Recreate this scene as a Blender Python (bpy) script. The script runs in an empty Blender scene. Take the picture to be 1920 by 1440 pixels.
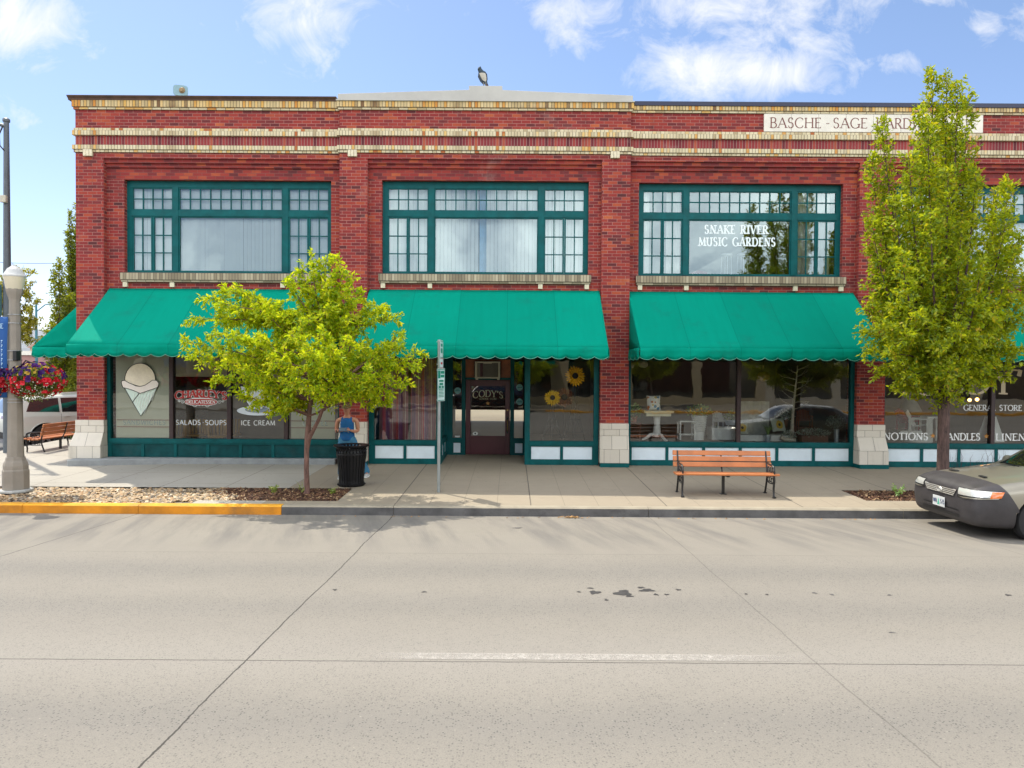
import bpy, bmesh, math, random
import numpy as np
from mathutils import Vector, Matrix, Euler
from mathutils.bvhtree import BVHTree

random.seed(7)
RND = random.Random(11)
sc = bpy.context.scene
COL = sc.collection
rad = math.radians
PI = math.pi

# ------------------------------------------------------------------ camera
F = 1331.0                               # focal length in pixels of the 1920 wide photograph
CAM = Vector((0.0, 0.0, 2.225))
CROT = Euler((rad(90 - 1.08), rad(-0.36), 0.0))
cd = bpy.data.cameras.new('camera')
cam = bpy.data.objects.new('camera', cd)
COL.objects.link(cam)
cam.location = CAM
cam.rotation_euler = CROT
cd.sensor_width = 36.0
cd.lens = F / 1920 * 36.0
cd.clip_start = 0.05
cd.clip_end = 9000
sc.camera = cam

# ------------------------------------------------------------------ sun, sky, exposure
SUN_DIR = Vector((0.345, -0.345, -0.873)).normalized()     # the way the light travels
SUN_STRENGTH = 2.0
SKY_STRENGTH = 0.085
EXPOSURE = 1.28
sl = bpy.data.lights.new('sun', 'SUN')
sl.energy = SUN_STRENGTH
sl.angle = rad(0.5)
sl.color = (1.0, 0.93, 0.80)
so = bpy.data.objects.new('sun', sl)
COL.objects.link(so)
so.rotation_euler = SUN_DIR.to_track_quat('-Z', 'Y').to_euler()
SUN_EL = math.asin(-SUN_DIR.z)
SUN_AZ = math.atan2(-SUN_DIR.x, -SUN_DIR.y)               # compass angle from +Y towards +X

sc.view_settings.view_transform = 'Standard'
sc.view_settings.look = 'None'
sc.view_settings.exposure = EXPOSURE
sc.view_settings.gamma = 1.0
sc.render.engine = 'CYCLES'
sc.cycles.use_denoising = True
try:
    sc.cycles.denoiser = 'OPENIMAGEDENOISE'
    sc.cycles.denoising_input_passes = 'RGB_ALBEDO_NORMAL'
except Exception:
    pass
sc.cycles.max_bounces = 8
sc.cycles.transparent_max_bounces = 16
sc.cycles.caustics_reflective = False
sc.cycles.caustics_refractive = False
sc.cycles.sample_clamp_indirect = 6.0


class NT:
    """small helper for wiring node trees"""
    def __init__(self, tree):
        self.t = tree
        self.t.nodes.clear()

    def n(self, typ, **kw):
        nd = self.t.nodes.new(typ)
        for k, v in kw.items():
            if k == 'ins':
                for kk, vv in v.items():
                    s = nd.inputs[kk]
                    if hasattr(vv, 'is_output') or isinstance(vv, bpy.types.NodeSocket):
                        self.t.links.new(vv, s)
                    else:
                        s.default_value = vv
            else:
                setattr(nd, k, v)
        return nd

    def math(self, op, a, b=None, c=None, clamp=False):
        nd = self.t.nodes.new('ShaderNodeMath')
        nd.operation = op
        nd.use_clamp = clamp
        for i, x in enumerate((a, b, c)):
            if x is None:
                continue
            if isinstance(x, bpy.types.NodeSocket):
                self.t.links.new(x, nd.inputs[i])
            else:
                nd.inputs[i].default_value = x
        return nd.outputs[0]

    def mix(self, fac, a, b, blend='MIX'):
        nd = self.t.nodes.new('ShaderNodeMix')
        nd.data_type = 'RGBA'
        nd.blend_type = blend
        for i, x in ((0, fac), (6, a), (7, b)):
            if isinstance(x, bpy.types.NodeSocket):
                self.t.links.new(x, nd.inputs[i])
            else:
                nd.inputs[i].default_value = (tuple(x) + (1.0,))[:4] if i else x
        return nd.outputs[2]

    def ramp(self, fac, stops, interp='LINEAR'):
        nd = self.t.nodes.new('ShaderNodeValToRGB')
        cr = nd.color_ramp
        cr.interpolation = interp
        while len(cr.elements) < len(stops):
            cr.elements.new(0.5)
        for e, (p, c) in zip(cr.elements, stops):
            e.position = p
            e.color = (tuple(c) + (1.0,))[:4] if hasattr(c, '__len__') else (c, c, c, 1)
        self.t.links.new(fac, nd.inputs[0])
        return nd.outputs[0]

    def noise(self, vec, scale, detail=3.0, rough=0.55, dist=0.0):
        nd = self.n('ShaderNodeTexNoise', ins={'Scale': scale, 'Detail': detail, 'Roughness': rough, 'Distortion': dist})
        if vec is not None:
            self.t.links.new(vec, nd.inputs['Vector'])
        return nd.outputs[0]

    def sep(self, vec):
        nd = self.n('ShaderNodeSeparateXYZ', ins={0: vec})
        return nd.outputs

    def comb(self, x, y, z):
        nd = self.t.nodes.new('ShaderNodeCombineXYZ')
        for i, v in enumerate((x, y, z)):
            if isinstance(v, bpy.types.NodeSocket):
                self.t.links.new(v, nd.inputs[i])
            else:
                nd.inputs[i].default_value = v
        return nd.outputs[0]

    def link(self, a, b):
        self.t.links.new(a, b)


# world: clear blue sky with fair-weather clouds at fixed directions
world = bpy.data.worlds.new('World')
sc.world = world
world.use_nodes = True
w = NT(world.node_tree)
sky = w.n('ShaderNodeTexSky', sky_type='NISHITA', sun_disc=False, sun_elevation=SUN_EL, sun_rotation=SUN_AZ,
          altitude=1000.0, air_density=1.0, dust_density=1.2, ozone_density=1.6)
tc = w.n('ShaderNodeTexCoord')
d = w.sep(tc.outputs['Generated'])
ydir = w.math('MAXIMUM', d[1], 0.05)
u = w.math('DIVIDE', d[0], ydir)
v = w.math('DIVIDE', d[2], ydir)
uv = w.comb(u, v, 0.0)
CLOUDS = [(-0.68, 0.485, 0.085, 0.055, 0.95), (-0.655, 0.44, 0.05, 0.035, 0.55), (-0.60, 0.455, 0.03, 0.03, 0.5),
          (-0.305, 0.485, 0.075, 0.055, 0.95), (-0.29, 0.445, 0.045, 0.035, 0.85), (-0.27, 0.53, 0.10, 0.03, 0.6),
          (0.10, 0.505, 0.12, 0.04, 0.75), (0.085, 0.462, 0.05, 0.03, 0.6), (0.33, 0.515, 0.20, 0.045, 0.8),
          (0.31, 0.475, 0.10, 0.04, 0.6), (0.26, 0.428, 0.085, 0.042, 1.1), (0.36, 0.418, 0.09, 0.04, 1.1),
          (0.41, 0.455, 0.06, 0.04, 0.55), (0.535, 0.435, 0.04, 0.022, 0.6), (0.55, 0.52, 0.10, 0.02, 0.5),
          (0.66, 0.49, 0.03, 0.02, 0.6), (0.72, 0.50, 0.04, 0.045, 0.8), (-0.68, 0.345, 0.03, 0.018, 0.55),
          (-0.46, 0.45, 0.02, 0.02, 0.4), (0.0, 0.66, 0.5, 0.08, 0.7), (-0.9, 0.55, 0.12, 0.08, 0.8)]
acc = None
for (cu, cv, ru, rv, s) in CLOUDS:
    a = w.math('MULTIPLY', w.math('SUBTRACT', u, cu), 1 / ru)
    b = w.math('MULTIPLY', w.math('SUBTRACT', v, cv), 1 / rv)
    r2 = w.math('ADD', w.math('MULTIPLY', a, a), w.math('MULTIPLY', b, b))
    g = w.math('MULTIPLY', w.math('EXPONENT', w.math('MULTIPLY', r2, -0.9)), s)
    acc = g if acc is None else w.math('MAXIMUM', acc, g)
front = w.math('GREATER_THAN', d[1], 0.3)
acc = w.math('MULTIPLY', acc, front)
nz1 = w.noise(uv, 12.0, 10.0, 0.66, 0.55)
nz2 = w.noise(tc.outputs['Generated'], 2.2, 7.0, 0.6, 0.2)
m = w.math('ADD', acc, w.math('MULTIPLY', w.math('SUBTRACT', nz1, 0.5), 2.3))
m = w.math('MULTIPLY', w.math('SUBTRACT', m, 0.34), 1.35, clamp=True)
m = w.math('MULTIPLY', m, w.math('GREATER_THAN', acc, 0.02))
m = w.math('MULTIPLY', m, 0.88)
# unseen bright cloud bank, added behind the camera to light the shaded facade
bk = w.math('MULTIPLY', w.math('SUBTRACT', 0.22, d[1]), 2.2, clamp=True)
back = w.math('MULTIPLY', w.math('SUBTRACT', nz2, 0.42), 4.0, clamp=True)
back = w.math('MULTIPLY', w.math('MULTIPLY', back, bk), w.math('MULTIPLY', d[2], 8.0, clamp=True))
hz_ = w.math('SUBTRACT', 1.0, w.math('MULTIPLY', d[2], 2.6), clamp=True)
skyc = w.mix(1.0, sky.outputs[0], w.mix(hz_, (1.0, 0.985, 1.0), (0.95, 0.88, 0.97)), 'MULTIPLY')
col = w.mix(m, skyc, (5.2, 5.25, 5.35))
col = w.mix(back, col, (25.0, 25.0, 24.6))
bg = w.n('ShaderNodeBackground', ins={'Color': col, 'Strength': SKY_STRENGTH})
wo = w.n('ShaderNodeOutputWorld', ins={'Surface': bg.outputs[0]})

# ------------------------------------------------------------------ pixel -> place helpers (a surveyor's view of the photograph)
CM = CROT.to_matrix()


def at(px, py, Y):
    v = CM @ Vector(((px - 960) / F, -(py - 720) / F, -1.0))
    return CAM + v * ((Y - CAM.y) / v.y)


def ax(px, Y, py=600):
    return at(px, py, Y).x


def az(py, Y, px=910):
    return at(px, py, Y).z


def srgb(r, g, b):
    def f(c):
        c /= 255.0
        return c / 12.92 if c <= 0.04045 else ((c + 0.055) / 1.055) ** 2.4
    return (f(r), f(g), f(b))


# ------------------------------------------------------------------ materials
MATS = {}


def newmat(name):
    m = bpy.data.materials.new(name)
    m.use_nodes = True
    return m, NT(m.node_tree)


def finish(t, bsdf):
    t.n('ShaderNodeOutputMaterial', ins={'Surface': bsdf})


def paint(name, col, rough=0.55, metal=0.0, var=0.12, scale=6.0, bump=0.0, bscale=40.0, coat=0.0, spec=0.5, dirt=None, dirt_amt=0.0):
    """plain painted / coated surface with wear-like variation"""
    if name in MATS:
        return MATS[name]
    m, t = newmat(name)
    tc = t.n('ShaderNodeTexCoord')
    geo = t.n('ShaderNodeNewGeometry')
    pos = geo.outputs['Position']
    n1 = t.noise(pos, scale, 5.0, 0.6)
    f = t.math('MULTIPLY', t.math('SUBTRACT', n1, 0.5), 2.0)
    lo = tuple(max(0, c * (1 - var)) for c in col)
    hi = tuple(min(1, c * (1 + var)) for c in col)
    c = t.mix(t.math('ADD', t.math('MULTIPLY', f, 1.3), 0.5, clamp=True), lo, hi)
    if dirt is not None:
        n2 = t.noise(pos, scale * 0.45, 7.0, 0.7)
        k = t.math('MULTIPLY', t.math('SUBTRACT', n2, 0.52), 6.0 * dirt_amt, clamp=True)
        c = t.mix(k, c, dirt)
    r = t.math('ADD', rough, t.math('MULTIPLY', f, 0.1))
    b = t.n('ShaderNodeBsdfPrincipled', ins={'Base Color': c, 'Roughness': r, 'Metallic': metal, 'Coat Weight': coat, 'Specular IOR Level': spec})
    if bump > 0:
        n3 = t.noise(pos, bscale, 3.0, 0.6)
        bp = t.n('ShaderNodeBump', ins={'Strength': bump, 'Distance': 0.01, 'Height': n3})
        t.link(bp.outputs[0], b.inputs['Normal'])
    finish(t, b.outputs[0])
    MATS[name] = m
    return m


def wallvec(t, ox=0.0, oz=0.0):
    """world-space brick coordinates: along the wall, up"""
    geo = t.n('ShaderNodeNewGeometry')
    p = t.sep(geo.outputs['Position'])
    nn = t.sep(geo.outputs['Normal'])
    side = t.math('GREATER_THAN', t.math('ABSOLUTE', nn[0]), 0.6)
    top = t.math('GREATER_THAN', t.math('ABSOLUTE', nn[2]), 0.6)
    h = t.math('ADD', t.math('MULTIPLY', p[1], side), t.math('MULTIPLY', p[0], t.math('SUBTRACT', 1.0, side)))
    vz = t.math('ADD', t.math('MULTIPLY', p[1], top), t.math('MULTIPLY', p[2], t.math('SUBTRACT', 1.0, top)))
    return t.comb(t.math('ADD', h, ox), t.math('ADD', vz, oz), 0.0), geo.outputs['Position']


def brick(name, ramp, mortar, bw=0.2127, rh=0.0729, ms=0.0055, offset=0.5, ox=100.0, oz=0.0, rough=0.8, bump=0.5, grime=0.35, mvar=0.5, interp='LINEAR', spread=1.0):
    if name in MATS:
        return MATS[name]
    m, t = newmat(name)
    vec, pos = wallvec(t, ox, oz)
    bt = t.n('ShaderNodeTexBrick', offset=offset, offset_frequency=2, squash=1.0, squash_frequency=2,
             ins={'Vector': vec, 'Color1': (0, 0, 0, 1), 'Color2': (1, 1, 1, 1), 'Mortar': (0.5, 0.5, 0.5, 1), 'Scale': 1.0,
                  'Mortar Size': ms, 'Mortar Smooth': 0.25, 'Bias': 0.0, 'Brick Width': bw, 'Row Height': rh})
    bt2 = t.n('ShaderNodeSeparateColor', ins={0: bt.outputs[0]})
    # mix a slow drift into the per-brick value so that tones come in patches as well
    n0 = t.noise(pos, 0.9, 4.0, 0.6)
    k = t.math('ADD', t.math('ADD', t.math('MULTIPLY', bt2.outputs[0], spread), (1 - spread) * .5), t.math('MULTIPLY', t.math('SUBTRACT', n0, 0.5), 0.5), clamp=True)
    c = t.ramp(k, ramp, interp)
    n1 = t.noise(pos, 55.0, 4.0, 0.6)
    c = t.mix(t.math('MULTIPLY', n1, 0.12), c, (0.03, 0.015, 0.012), 'MIX')
    n2 = t.noise(pos, 1.3, 6.0, 0.65)
    mv = t.math('MULTIPLY', t.math('SUBTRACT', n2, 0.36), 3.2, clamp=True)
    mort = t.mix(t.math('MULTIPLY', mv, mvar), mortar, tuple(x * 0.35 for x in mortar))
    c = t.mix(bt.outputs['Fac'], c, mort)
    n3 = t.noise(pos, 0.55, 7.0, 0.7)
    g = t.math('MULTIPLY', t.math('SUBTRACT', n3, 0.55), 5.0 * grime, clamp=True)
    c = t.mix(g, c, (0.045, 0.03, 0.028))
    # rain streaks and pale bloom running down the wall
    hv = t.sep(vec)
    ns = t.noise(t.comb(t.math('MULTIPLY', hv[0], 4.5), t.math('MULTIPLY', hv[1], 0.35), 0.0), 1.0, 5.0, 0.65)
    c = t.mix(t.math('MULTIPLY', t.math('SUBTRACT', ns, 0.55), 2.6, clamp=True), c, t.mix(0.55, c, (0.03, 0.022, 0.02)))
    nb = t.noise(pos, 0.8, 6.0, 0.7, 0.4)
    c = t.mix(t.math('MULTIPLY', t.math('SUBTRACT', nb, 0.62), 2.2, clamp=True), c, (0.42, 0.30, 0.26))
    n4 = t.noise(pos, 120.0, 2.0, 0.5)
    hgt = t.math('ADD', t.math('MULTIPLY', t.math('SUBTRACT', 1.0, bt.outputs['Fac']), 1.0), t.math('MULTIPLY', n4, 0.25))
    bp = t.n('ShaderNodeBump', ins={'Strength': bump, 'Distance': 0.008, 'Height': hgt})
    b = t.n('ShaderNodeBsdfPrincipled', ins={'Base Color': c, 'Roughness': rough, 'Normal': bp.outputs[0], 'Specular IOR Level': 0.3})
    finish(t, b.outputs[0])
    MATS[name] = m
    return m


def glass(name, tint=(0.9, 0.95, 0.93), refl=0.10, wav=0.0, rough=0.0, rc=(0.95, 0.97, 0.97)):
    if name in MATS:
        return MATS[name]
    m, t = newmat(name)
    fr = t.n('ShaderNodeFresnel', ins={'IOR': 1.5})
    fac = t.math('ADD', t.math('MULTIPLY', fr.outputs[0], 1.3), refl, clamp=True)
    tr = t.n('ShaderNodeBsdfTransparent', ins={'Color': tint + (1,)})
    gl = t.n('ShaderNodeBsdfGlossy', ins={'Color': rc + (1,), 'Roughness': rough})
    if wav > 0:
        geo = t.n('ShaderNodeNewGeometry')
        n = t.noise(geo.outputs['Position'], 1.7, 2.0, 0.5)
        bp = t.n('ShaderNodeBump', ins={'Strength': wav, 'Distance': 0.02, 'Height': n})
        t.link(bp.outputs[0], gl.inputs['Normal'])
    mx = t.n('ShaderNodeMixShader', ins={0: fac, 1: tr.outputs[0], 2: gl.outputs[0]})
    finish(t, mx.outputs[0])
    MATS[name] = m
    return m


def leafmat(name, ramp, trans=0.45, rough=0.5, gloss=0.06, tmix=0.5):
    if name in MATS:
        return MATS[name]
    m, t = newmat(name)
    geo = t.n('ShaderNodeNewGeometry')
    c = t.ramp(geo.outputs['Random Per Island'], ramp)
    n = t.noise(geo.outputs['Position'], 1.1, 3.0, 0.5)
    c2 = t.n('ShaderNodeHueSaturation', ins={'Hue': 0.5, 'Saturation': 1.0, 'Value': t.math('ADD', 0.65, t.math('MULTIPLY', n, 0.7)), 'Color': c})
    df = t.n('ShaderNodeBsdfDiffuse', ins={'Color': c2.outputs[0]})
    tcol = t.mix(tmix, c2.outputs[0], (0.78, 0.80, 0.015), 'MIX')
    tl = t.n('ShaderNodeBsdfTranslucent', ins={'Color': tcol})
    mx = t.n('ShaderNodeMixShader', ins={0: trans, 1: df.outputs[0], 2: tl.outputs[0]})
    gl = t.n('ShaderNodeBsdfGlossy', ins={'Color': (1, 1, 1, 1), 'Roughness': rough})
    mx2 = t.n('ShaderNodeMixShader', ins={0: gloss, 1: mx.outputs[0], 2: gl.outputs[0]})
    finish(t, mx2.outputs[0])
    MATS[name] = m
    return m


def bark(name, c0, c1, scale=9.0):
    if name in MATS:
        return MATS[name]
    m, t = newmat(name)
    geo = t.n('ShaderNodeNewGeometry')
    mp = t.n('ShaderNodeMapping', ins={'Vector': geo.outputs['Position'], 'Scale': (4.0, 4.0, 0.8)})
    n = t.noise(mp.outputs[0], scale, 6.0, 0.7, 0.4)
    c = t.ramp(n, [(0.3, c0), (0.62, c1), (0.8, tuple(min(1, x * 1.5) for x in c1))])
    bp = t.n('ShaderNodeBump', ins={'Strength': 0.8, 'Distance': 0.02, 'Height': n})
    b = t.n('ShaderNodeBsdfPrincipled', ins={'Base Color': c, 'Roughness': 0.85, 'Normal': bp.outputs[0]})
    finish(t, b.outputs[0])
    MATS[name] = m
    return m


def glow(name, col, s):
    if name in MATS:
        return MATS[name]
    m, t = newmat(name)
    e = t.n('ShaderNodeEmission', ins={'Color': col + (1,), 'Strength': s})
    finish(t, e.outputs[0])
    MATS[name] = m
    return m


# ------------------------------------------------------------------ mesh builder
class MB:
    def __init__(self, org=(0, 0, 0)):
        self.v, self.f, self.m = [], [], []
        self.org = Vector(org)

    def add(self, vs, fs, m=0):
        o = len(self.v)
        self.v.extend([tuple(p) for p in vs])
        for f in fs:
            self.f.append(tuple(i + o for i in f))
            self.m.append(m)

    def box(self, x0, x1, y0, y1, z0, z1, m=0):
        if x0 > x1: x0, x1 = x1, x0
        if y0 > y1: y0, y1 = y1, y0
        if z0 > z1: z0, z1 = z1, z0
        self.add([(x0, y0, z0), (x1, y0, z0), (x1, y1, z0), (x0, y1, z0), (x0, y0, z1), (x1, y0, z1), (x1, y1, z1), (x0, y1, z1)],
                 [(0, 3, 2, 1), (4, 5, 6, 7), (0, 1, 5, 4), (1, 2, 6, 5), (2, 3, 7, 6), (3, 0, 4, 7)], m)

    def obox(self, c, s, rot=None, m=0):
        R = rot if rot is not None else Matrix.Identity(3)
        c = Vector(c)
        vs = []
        for dz in (-.5, .5):
            for dx, dy in ((-.5, -.5), (.5, -.5), (.5, .5), (-.5, .5)):
                vs.append(c + R @ Vector((dx * s[0], dy * s[1], dz * s[2])))
        self.add(vs, [(0, 3, 2, 1), (4, 5, 6, 7), (0, 1, 5, 4), (1, 2, 6, 5), (2, 3, 7, 6), (3, 0, 4, 7)], m)

    def quad(self, a, b, c, d, m=0):
        self.add([a, b, c, d], [(0, 1, 2, 3)], m)

    def prism(self, poly, axis, a, b, m=0):
        def P(p, t):
            if axis == 'y': return (p[0], t, p[1])
            if axis == 'x': return (t, p[0], p[1])
            return (p[0], p[1], t)
        n = len(poly)
        vs = [P(p, a) for p in poly] + [P(p, b) for p in poly]
        fs = [tuple(range(n - 1, -1, -1)), tuple(range(n, 2 * n))]
        for i in range(n):
            j = (i + 1) % n
            fs.append((i, j, n + j, n + i))
        self.add(vs, fs, m)

    def loftz(self, secs, m=0):
        """secs: (z, x0, x1, y0, y1) stacked rectangles"""
        vs, fs = [], []
        for (z, x0, x1, y0, y1) in secs:
            vs += [(x0, y0, z), (x1, y0, z), (x1, y1, z), (x0, y1, z)]
        for i in range(len(secs) - 1):
            a = i * 4
            for k in range(4):
                k2 = (k + 1) % 4
                fs.append((a + k, a + k2, a + 4 + k2, a + 4 + k))
        fs.append((3, 2, 1, 0))
        e = (len(secs) - 1) * 4
        fs.append((e, e + 1, e + 2, e + 3))
        self.add(vs, fs, m)

    def tube(self, pts, rs, n=8, m=0, cap=True, flat=1.0):
        pts = [Vector(p) for p in pts]
        if not hasattr(rs, '__len__'):
            rs = [rs] * len(pts)
        vs, fs = [], []
        up = None
        for i, p in enumerate(pts):
            if i == 0: t = pts[1] - pts[0]
            elif i == len(pts) - 1: t = pts[-1] - pts[-2]
            else: t = pts[i + 1] - pts[i - 1]
            if t.length < 1e-9: t = Vector((0, 0, 1))
            t.normalize()
            if up is None:
                up = Vector((0, 0, 1)) if abs(t.z) < 0.9 else Vector((1, 0, 0))
            s = t.cross(up)
            if s.length < 1e-6:
                s = t.cross(Vector((0, 1, 0)))
            s.normalize()
            up = s.cross(t).normalized()
            for k in range(n):
                a = 2 * PI * k / n
                vs.append(p + s * (math.cos(a) * rs[i]) + up * (math.sin(a) * rs[i] * flat))
        for i in range(len(pts) - 1):
            for k in range(n):
                k2 = (k + 1) % n
                fs.append((i * n + k, i * n + k2, (i + 1) * n + k2, (i + 1) * n + k))
        if cap:
            fs.append(tuple(range(n - 1, -1, -1)))
            e = (len(pts) - 1) * n
            fs.append(tuple(range(e, e + n)))
        self.add(vs, fs, m)

    def lathe(self, prof, c=(0, 0, 0), n=20, m=0, rot0=0.0, cap=True):
        vs, fs = [], []
        for (r, z) in prof:
            for k in range(n):
                a = 2 * PI * k / n + rot0
                vs.append((c[0] + r * math.cos(a), c[1] + r * math.sin(a), c[2] + z))
        for i in range(len(prof) - 1):
            for k in range(n):
                k2 = (k + 1) % n
                fs.append((i * n + k, i * n + k2, (i + 1) * n + k2, (i + 1) * n + k))
        if cap:
            fs.append(tuple(range(n - 1, -1, -1)))
            e = (len(prof) - 1) * n
            fs.append(tuple(range(e, e + n)))
        self.add(vs, fs, m)

    def ball(self, c, r, n=12, k=8, m=0, sq=(1, 1, 1)):
        prof = []
        vs, fs = [], []
        for i in range(k + 1):
            a = -PI / 2 + PI * i / k
            for j in range(n):
                b = 2 * PI * j / n
                vs.append((c[0] + r * sq[0] * math.cos(a) * math.cos(b), c[1] + r * sq[1] * math.cos(a) * math.sin(b), c[2] + r * sq[2] * math.sin(a)))
        for i in range(k):
            for j in range(n):
                j2 = (j + 1) % n
                fs.append((i * n + j, i * n + j2, (i + 1) * n + j2, (i + 1) * n + j))
        self.add(vs, fs, m)

    def build(self, name, mats, parent=None, smooth=False, bevel=0.0, angle=40, solid=0.0, seg=2, sub=0):
        me = bpy.data.meshes.new(name)
        ox, oy, oz = self.org
        me.from_pydata([(p[0] - ox, p[1] - oy, p[2] - oz) for p in self.v], [], self.f)
        if not isinstance(mats, (list, tuple)):
            mats = [mats]
        for mm in mats:
            me.materials.append(mm)
        if len(mats) > 1:
            me.polygons.foreach_set('material_index', self.m)
        if smooth:
            me.polygons.foreach_set('use_smooth', [True] * len(me.polygons))
            try:
                me.set_sharp_from_angle(angle=rad(angle))
            except Exception:
                pass
        me.update()
        o = bpy.data.objects.new(name, me)
        COL.objects.link(o)
        if parent is not None:
            o.parent = parent
        else:
            o.location = self.org
        if solid:
            md = o.modifiers.new('thickness', 'SOLIDIFY')
            md.thickness = solid
            md.offset = 0
        if bevel:
            md = o.modifiers.new('edge', 'BEVEL')
            md.width = bevel
            md.segments = seg
            md.limit_method = 'ANGLE'
        if sub:
            md = o.modifiers.new('smooth', 'SUBSURF')
            md.levels = sub
            md.render_levels = sub
        return o


def tag(o, label, cat, group=None):
    o['label'] = label
    o['category'] = cat
    if group:
        o['group'] = group
    return o


def thing(name, label, cat, loc=(0, 0, 0), rotz=0.0, group=None):
    o = bpy.data.objects.new(name, None)
    o.empty_display_size = 0.1
    COL.objects.link(o)
    o.location = loc
    o.rotation_euler = (0, 0, rotz)
    return tag(o, label, cat, group)


def kind(o, k):
    o['kind'] = k
    return o


def copy_thing(src, loc, rotz, label, group=None, scale=None):
    """a copy of a thing with copies of its parts and their sub-parts (mesh data shared)"""
    r = src.copy()
    COL.objects.link(r)
    r.location = loc
    r.rotation_euler = (0, 0, rotz)
    if scale:
        r.scale = scale
    r['label'] = label
    if group:
        r['group'] = group
    for ch in [c for c in bpy.data.objects if c.parent == src]:
        c = ch.copy()
        COL.objects.link(c)
        c.parent = r
        for g in [x for x in bpy.data.objects if x.parent == ch]:
            e = g.copy()
            COL.objects.link(e)
            e.parent = c
    return r


def bez(a, b, c, n):
    a, b, c = Vector(a), Vector(b), Vector(c)
    return [a * (1 - t) ** 2 + b * 2 * t * (1 - t) + c * t * t for t in [i / n for i in range(n + 1)]]


# ------------------------------------------------------------------ a stroke alphabet for all the lettering
def arc(cx, cy, rx, ry, a0, a1, n=14):
    return [(cx + rx * math.cos(rad(a0 + (a1 - a0) * i / n)), cy + ry * math.sin(rad(a0 + (a1 - a0) * i / n))) for i in range(n + 1)]


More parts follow.
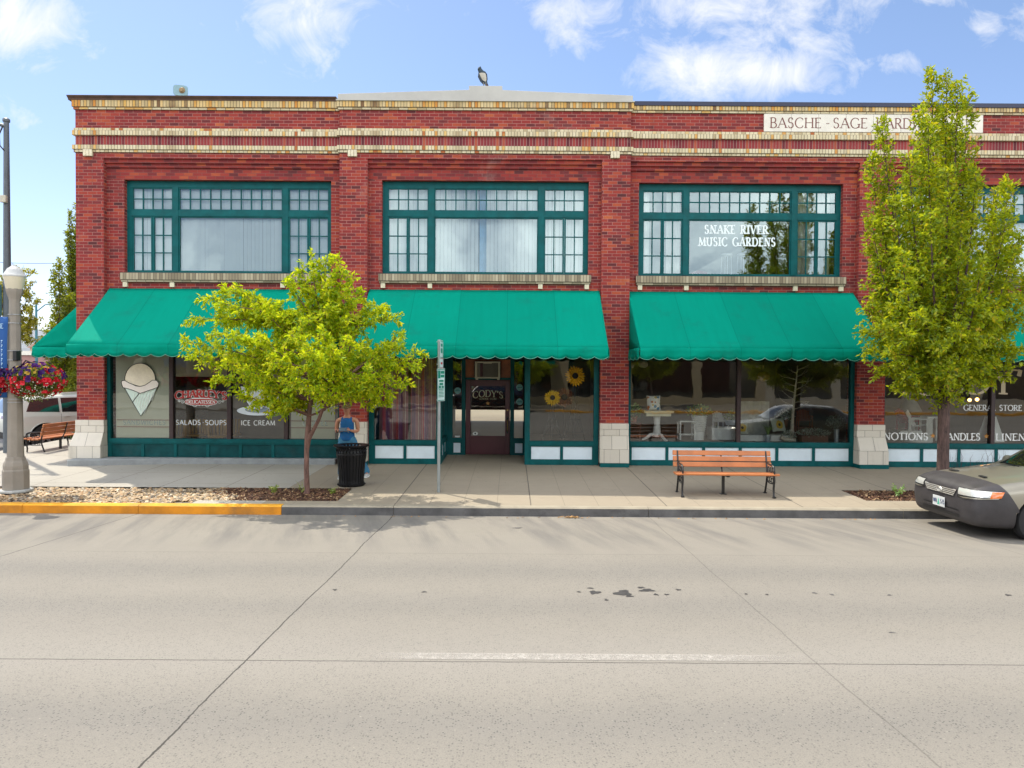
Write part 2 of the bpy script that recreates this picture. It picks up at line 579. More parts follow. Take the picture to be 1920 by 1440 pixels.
# letter: (advance width, [(points, weight T thick / t thin / a by direction, serif at start, serif at end)])
GL = {
    'A': (.78, [([(.02, 0), (.39, 1)], 't', 1, 0), ([(.39, 1), (.76, 0)], 'T', 0, 1), ([(.16, .36), (.62, .36)], 't', 0, 0)]),
    'B': (.62, [([(.1, 0), (.1, 1)], 'T', 1, 1), ([(.1, 1), (.3, 1)] + arc(.3, .76, .22, .24, 90, -90) + [(.1, .52)], 'a', 0, 0),
                ([(.1, .52), (.32, .52)] + arc(.32, .26, .26, .26, 90, -90) + [(.1, 0)], 'a', 0, 0)]),
    'C': (.78, [(arc(.44, .5, .41, .5, 48, 312, 22), 'a', 2, 2)]),
    'D': (.80, [([(.1, 0), (.1, 1)], 'T', 1, 1), ([(.1, 1), (.3, 1)] + arc(.3, .5, .44, .5, 90, -90, 18) + [(.1, 0)], 'a', 0, 0)]),
    'E': (.58, [([(.1, 0), (.1, 1)], 'T', 1, 1), ([(.1, .985), (.52, .985)], 't', 0, 2), ([(.1, .53), (.43, .53)], 't', 0, 0), ([(.1, .015), (.54, .015)], 't', 0, 2)]),
    'F': (.55, [([(.1, 0), (.1, 1)], 'T', 1, 1), ([(.1, .985), (.52, .985)], 't', 0, 2), ([(.1, .53), (.43, .53)], 't', 0, 0)]),
    'G': (.82, [(arc(.44, .5, .41, .5, 48, 330, 22), 'a', 2, 0), ([(.76, .05), (.76, .42)], 'T', 0, 1)]),
    'H': (.82, [([(.1, 0), (.1, 1)], 'T', 1, 1), ([(.72, 0), (.72, 1)], 'T', 1, 1), ([(.1, .52), (.72, .52)], 't', 0, 0)]),
    'I': (.30, [([(.15, 0), (.15, 1)], 'T', 1, 1)]),
    'K': (.74, [([(.1, 0), (.1, 1)], 'T', 1, 1), ([(.66, 1), (.12, .44)], 't', 1, 0), ([(.27, .58), (.70, 0)], 'T', 0, 1)]),
    'L': (.55, [([(.1, 0), (.1, 1)], 'T', 1, 1), ([(.1, .015), (.52, .015)], 't', 0, 2)]),
    'M': (.96, [([(.08, 0), (.14, 1)], 't', 1, 0), ([(.14, 1), (.48, .08)], 'T', 0, 0), ([(.48, .08), (.82, 1)], 't', 0, 0), ([(.82, 1), (.88, 0)], 'T', 0, 1)]),
    'N': (.82, [([(.11, 0), (.11, 1)], 't', 1, 0), ([(.11, 1), (.71, 0)], 'T', 0, 0), ([(.71, 0), (.71, 1)], 't', 0, 1)]),
    'O': (.90, [(arc(.45, .5, .41, .5, 90, 450, 30), 'a', 0, 0)]),
    'P': (.60, [([(.1, 0), (.1, 1)], 'T', 1, 1), ([(.1, 1), (.3, 1)] + arc(.3, .74, .24, .26, 90, -90) + [(.1, .48)], 'a', 0, 0)]),
    'R': (.70, [([(.1, 0), (.1, 1)], 'T', 1, 1), ([(.1, 1), (.3, 1)] + arc(.3, .75, .24, .25, 90, -90) + [(.1, .50)], 'a', 0, 0), ([(.30, .50), (.66, 0)], 'T', 0, 1)]),
    'S': (.56, [(arc(.28, .75, .20, .25, 35, 262, 14) + arc(.27, .26, .22, .26, 82, -145, 14), 'a', 2, 2)]),
    'T': (.68, [([(.34, 0), (.34, 1)], 'T', 1, 0), ([(.03, .985), (.65, .985)], 't', 2, 2)]),
    'U': (.80, [([(.11, 1), (.11, .38)] + arc(.40, .38, .29, .38, 180, 360) + [(.69, 1)], 'a', 1, 1)]),
    'V': (.76, [([(.03, 1), (.38, 0)], 'T', 1, 0), ([(.38, 0), (.73, 1)], 't', 0, 1)]),
    'W': (1.08, [([(.03, 1), (.29, 0)], 'T', 1, 0), ([(.29, 0), (.54, .92)], 't', 0, 0), ([(.54, .92), (.79, 0)], 'T', 0, 0), ([(.79, 0), (1.05, 1)], 't', 0, 1)]),
    'Y': (.74, [([(.03, 1), (.37, .46)], 'T', 1, 0), ([(.71, 1), (.37, .46)], 't', 1, 0), ([(.37, .46), (.37, 0)], 'T', 0, 1)]),
    "'": (.22, [([(.13, 1), (.08, .74)], 'T', 0, 0)]),
    '-': (.46, [([(.06, .44), (.40, .44)], 't', 0, 0)]),
    '.': (.24, [([(.12, 0), (.12, .10)], 'T', 0, 0)]),
    '*': (.34, [([(.17, .42), (.17, .56)], 'T', 0, 0)]),
    ' ': (.42, []),
    '5': (.6, [([(.5, 1), (.14, 1), (.11, .56)] + arc(.28, .31, .24, .31, 115, -150), 'a', 0, 0)]),
    '7': (.6, [([(.06, 1), (.54, 1), (.22, 0)], 'a', 0, 0)]),
    '2': (.6, [(arc(.29, .72, .22, .28, 160, -30) + [(.06, 0), (.54, 0)], 'a', 0, 0)]),
}


def text_width(s, ws=1.0, sp=0.10):
    return sum(GL[c][0] * ws + sp for c in s) - sp


def text(mb, s, place, h, thick=.16, thin=.07, serif=.10, ws=1.0, sp=.10, arch=0.0, m=0, step=0.0004, slab=None):
    """strokes of S into MB; place(u, w, d): u along, w up, d out of the surface; u runs 0..width"""
    W = text_width(s, ws, sp) * h
    x = 0.0
    k = 0
    for ch in s:
        adv, strokes = GL[ch]
        for pts, wt, s0, s1 in strokes:
            P = [(x + px * ws * h, py * h) for px, py in pts]

            def warp(p):
                a = arch * (1 - (2 * p[0] / W - 1) ** 2) if W > 0 else 0
                return (p[0], p[1] + a)
            L, R = [], []
            n = len(P)
            for i, p in enumerate(P):
                a = P[max(0, i - 1)]
                b = P[min(n - 1, i + 1)]
                if i == n - 1 and P[0] == P[-1]:
                    b = P[1]
                if i == 0 and P[0] == P[-1]:
                    a = P[-2]
                dx, dy = b[0] - a[0], b[1] - a[1]
                l = math.hypot(dx, dy) or 1
                dx, dy = dx / l, dy / l
                if wt == 'T': tk = thick
                elif wt == 't': tk = thin
                else: tk = thin + (thick - thin) * abs(dy) ** 1.3
                o = tk * h * .5
                L.append(warp((p[0] - dy * o, p[1] + dx * o)))
                R.append(warp((p[0] + dy * o, p[1] - dx * o)))
            dd = (k % 6) * step
            k += 1
            vs = [place(q[0], q[1], dd) for q in L] + [place(q[0], q[1], dd) for q in R]
            mb.add(vs, [(i, i + 1, n + i + 1, n + i) for i in range(n - 1)], m)
            if serif > 0:
                sh = (slab or thin) * h
                for flag, e, q in ((s0, P[0], P[1]), (s1, P[-1], P[-2])):
                    if not flag:
                        continue
                    dd = (k % 6) * step
                    k += 1
                    sgn = 1 if e[1] > q[1] else -1
                    if flag == 1:
                        sl_ = serif * h + thick * h * .5
                        z1 = e[1]
                        z0 = e[1] - sgn * sh
                        qs = [(e[0] - sl_, z0), (e[0] + sl_, z0), (e[0] + sl_, z1), (e[0] - sl_, z1)]
                    else:
                        sv = serif * h * .9
                        up = 1 if e[1] < h * .5 else -1
                        hw = thin * h * .5
                        qs = [(e[0] - hw, e[1] - up * hw), (e[0] + hw, e[1] - up * hw), (e[0] + hw, e[1] + up * sv * 1.6), (e[0] - hw, e[1] + up * sv * 1.6)]
                    mb.add([place(*(warp(q) + (dd,))) for q in qs], [(0, 1, 2, 3)], m)
        x += (adv * ws + sp) * h
    return W


def wall_place(x0, z0, y):
    return lambda u, w_, d_: (x0 + u, y - d_, z0 + w_)


def star(mb, cx, cz, r, y, m=0):
    pts = []
    for i in range(10):
        a = PI / 2 + i * PI / 5
        rr = r if i % 2 == 0 else r * .42
        pts.append((cx + rr * math.cos(a), cz + rr * math.sin(a)))
    mb.prism(pts, 'y', y, y + .0015, m)
# ------------------------------------------------------------------ ground, street, pavements
YF = 16.64                 # facade plane
YK = 12.0                  # kerb face on this side
YK2 = -8.4                 # kerb face across the street
YC = 1.8                   # crown of the road
XL = -10.22                # left corner of the building


def road_z(y):
    return 0.163 - 0.04 * math.sqrt((y - YC) ** 2 + 0.16) if y < YK + 1e-6 else -0.245


def walk_z(y):
    return -(YF - y) * 0.02


def concrete_road():
    m, t = newmat('worn exposed aggregate concrete')
    geo = t.n('ShaderNodeNewGeometry')
    pos = geo.outputs['Position']
    p = t.sep(pos)
    x, y = p[0], p[1]
    base = (0.280, 0.250, 0.208)
    n1 = t.noise(pos, 0.35, 6.0, 0.65)
    n2 = t.noise(pos, 2.2, 5.0, 0.65)
    c = t.mix(t.math('MULTIPLY', t.math('ADD', n1, n2), 0.5), tuple(b * .80 for b in base), tuple(b * 1.12 for b in base))
    # wheel paths: a little polished and darker aggregate, bands along the street
    ny = t.math('ADD', y, t.math('MULTIPLY', n1, 0.7))
    band = None
    for yc, sg, am in ((8.15, .42, 1.0), (6.75, .38, .8), (4.35, .34, 1.0), (2.9, .4, .8)):
        q = t.math('DIVIDE', t.math('SUBTRACT', ny, yc + .35), sg)
        gq = t.math('MULTIPLY', t.math('EXPONENT', t.math('MULTIPLY', t.math('MULTIPLY', q, q), -1.0)), am)
        band = gq if band is None else t.math('ADD', band, gq)
    agg = t.math('ADD', 0.48, t.math('MULTIPLY', band, 0.45), clamp=True)
    c = t.mix(t.math('MULTIPLY', band, 0.44, clamp=True), c, (0.185, 0.17, 0.152))
    lt_ = t.math('DIVIDE', t.math('SUBTRACT', ny, 5.75), .55)
    c = t.mix(t.math('MULTIPLY', t.math('EXPONENT', t.math('MULTIPLY', t.math('MULTIPLY', lt_, lt_), -1.0)), 0.5), c, (0.325, 0.295, 0.255))
    # aggregate stones
    vo = t.n('ShaderNodeTexVoronoi', feature='F1', ins={'Vector': pos, 'Scale': 58.0, 'Randomness': 1.0})
    vo2 = t.n('ShaderNodeTexVoronoi', feature='F1', ins={'Vector': pos, 'Scale': 120.0, 'Randomness': 1.0})
    sp = t.n('ShaderNodeSeparateColor', ins={0: vo.outputs['Color']})
    sp2 = t.n('ShaderNodeSeparateColor', ins={0: vo2.outputs['Color']})
    s1 = t.math('MULTIPLY', t.math('LESS_THAN', vo.outputs['Distance'], 0.36), t.math('GREATER_THAN', sp.outputs[0], 0.60))
    s2 = t.math('MULTIPLY', t.math('LESS_THAN', vo2.outputs['Distance'], 0.42), t.math('GREATER_THAN', sp2.outputs[0], 0.55))
    stone = t.ramp(sp.outputs[1], [(0.0, (0.055, 0.055, 0.055)), (0.55, (0.12, 0.108, 0.098)), (0.8, (0.17, 0.15, 0.13)), (1.0, (0.36, 0.32, 0.27))])
    travel = t.math('LESS_THAN', y, 9.08)
    k1 = t.math('MULTIPLY', t.math('MULTIPLY', s1, agg), t.math('ADD', 0.25, t.math('MULTIPLY', travel, 0.75)))
    c = t.mix(k1, c, stone)
    k2 = t.math('MULTIPLY', t.math('MULTIPLY', s2, 0.42), t.math('ADD', 0.3, t.math('MULTIPLY', travel, 0.7)))
    c = t.mix(k2, c, (0.13, 0.118, 0.105))
    n3 = t.noise(pos, 160.0, 2.0, 0.6)
    c = t.mix(t.math('MULTIPLY', t.math('SUBTRACT', n3, .30, clamp=True), 0.9), c, (0.11, 0.125, 0.11))
    # traffic grime between the wheel paths
    g = t.math('MULTIPLY', t.math('SUBTRACT', t.noise(t.comb(t.math('MULTIPLY', x, 0.12), y, 0.0), 1.1, 4.0, 0.6), 0.45), 1.6, clamp=True)
    c = t.mix(t.math('MULTIPLY', g, 0.30), c, (0.20, 0.185, 0.17))
    # smooth parking lane with fine tining and water streaks running to the gutter
    park = t.math('GREATER_THAN', y, 9.08)
    streak = t.noise(t.comb(t.math('MULTIPLY', t.math('ADD', x, t.math('MULTIPLY', y, 0.25)), 2.3), t.math('MULTIPLY', y, 0.28), 0.0), 1.2, 4.0, 0.6)
    st = t.math('MULTIPLY', t.math('SUBTRACT', streak, 0.44), 4.5, clamp=True)
    st = t.math('MULTIPLY', t.math('MULTIPLY', st, park), t.math('MULTIPLY', t.math('SUBTRACT', y, 9.0), 0.8, clamp=True))
    c = t.mix(t.math('MULTIPLY', st, 0.8), c, (0.15, 0.14, 0.127))
    tin = t.math('SINE', t.math('MULTIPLY', x, 2 * PI / 0.028))
    # joints
    wob = t.math('MULTIPLY', t.math('SUBTRACT', t.noise(pos, 5.0, 4.0, 0.7), 0.5), 0.03)
    wob2 = t.math('MULTIPLY', t.math('SUBTRACT', t.noise(pos, 0.4, 2.0, 0.5), 0.5), 0.10)
    fx = t.math('ADD', t.math('ADD', x, 2.0), t.math('ADD', wob, wob2))
    pm = t.math('PINGPONG', fx, 4.33 / 2)
    j1 = t.math('LESS_THAN', pm, t.math('ADD', 0.003, t.math('MULTIPLY', n2, 0.007)))
    j1 = t.math('MULTIPLY', j1, t.math('SUBTRACT', 1.0, t.math('MULTIPLY', t.math('GREATER_THAN', x, 0.5), 0.62)))
    j2 = t.math('LESS_THAN', t.math('ABSOLUTE', t.math('ADD', t.math('SUBTRACT', y, 5.33), t.math('MULTIPLY', wob, 0.7))), 0.0055)
    j3 = t.math('MULTIPLY', t.math('LESS_THAN', t.math('ABSOLUTE', t.math('ADD', t.math('SUBTRACT', y, 9.08), t.math('MULTIPLY', wob, 0.4))), 0.008), 0.3)
    j4 = t.math('LESS_THAN', t.math('ABSOLUTE', t.math('ADD', t.math('SUBTRACT', y, 1.8), t.math('MULTIPLY', wob, 0.7))), 0.008)
    gut = t.math('MULTIPLY', t.math('LESS_THAN', t.math('ABSOLUTE', t.math('SUBTRACT', y, 11.62)), 0.006), 0.35)
    jj = t.math('MAXIMUM', t.math('MAXIMUM', j1, j2), t.math('MAXIMUM', j4, t.math('MAXIMUM', j3, gut)))
    c = t.mix(t.math('MULTIPLY', jj, 0.92), c, (0.045, 0.04, 0.035))
    # drip stains
    n5 = t.noise(pos, 3.4, 5.0, 0.75, 0.5)
    dr = t.math('MULTIPLY', t.math('SUBTRACT', n5, 0.685), 14.0, clamp=True)
    c = t.mix(t.math('MULTIPLY', dr, 0.35), c, (0.12, 0.11, 0.10))
    hh = t.math('ADD', t.math('MULTIPLY', n3, 0.4), t.math('ADD', t.math('MULTIPLY', s1, -0.25), t.math('ADD', t.math('MULTIPLY', t.math('MULTIPLY', tin, park), 0.14), t.math('MULTIPLY', jj, -1.0))))
    bp = t.n('ShaderNodeBump', ins={'Strength': 0.55, 'Distance': 0.006, 'Height': hh})
    b = t.n('ShaderNodeBsdfPrincipled', ins={'Base Color': c, 'Roughness': 0.85, 'Normal': bp.outputs[0], 'Specular IOR Level': 0.3})
    finish(t, b.outputs[0])
    return m


def concrete_walk():
    m, t = newmat('broom finished pavement concrete')
    geo = t.n('ShaderNodeNewGeometry')
    pos = geo.outputs['Position']
    p = t.sep(pos)
    x, y = p[0], p[1]
    n1 = t.noise(pos, 0.6, 6.0, 0.65)
    n2 = t.noise(pos, 4.0, 5.0, 0.7)
    n3 = t.noise(pos, 140.0, 2.0, 0.6)
    nn = t.math('MULTIPLY', t.math('ADD', n1, n2), 0.5)
    old = t.mix(nn, (0.27, 0.225, 0.165), (0.38, 0.325, 0.24))
    new = t.mix(nn, (0.35, 0.325, 0.275), (0.45, 0.42, 0.36))
    edge = t.math('LESS_THAN', t.math('ADD', x, t.math('MULTIPLY', t.math('SUBTRACT', y, 13.6), 0.0)), -4.28)
    c = t.mix(edge, old, new)
    c = t.mix(t.math('MULTIPLY', n3, 0.22), c, (0.16, 0.14, 0.12))
    wob = t.math('MULTIPLY', t.math('SUBTRACT', t.noise(pos, 6.0, 4.0, 0.7), 0.5), 0.018)
    fx = t.math('ADD', t.math('ADD', x, 2.0), wob)
    fine = t.math('LESS_THAN', t.math('PINGPONG', fx, 0.585 / 2), 0.0045)
    deep = t.math('LESS_THAN', t.math('PINGPONG', fx, 2.34 / 2), 0.010)
    fy = t.math('ADD', t.math('SUBTRACT', y, 12.22), wob)
    finey = t.math('MULTIPLY', t.math('LESS_THAN', t.math('PINGPONG', fy, 0.60 / 2), 0.004), 0.35)
    newx = t.math('LESS_THAN', t.math('PINGPONG', t.math('ADD', t.math('ADD', x, 4.28), wob), 1.25 / 2), 0.007)
    newy = t.math('LESS_THAN', t.math('PINGPONG', t.math('ADD', t.math('SUBTRACT', y, 15.3), wob), 1.25 / 2), 0.006)
    jo = t.math('MAXIMUM', t.math('MAXIMUM', t.math('MULTIPLY', fine, 0.55), deep), finey)
    jn = t.math('MAXIMUM', newx, t.math('MULTIPLY', newy, 0.8))
    jj = t.math('ADD', t.math('MULTIPLY', jo, t.math('SUBTRACT', 1.0, edge)), t.math('MULTIPLY', jn, edge))
    c = t.mix(t.math('MULTIPLY', jj, 0.72), c, (0.07, 0.06, 0.05))
    # wet-looking grime near the shop fronts and dull blotches
    n5 = t.noise(pos, 1.5, 6.0, 0.7, 0.3)
    bl = t.math('MULTIPLY', t.math('SUBTRACT', n5, 0.60), 5.0, clamp=True)
    c = t.mix(t.math('MULTIPLY', bl, 0.5), c, (0.15, 0.135, 0.115))
    vo = t.n('ShaderNodeTexVoronoi', feature='F1', ins={'Vector': pos, 'Scale': 4.4, 'Randomness': 1.0})
    gum = t.math('LESS_THAN', vo.outputs['Distance'], 0.075)
    c = t.mix(t.math('MULTIPLY', gum, 0.5), c, (0.11, 0.10, 0.09))
    hh = t.math('ADD', t.math('MULTIPLY', n3, 0.3), t.math('MULTIPLY', jj, -1.0))
    bp = t.n('ShaderNodeBump', ins={'Strength': 0.5, 'Distance': 0.006, 'Height': hh})
    b = t.n('ShaderNodeBsdfPrincipled', ins={'Base Color': c, 'Roughness': 0.82, 'Normal': bp.outputs[0], 'Specular IOR Level': 0.3})
    finish(t, b.outputs[0])
    return m


M_ROAD = concrete_road()
M_WALK = concrete_walk()
M_KERB = paint('grey kerb concrete', (0.31, 0.27, 0.20), 0.85, var=0.15, scale=3.0, bump=0.5, bscale=60)
M_KERBF = paint('tyre blackened and shade darkened kerb face', (0.095, 0.092, 0.09), 0.85, var=0.35, scale=3.0, bump=0.6, bscale=40, dirt=(0.035, 0.033, 0.032), dirt_amt=0.7)  # tyre dirt plus the upright face's shade, both painted into the colour
M_YKERB = paint('faded yellow kerb paint', (0.74, 0.34, 0.012), 0.7, var=0.15, scale=3.0, bump=0.5, bscale=50, dirt=(0.22, 0.15, 0.07), dirt_amt=0.55)

mb = MB()
ys = [YK, 11, 9.08, 7, 5, 3.6, 2.8, 2.2, 1.8, 1.4, .8, 0, -2, -4, -6, YK2]
xs = [-70, -40, -20, -14, -8, 0, 8, 20, 60]
vs = [(x, y, road_z(y)) for y in ys for x in xs]
fs = []
for i in range(len(ys) - 1):
    for j in range(len(xs) - 1):
        a = i * len(xs) + j
        fs.append((a, a + len(xs), a + len(xs) + 1, a + 1))
mb.add(vs, fs)
road = kind(mb.build('road', M_ROAD), 'structure')

# worn white lane line
m, t = newmat('worn white road paint')
geo = t.n('ShaderNodeNewGeometry')
pp = t.sep(geo.outputs['Position'])
n = t.noise(geo.outputs['Position'], 14.0, 6.0, 0.8)
n2 = t.noise(geo.outputs['Position'], 90.0, 2.0, 0.6)
endf = t.math('MULTIPLY', t.math('MULTIPLY', t.math('SUBTRACT', pp[0], -1.12), 2.2, clamp=True), t.math('MULTIPLY', t.math('SUBTRACT', 2.35, pp[0]), 1.4, clamp=True))
al = t.math('MULTIPLY', t.math('MULTIPLY', t.math('SUBTRACT', t.math('ADD', n, t.math('MULTIPLY', n2, 0.6)), 0.46), 1.5, clamp=True), endf)
b = t.n('ShaderNodeBsdfPrincipled', ins={'Base Color': (0.46, 0.43, 0.38, 1), 'Roughness': 0.7})
tr = t.n('ShaderNodeBsdfTransparent')
mx = t.n('ShaderNodeMixShader', ins={0: al, 1: tr.outputs[0], 2: b.outputs[0]})
finish(t, mx.outputs[0])
mb = MB()
mb.quad((-1.15, 5.37, road_z(5.37) + .004), (2.38, 5.37, road_z(5.37) + .004), (2.38, 5.50, road_z(5.5) + .004), (-1.15, 5.50, road_z(5.5) + .004))
mb.build('lane_marking', m, road)

# oil drips and patched spalls
M_OIL = paint('dark oil stain', (0.045, 0.042, 0.04), 0.6, var=0.4, scale=30)
M_PATCH = paint('grey crack filler', (0.10, 0.094, 0.088), 0.8, var=0.3, scale=30)


def blob(mb, px, py, rpx, rpy, m=0, n=18, seed=0, thr=.45):
    r = random.Random(seed + int(px))
    ph = [r.uniform(0, 6.28) for _ in range(4)]
    c = None
    pts = []
    # road plane through the pixel, then a small irregular outline in metres
    Y = 6.0
    for _ in range(30):
        q = at(px, py, Y)
        Y += (road_z(Y) - q.z) * -6.0
    c = at(px, py, Y)
    sx = rpx / F * Y
    sy = rpy / F * Y * Y / 2.0
    for i in range(n):
        a = 2 * PI * i / n
        k = 1 + thr * (math.sin(3 * a + ph[0]) * .5 + math.sin(5 * a + ph[1]) * .4 + math.sin(2 * a + ph[2]) * .4)
        x, y = c.x + sx * k * math.cos(a), c.y + sy * k * math.sin(a)
        pts.append((x, y, road_z(y) + .003))
    mb.add(pts, [tuple(range(n))], m)


mb = MB()
for (px, py, a, b_) in [(1115, 1111, 9, 3.5), (1168, 1112, 14, 5.5), (1213, 1107, 12, 3.0), (1137, 1125, 4, 1.5), (1180, 1118, 6, 2), (1230, 1115, 4, 1.6), (1250, 1115, 4, 1.2),
                        (1272, 1106, 5, 1.2), (1399, 1114, 3, 1), (1438, 1115, 3, .9),
                        (1890, 1116, 5, 1.5), (1055, 1338, 5, 3), (38, 1257, 3, 1.6), (1107, 1103, 5, 1.2), (1085, 1110, 4, 1), (1202, 1102, 7, 1.3), (795, 1110, 4, 1.2), (628, 1106, 4, 1.2)]:
    blob(mb, px, py, a, b_, 0)
mb.build('oil_stain', M_OIL, road)
mb = MB()
for (px, py, a, b_) in [(970, 990, 9, 1.0), (1672, 1197, 6, 1.0), (1527, 1112, 4, 1.3), (1560, 1115, 4, 1.3), (1668, 1116, 4, 1.2), (428, 1278, 9, 6), (395, 1370, 11, 5), (416, 1297, 6, 3)]:
    blob(mb, px, py, a, b_, 0)
mb.build('patched_spall', M_PATCH, road)

# pavement: one sheet with the planting strips left open
ZW = walk_z
mb = MB()
GX0, GX1 = -11.2, -3.05          # gravel + mulch strip
gy0, gy1 = 12.42, 13.62
TX0, TX1 = 6.4, 8.3              # bed of the right hand tree
ty0, ty1 = 12.75, 13.75


def wq(x0, x1, y0, y1):
    mb.quad((x0, y0, ZW(y0)), (x1, y0, ZW(y0)), (x1, y1, ZW(y1)), (x0, y1, ZW(y1)))


YB = YF + 0.9
yk = YK + .15
for (x0, x1, y0, y1) in [(-13.4, 30, 13.75, YB), (-13.4, XL, YB, 21.4), (-13.4, 6.4, 13.62, 13.75), (8.3, 30, 12.75, 13.75), (-3.05, 6.4, 12.75, 13.62),
                         (-3.05, 30, yk, 12.75), (-5.5, -3.05, yk, 12.42), (-13.4, -11.2, yk, 13.62),
                         (-11.4, XL, 21.4, 60)]:
    wq(x0, x1, y0, y1)
# recessed entry floor
mb.quad((-1.7, YB, ZW(YB) + 0.0), (0.4, YB, ZW(YB)), (0.4, YF + 1.75, 0.045), (-1.7, YF + 1.75, 0.045))
side = kind(mb.build('sidewalk', M_WALK), 'structure')
# opposite pavement
mb = MB()
mb.quad((-60, YK2 - .15, -.10), (60, YK2 - .15, -.10), (60, -14, -.02), (-60, -14, -.02))
kind(mb.build('sidewalk', M_WALK), 'structure')

# kerbs
mb = MB()
prof = [(YK, -.30), (YK + .012, -.115), (YK + .04, ZW(YK) + .002), (YK + .15, ZW(YK + .15) + .002), (YK + .15, -.30)]
cuts = [-3.9, -2.0, 2.33, 6.66, 11, 15.3, 19.6, 60]
for a, b_ in zip(cuts, cuts[1:]):
    mb.prism(prof, 'x', a + .004, b_ - .004)
for s in (0,):
    mb.prism([(YK2, -.30), (YK2 - .012, -.115), (YK2 - .04, -.098), (YK2 - .15, -.098), (YK2 - .15, -.30)], 'x', -60, 2.0)
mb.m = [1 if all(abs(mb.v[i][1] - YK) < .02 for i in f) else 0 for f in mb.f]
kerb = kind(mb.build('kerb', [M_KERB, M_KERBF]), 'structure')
mb = MB()
for a, b_ in ((-13.4, -8.3), (-8.3, -6.33), (-6.33, -3.9)):
    mb.prism(prof, 'x', a + .004, b_ - .004)
mb.prism([(YK2, -.30), (YK2 - .012, -.115), (YK2 - .04, -.098), (YK2 - .15, -.098), (YK2 - .15, -.30)], 'x', 2.003, 60)
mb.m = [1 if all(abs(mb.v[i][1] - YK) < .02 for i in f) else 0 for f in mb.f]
kind(mb.build('kerb', [M_YKERB, paint('worn yellow kerb face darkened as shade', (0.54, 0.20, 0.004), 0.75, var=.3, scale=2.5, bump=.5, bscale=40, dirt=(0.12, 0.08, 0.04), dirt_amt=.5)]), 'structure')  # worn yellow paint, its face toned darker to paint in the shade
# kerb along the side street
mb = MB()
mb.box(-13.55, -13.4, YK, 21.4, -.30, -.02)
mb.box(-13.4, -11.4, 21.4, 21.55, -.30, -.02)
mb.box(-11.55, -11.4, 21.55, 60, -.30, -.02)
kind(mb.build('kerb', M_KERB), 'structure')

M_ASPH = paint('grey side street asphalt', (0.16, 0.155, 0.15), 0.9, var=0.2, scale=2.0, bump=0.5, bscale=120)
mb = MB()
mb.quad((-70, YK, -.25), (-11.5, YK, -.25), (-11.5, 90, -.17), (-70, 90, -.17))
kind(mb.build('side_street', M_ASPH), 'structure')
M_EARTH = paint('dry earth and grass', (0.26, 0.21, 0.13), 0.95, var=0.3, scale=0.05)
mb = MB()
mb.quad((-4000, -1500, -.65), (4000, -1500, -.65), (4000, 6000, -.65), (-4000, 6000, -.65))
kind(mb.build('ground', M_EARTH), 'structure')

# river gravel strip: bed + pebbles
M_BED = paint('sandy bed under the gravel', (0.20, 0.165, 0.12), 0.95, var=0.3, scale=20)
mb = MB()
mb.quad((GX0, 12.14, -.13), (GX1, 12.14, -.13), (GX1, 13.64, -.11), (GX0, 13.64, -.11))
kind(mb.build('ground', M_BED), 'structure')
m, t = newmat('mixed river pebbles')
geo = t.n('ShaderNodeNewGeometry')
c = t.ramp(geo.outputs['Random Per Island'], [(0.0, (0.05, 0.045, 0.04)), (0.2, (0.22, 0.165, 0.105)), (0.5, (0.48, 0.34, 0.18)), (0.75, (0.36, 0.20, 0.09)), (0.9, (0.66, 0.56, 0.40)), (1.0, (0.13, 0.115, 0.10))])
n = t.noise(geo.outputs['Position'], 60.0, 2.0, 0.5)
c = t.mix(t.math('MULTIPLY', n, 0.3), c, (0.15, 0.12, 0.09))
b = t.n('ShaderNodeBsdfPrincipled', ins={'Base Color': c, 'Roughness': 0.7})
finish(t, b.outputs[0])
M_PEB = m
r = random.Random(3)
mb = MB()
for i in range(7600):
    x = r.uniform(GX0, -4.9) if i < 7000 else r.uniform(-6.2, -4.6)
    y = r.uniform(12.16, 13.60)
    if x > -5.9 and y < 12.45: continue
    if x > -5.6 + (13.6 - y) * .9: continue
    s = r.uniform(.018, .044)
    if (x + 9.25) ** 2 + (y - 13.2) ** 2 < .36 ** 2: continue
    z = -.13 + (y - 12.14) * .0133 + r.uniform(-.004, .03)
    R = Euler((r.uniform(-.5, .5), r.uniform(-.5, .5), r.uniform(0, 6.3))).to_matrix()
    q = [(1.3, 0, 0), (.3, .95, .1), (-1.1, .5, 0), (-.9, -.7, .05), (.5, -.9, 0), (.1, .05, .75), (-.1, 0, -.7)]
    vs = [Vector((x, y, z)) + R @ (Vector(p) * s) for p in q]
    fs = []
    for k in range(5):
        k2 = (k + 1) % 5
        fs += [(k, k2, 5), (k2, k, 6)]
    mb.add(vs, fs)
g = mb.build('gravel', M_PEB, smooth=True, angle=60)
kind(g, 'stuff')
tag(g, 'tan river pebbles filling the strip behind the yellow kerb', 'gravel')

# bark mulch with fallen leaves
m, t = newmat('bark mulch chips')
geo = t.n('ShaderNodeNewGeometry')
c = t.ramp(geo.outputs['Random Per Island'], [(0.0, (0.035, 0.018, 0.012)), (0.5, (0.10, 0.045, 0.025)), (0.85, (0.20, 0.10, 0.05)), (1.0, (0.42, 0.29, 0.15))])
b = t.n('ShaderNodeBsdfPrincipled', ins={'Base Color': c, 'Roughness': 0.9})
finish(t, b.outputs[0])
M_MULCH = m


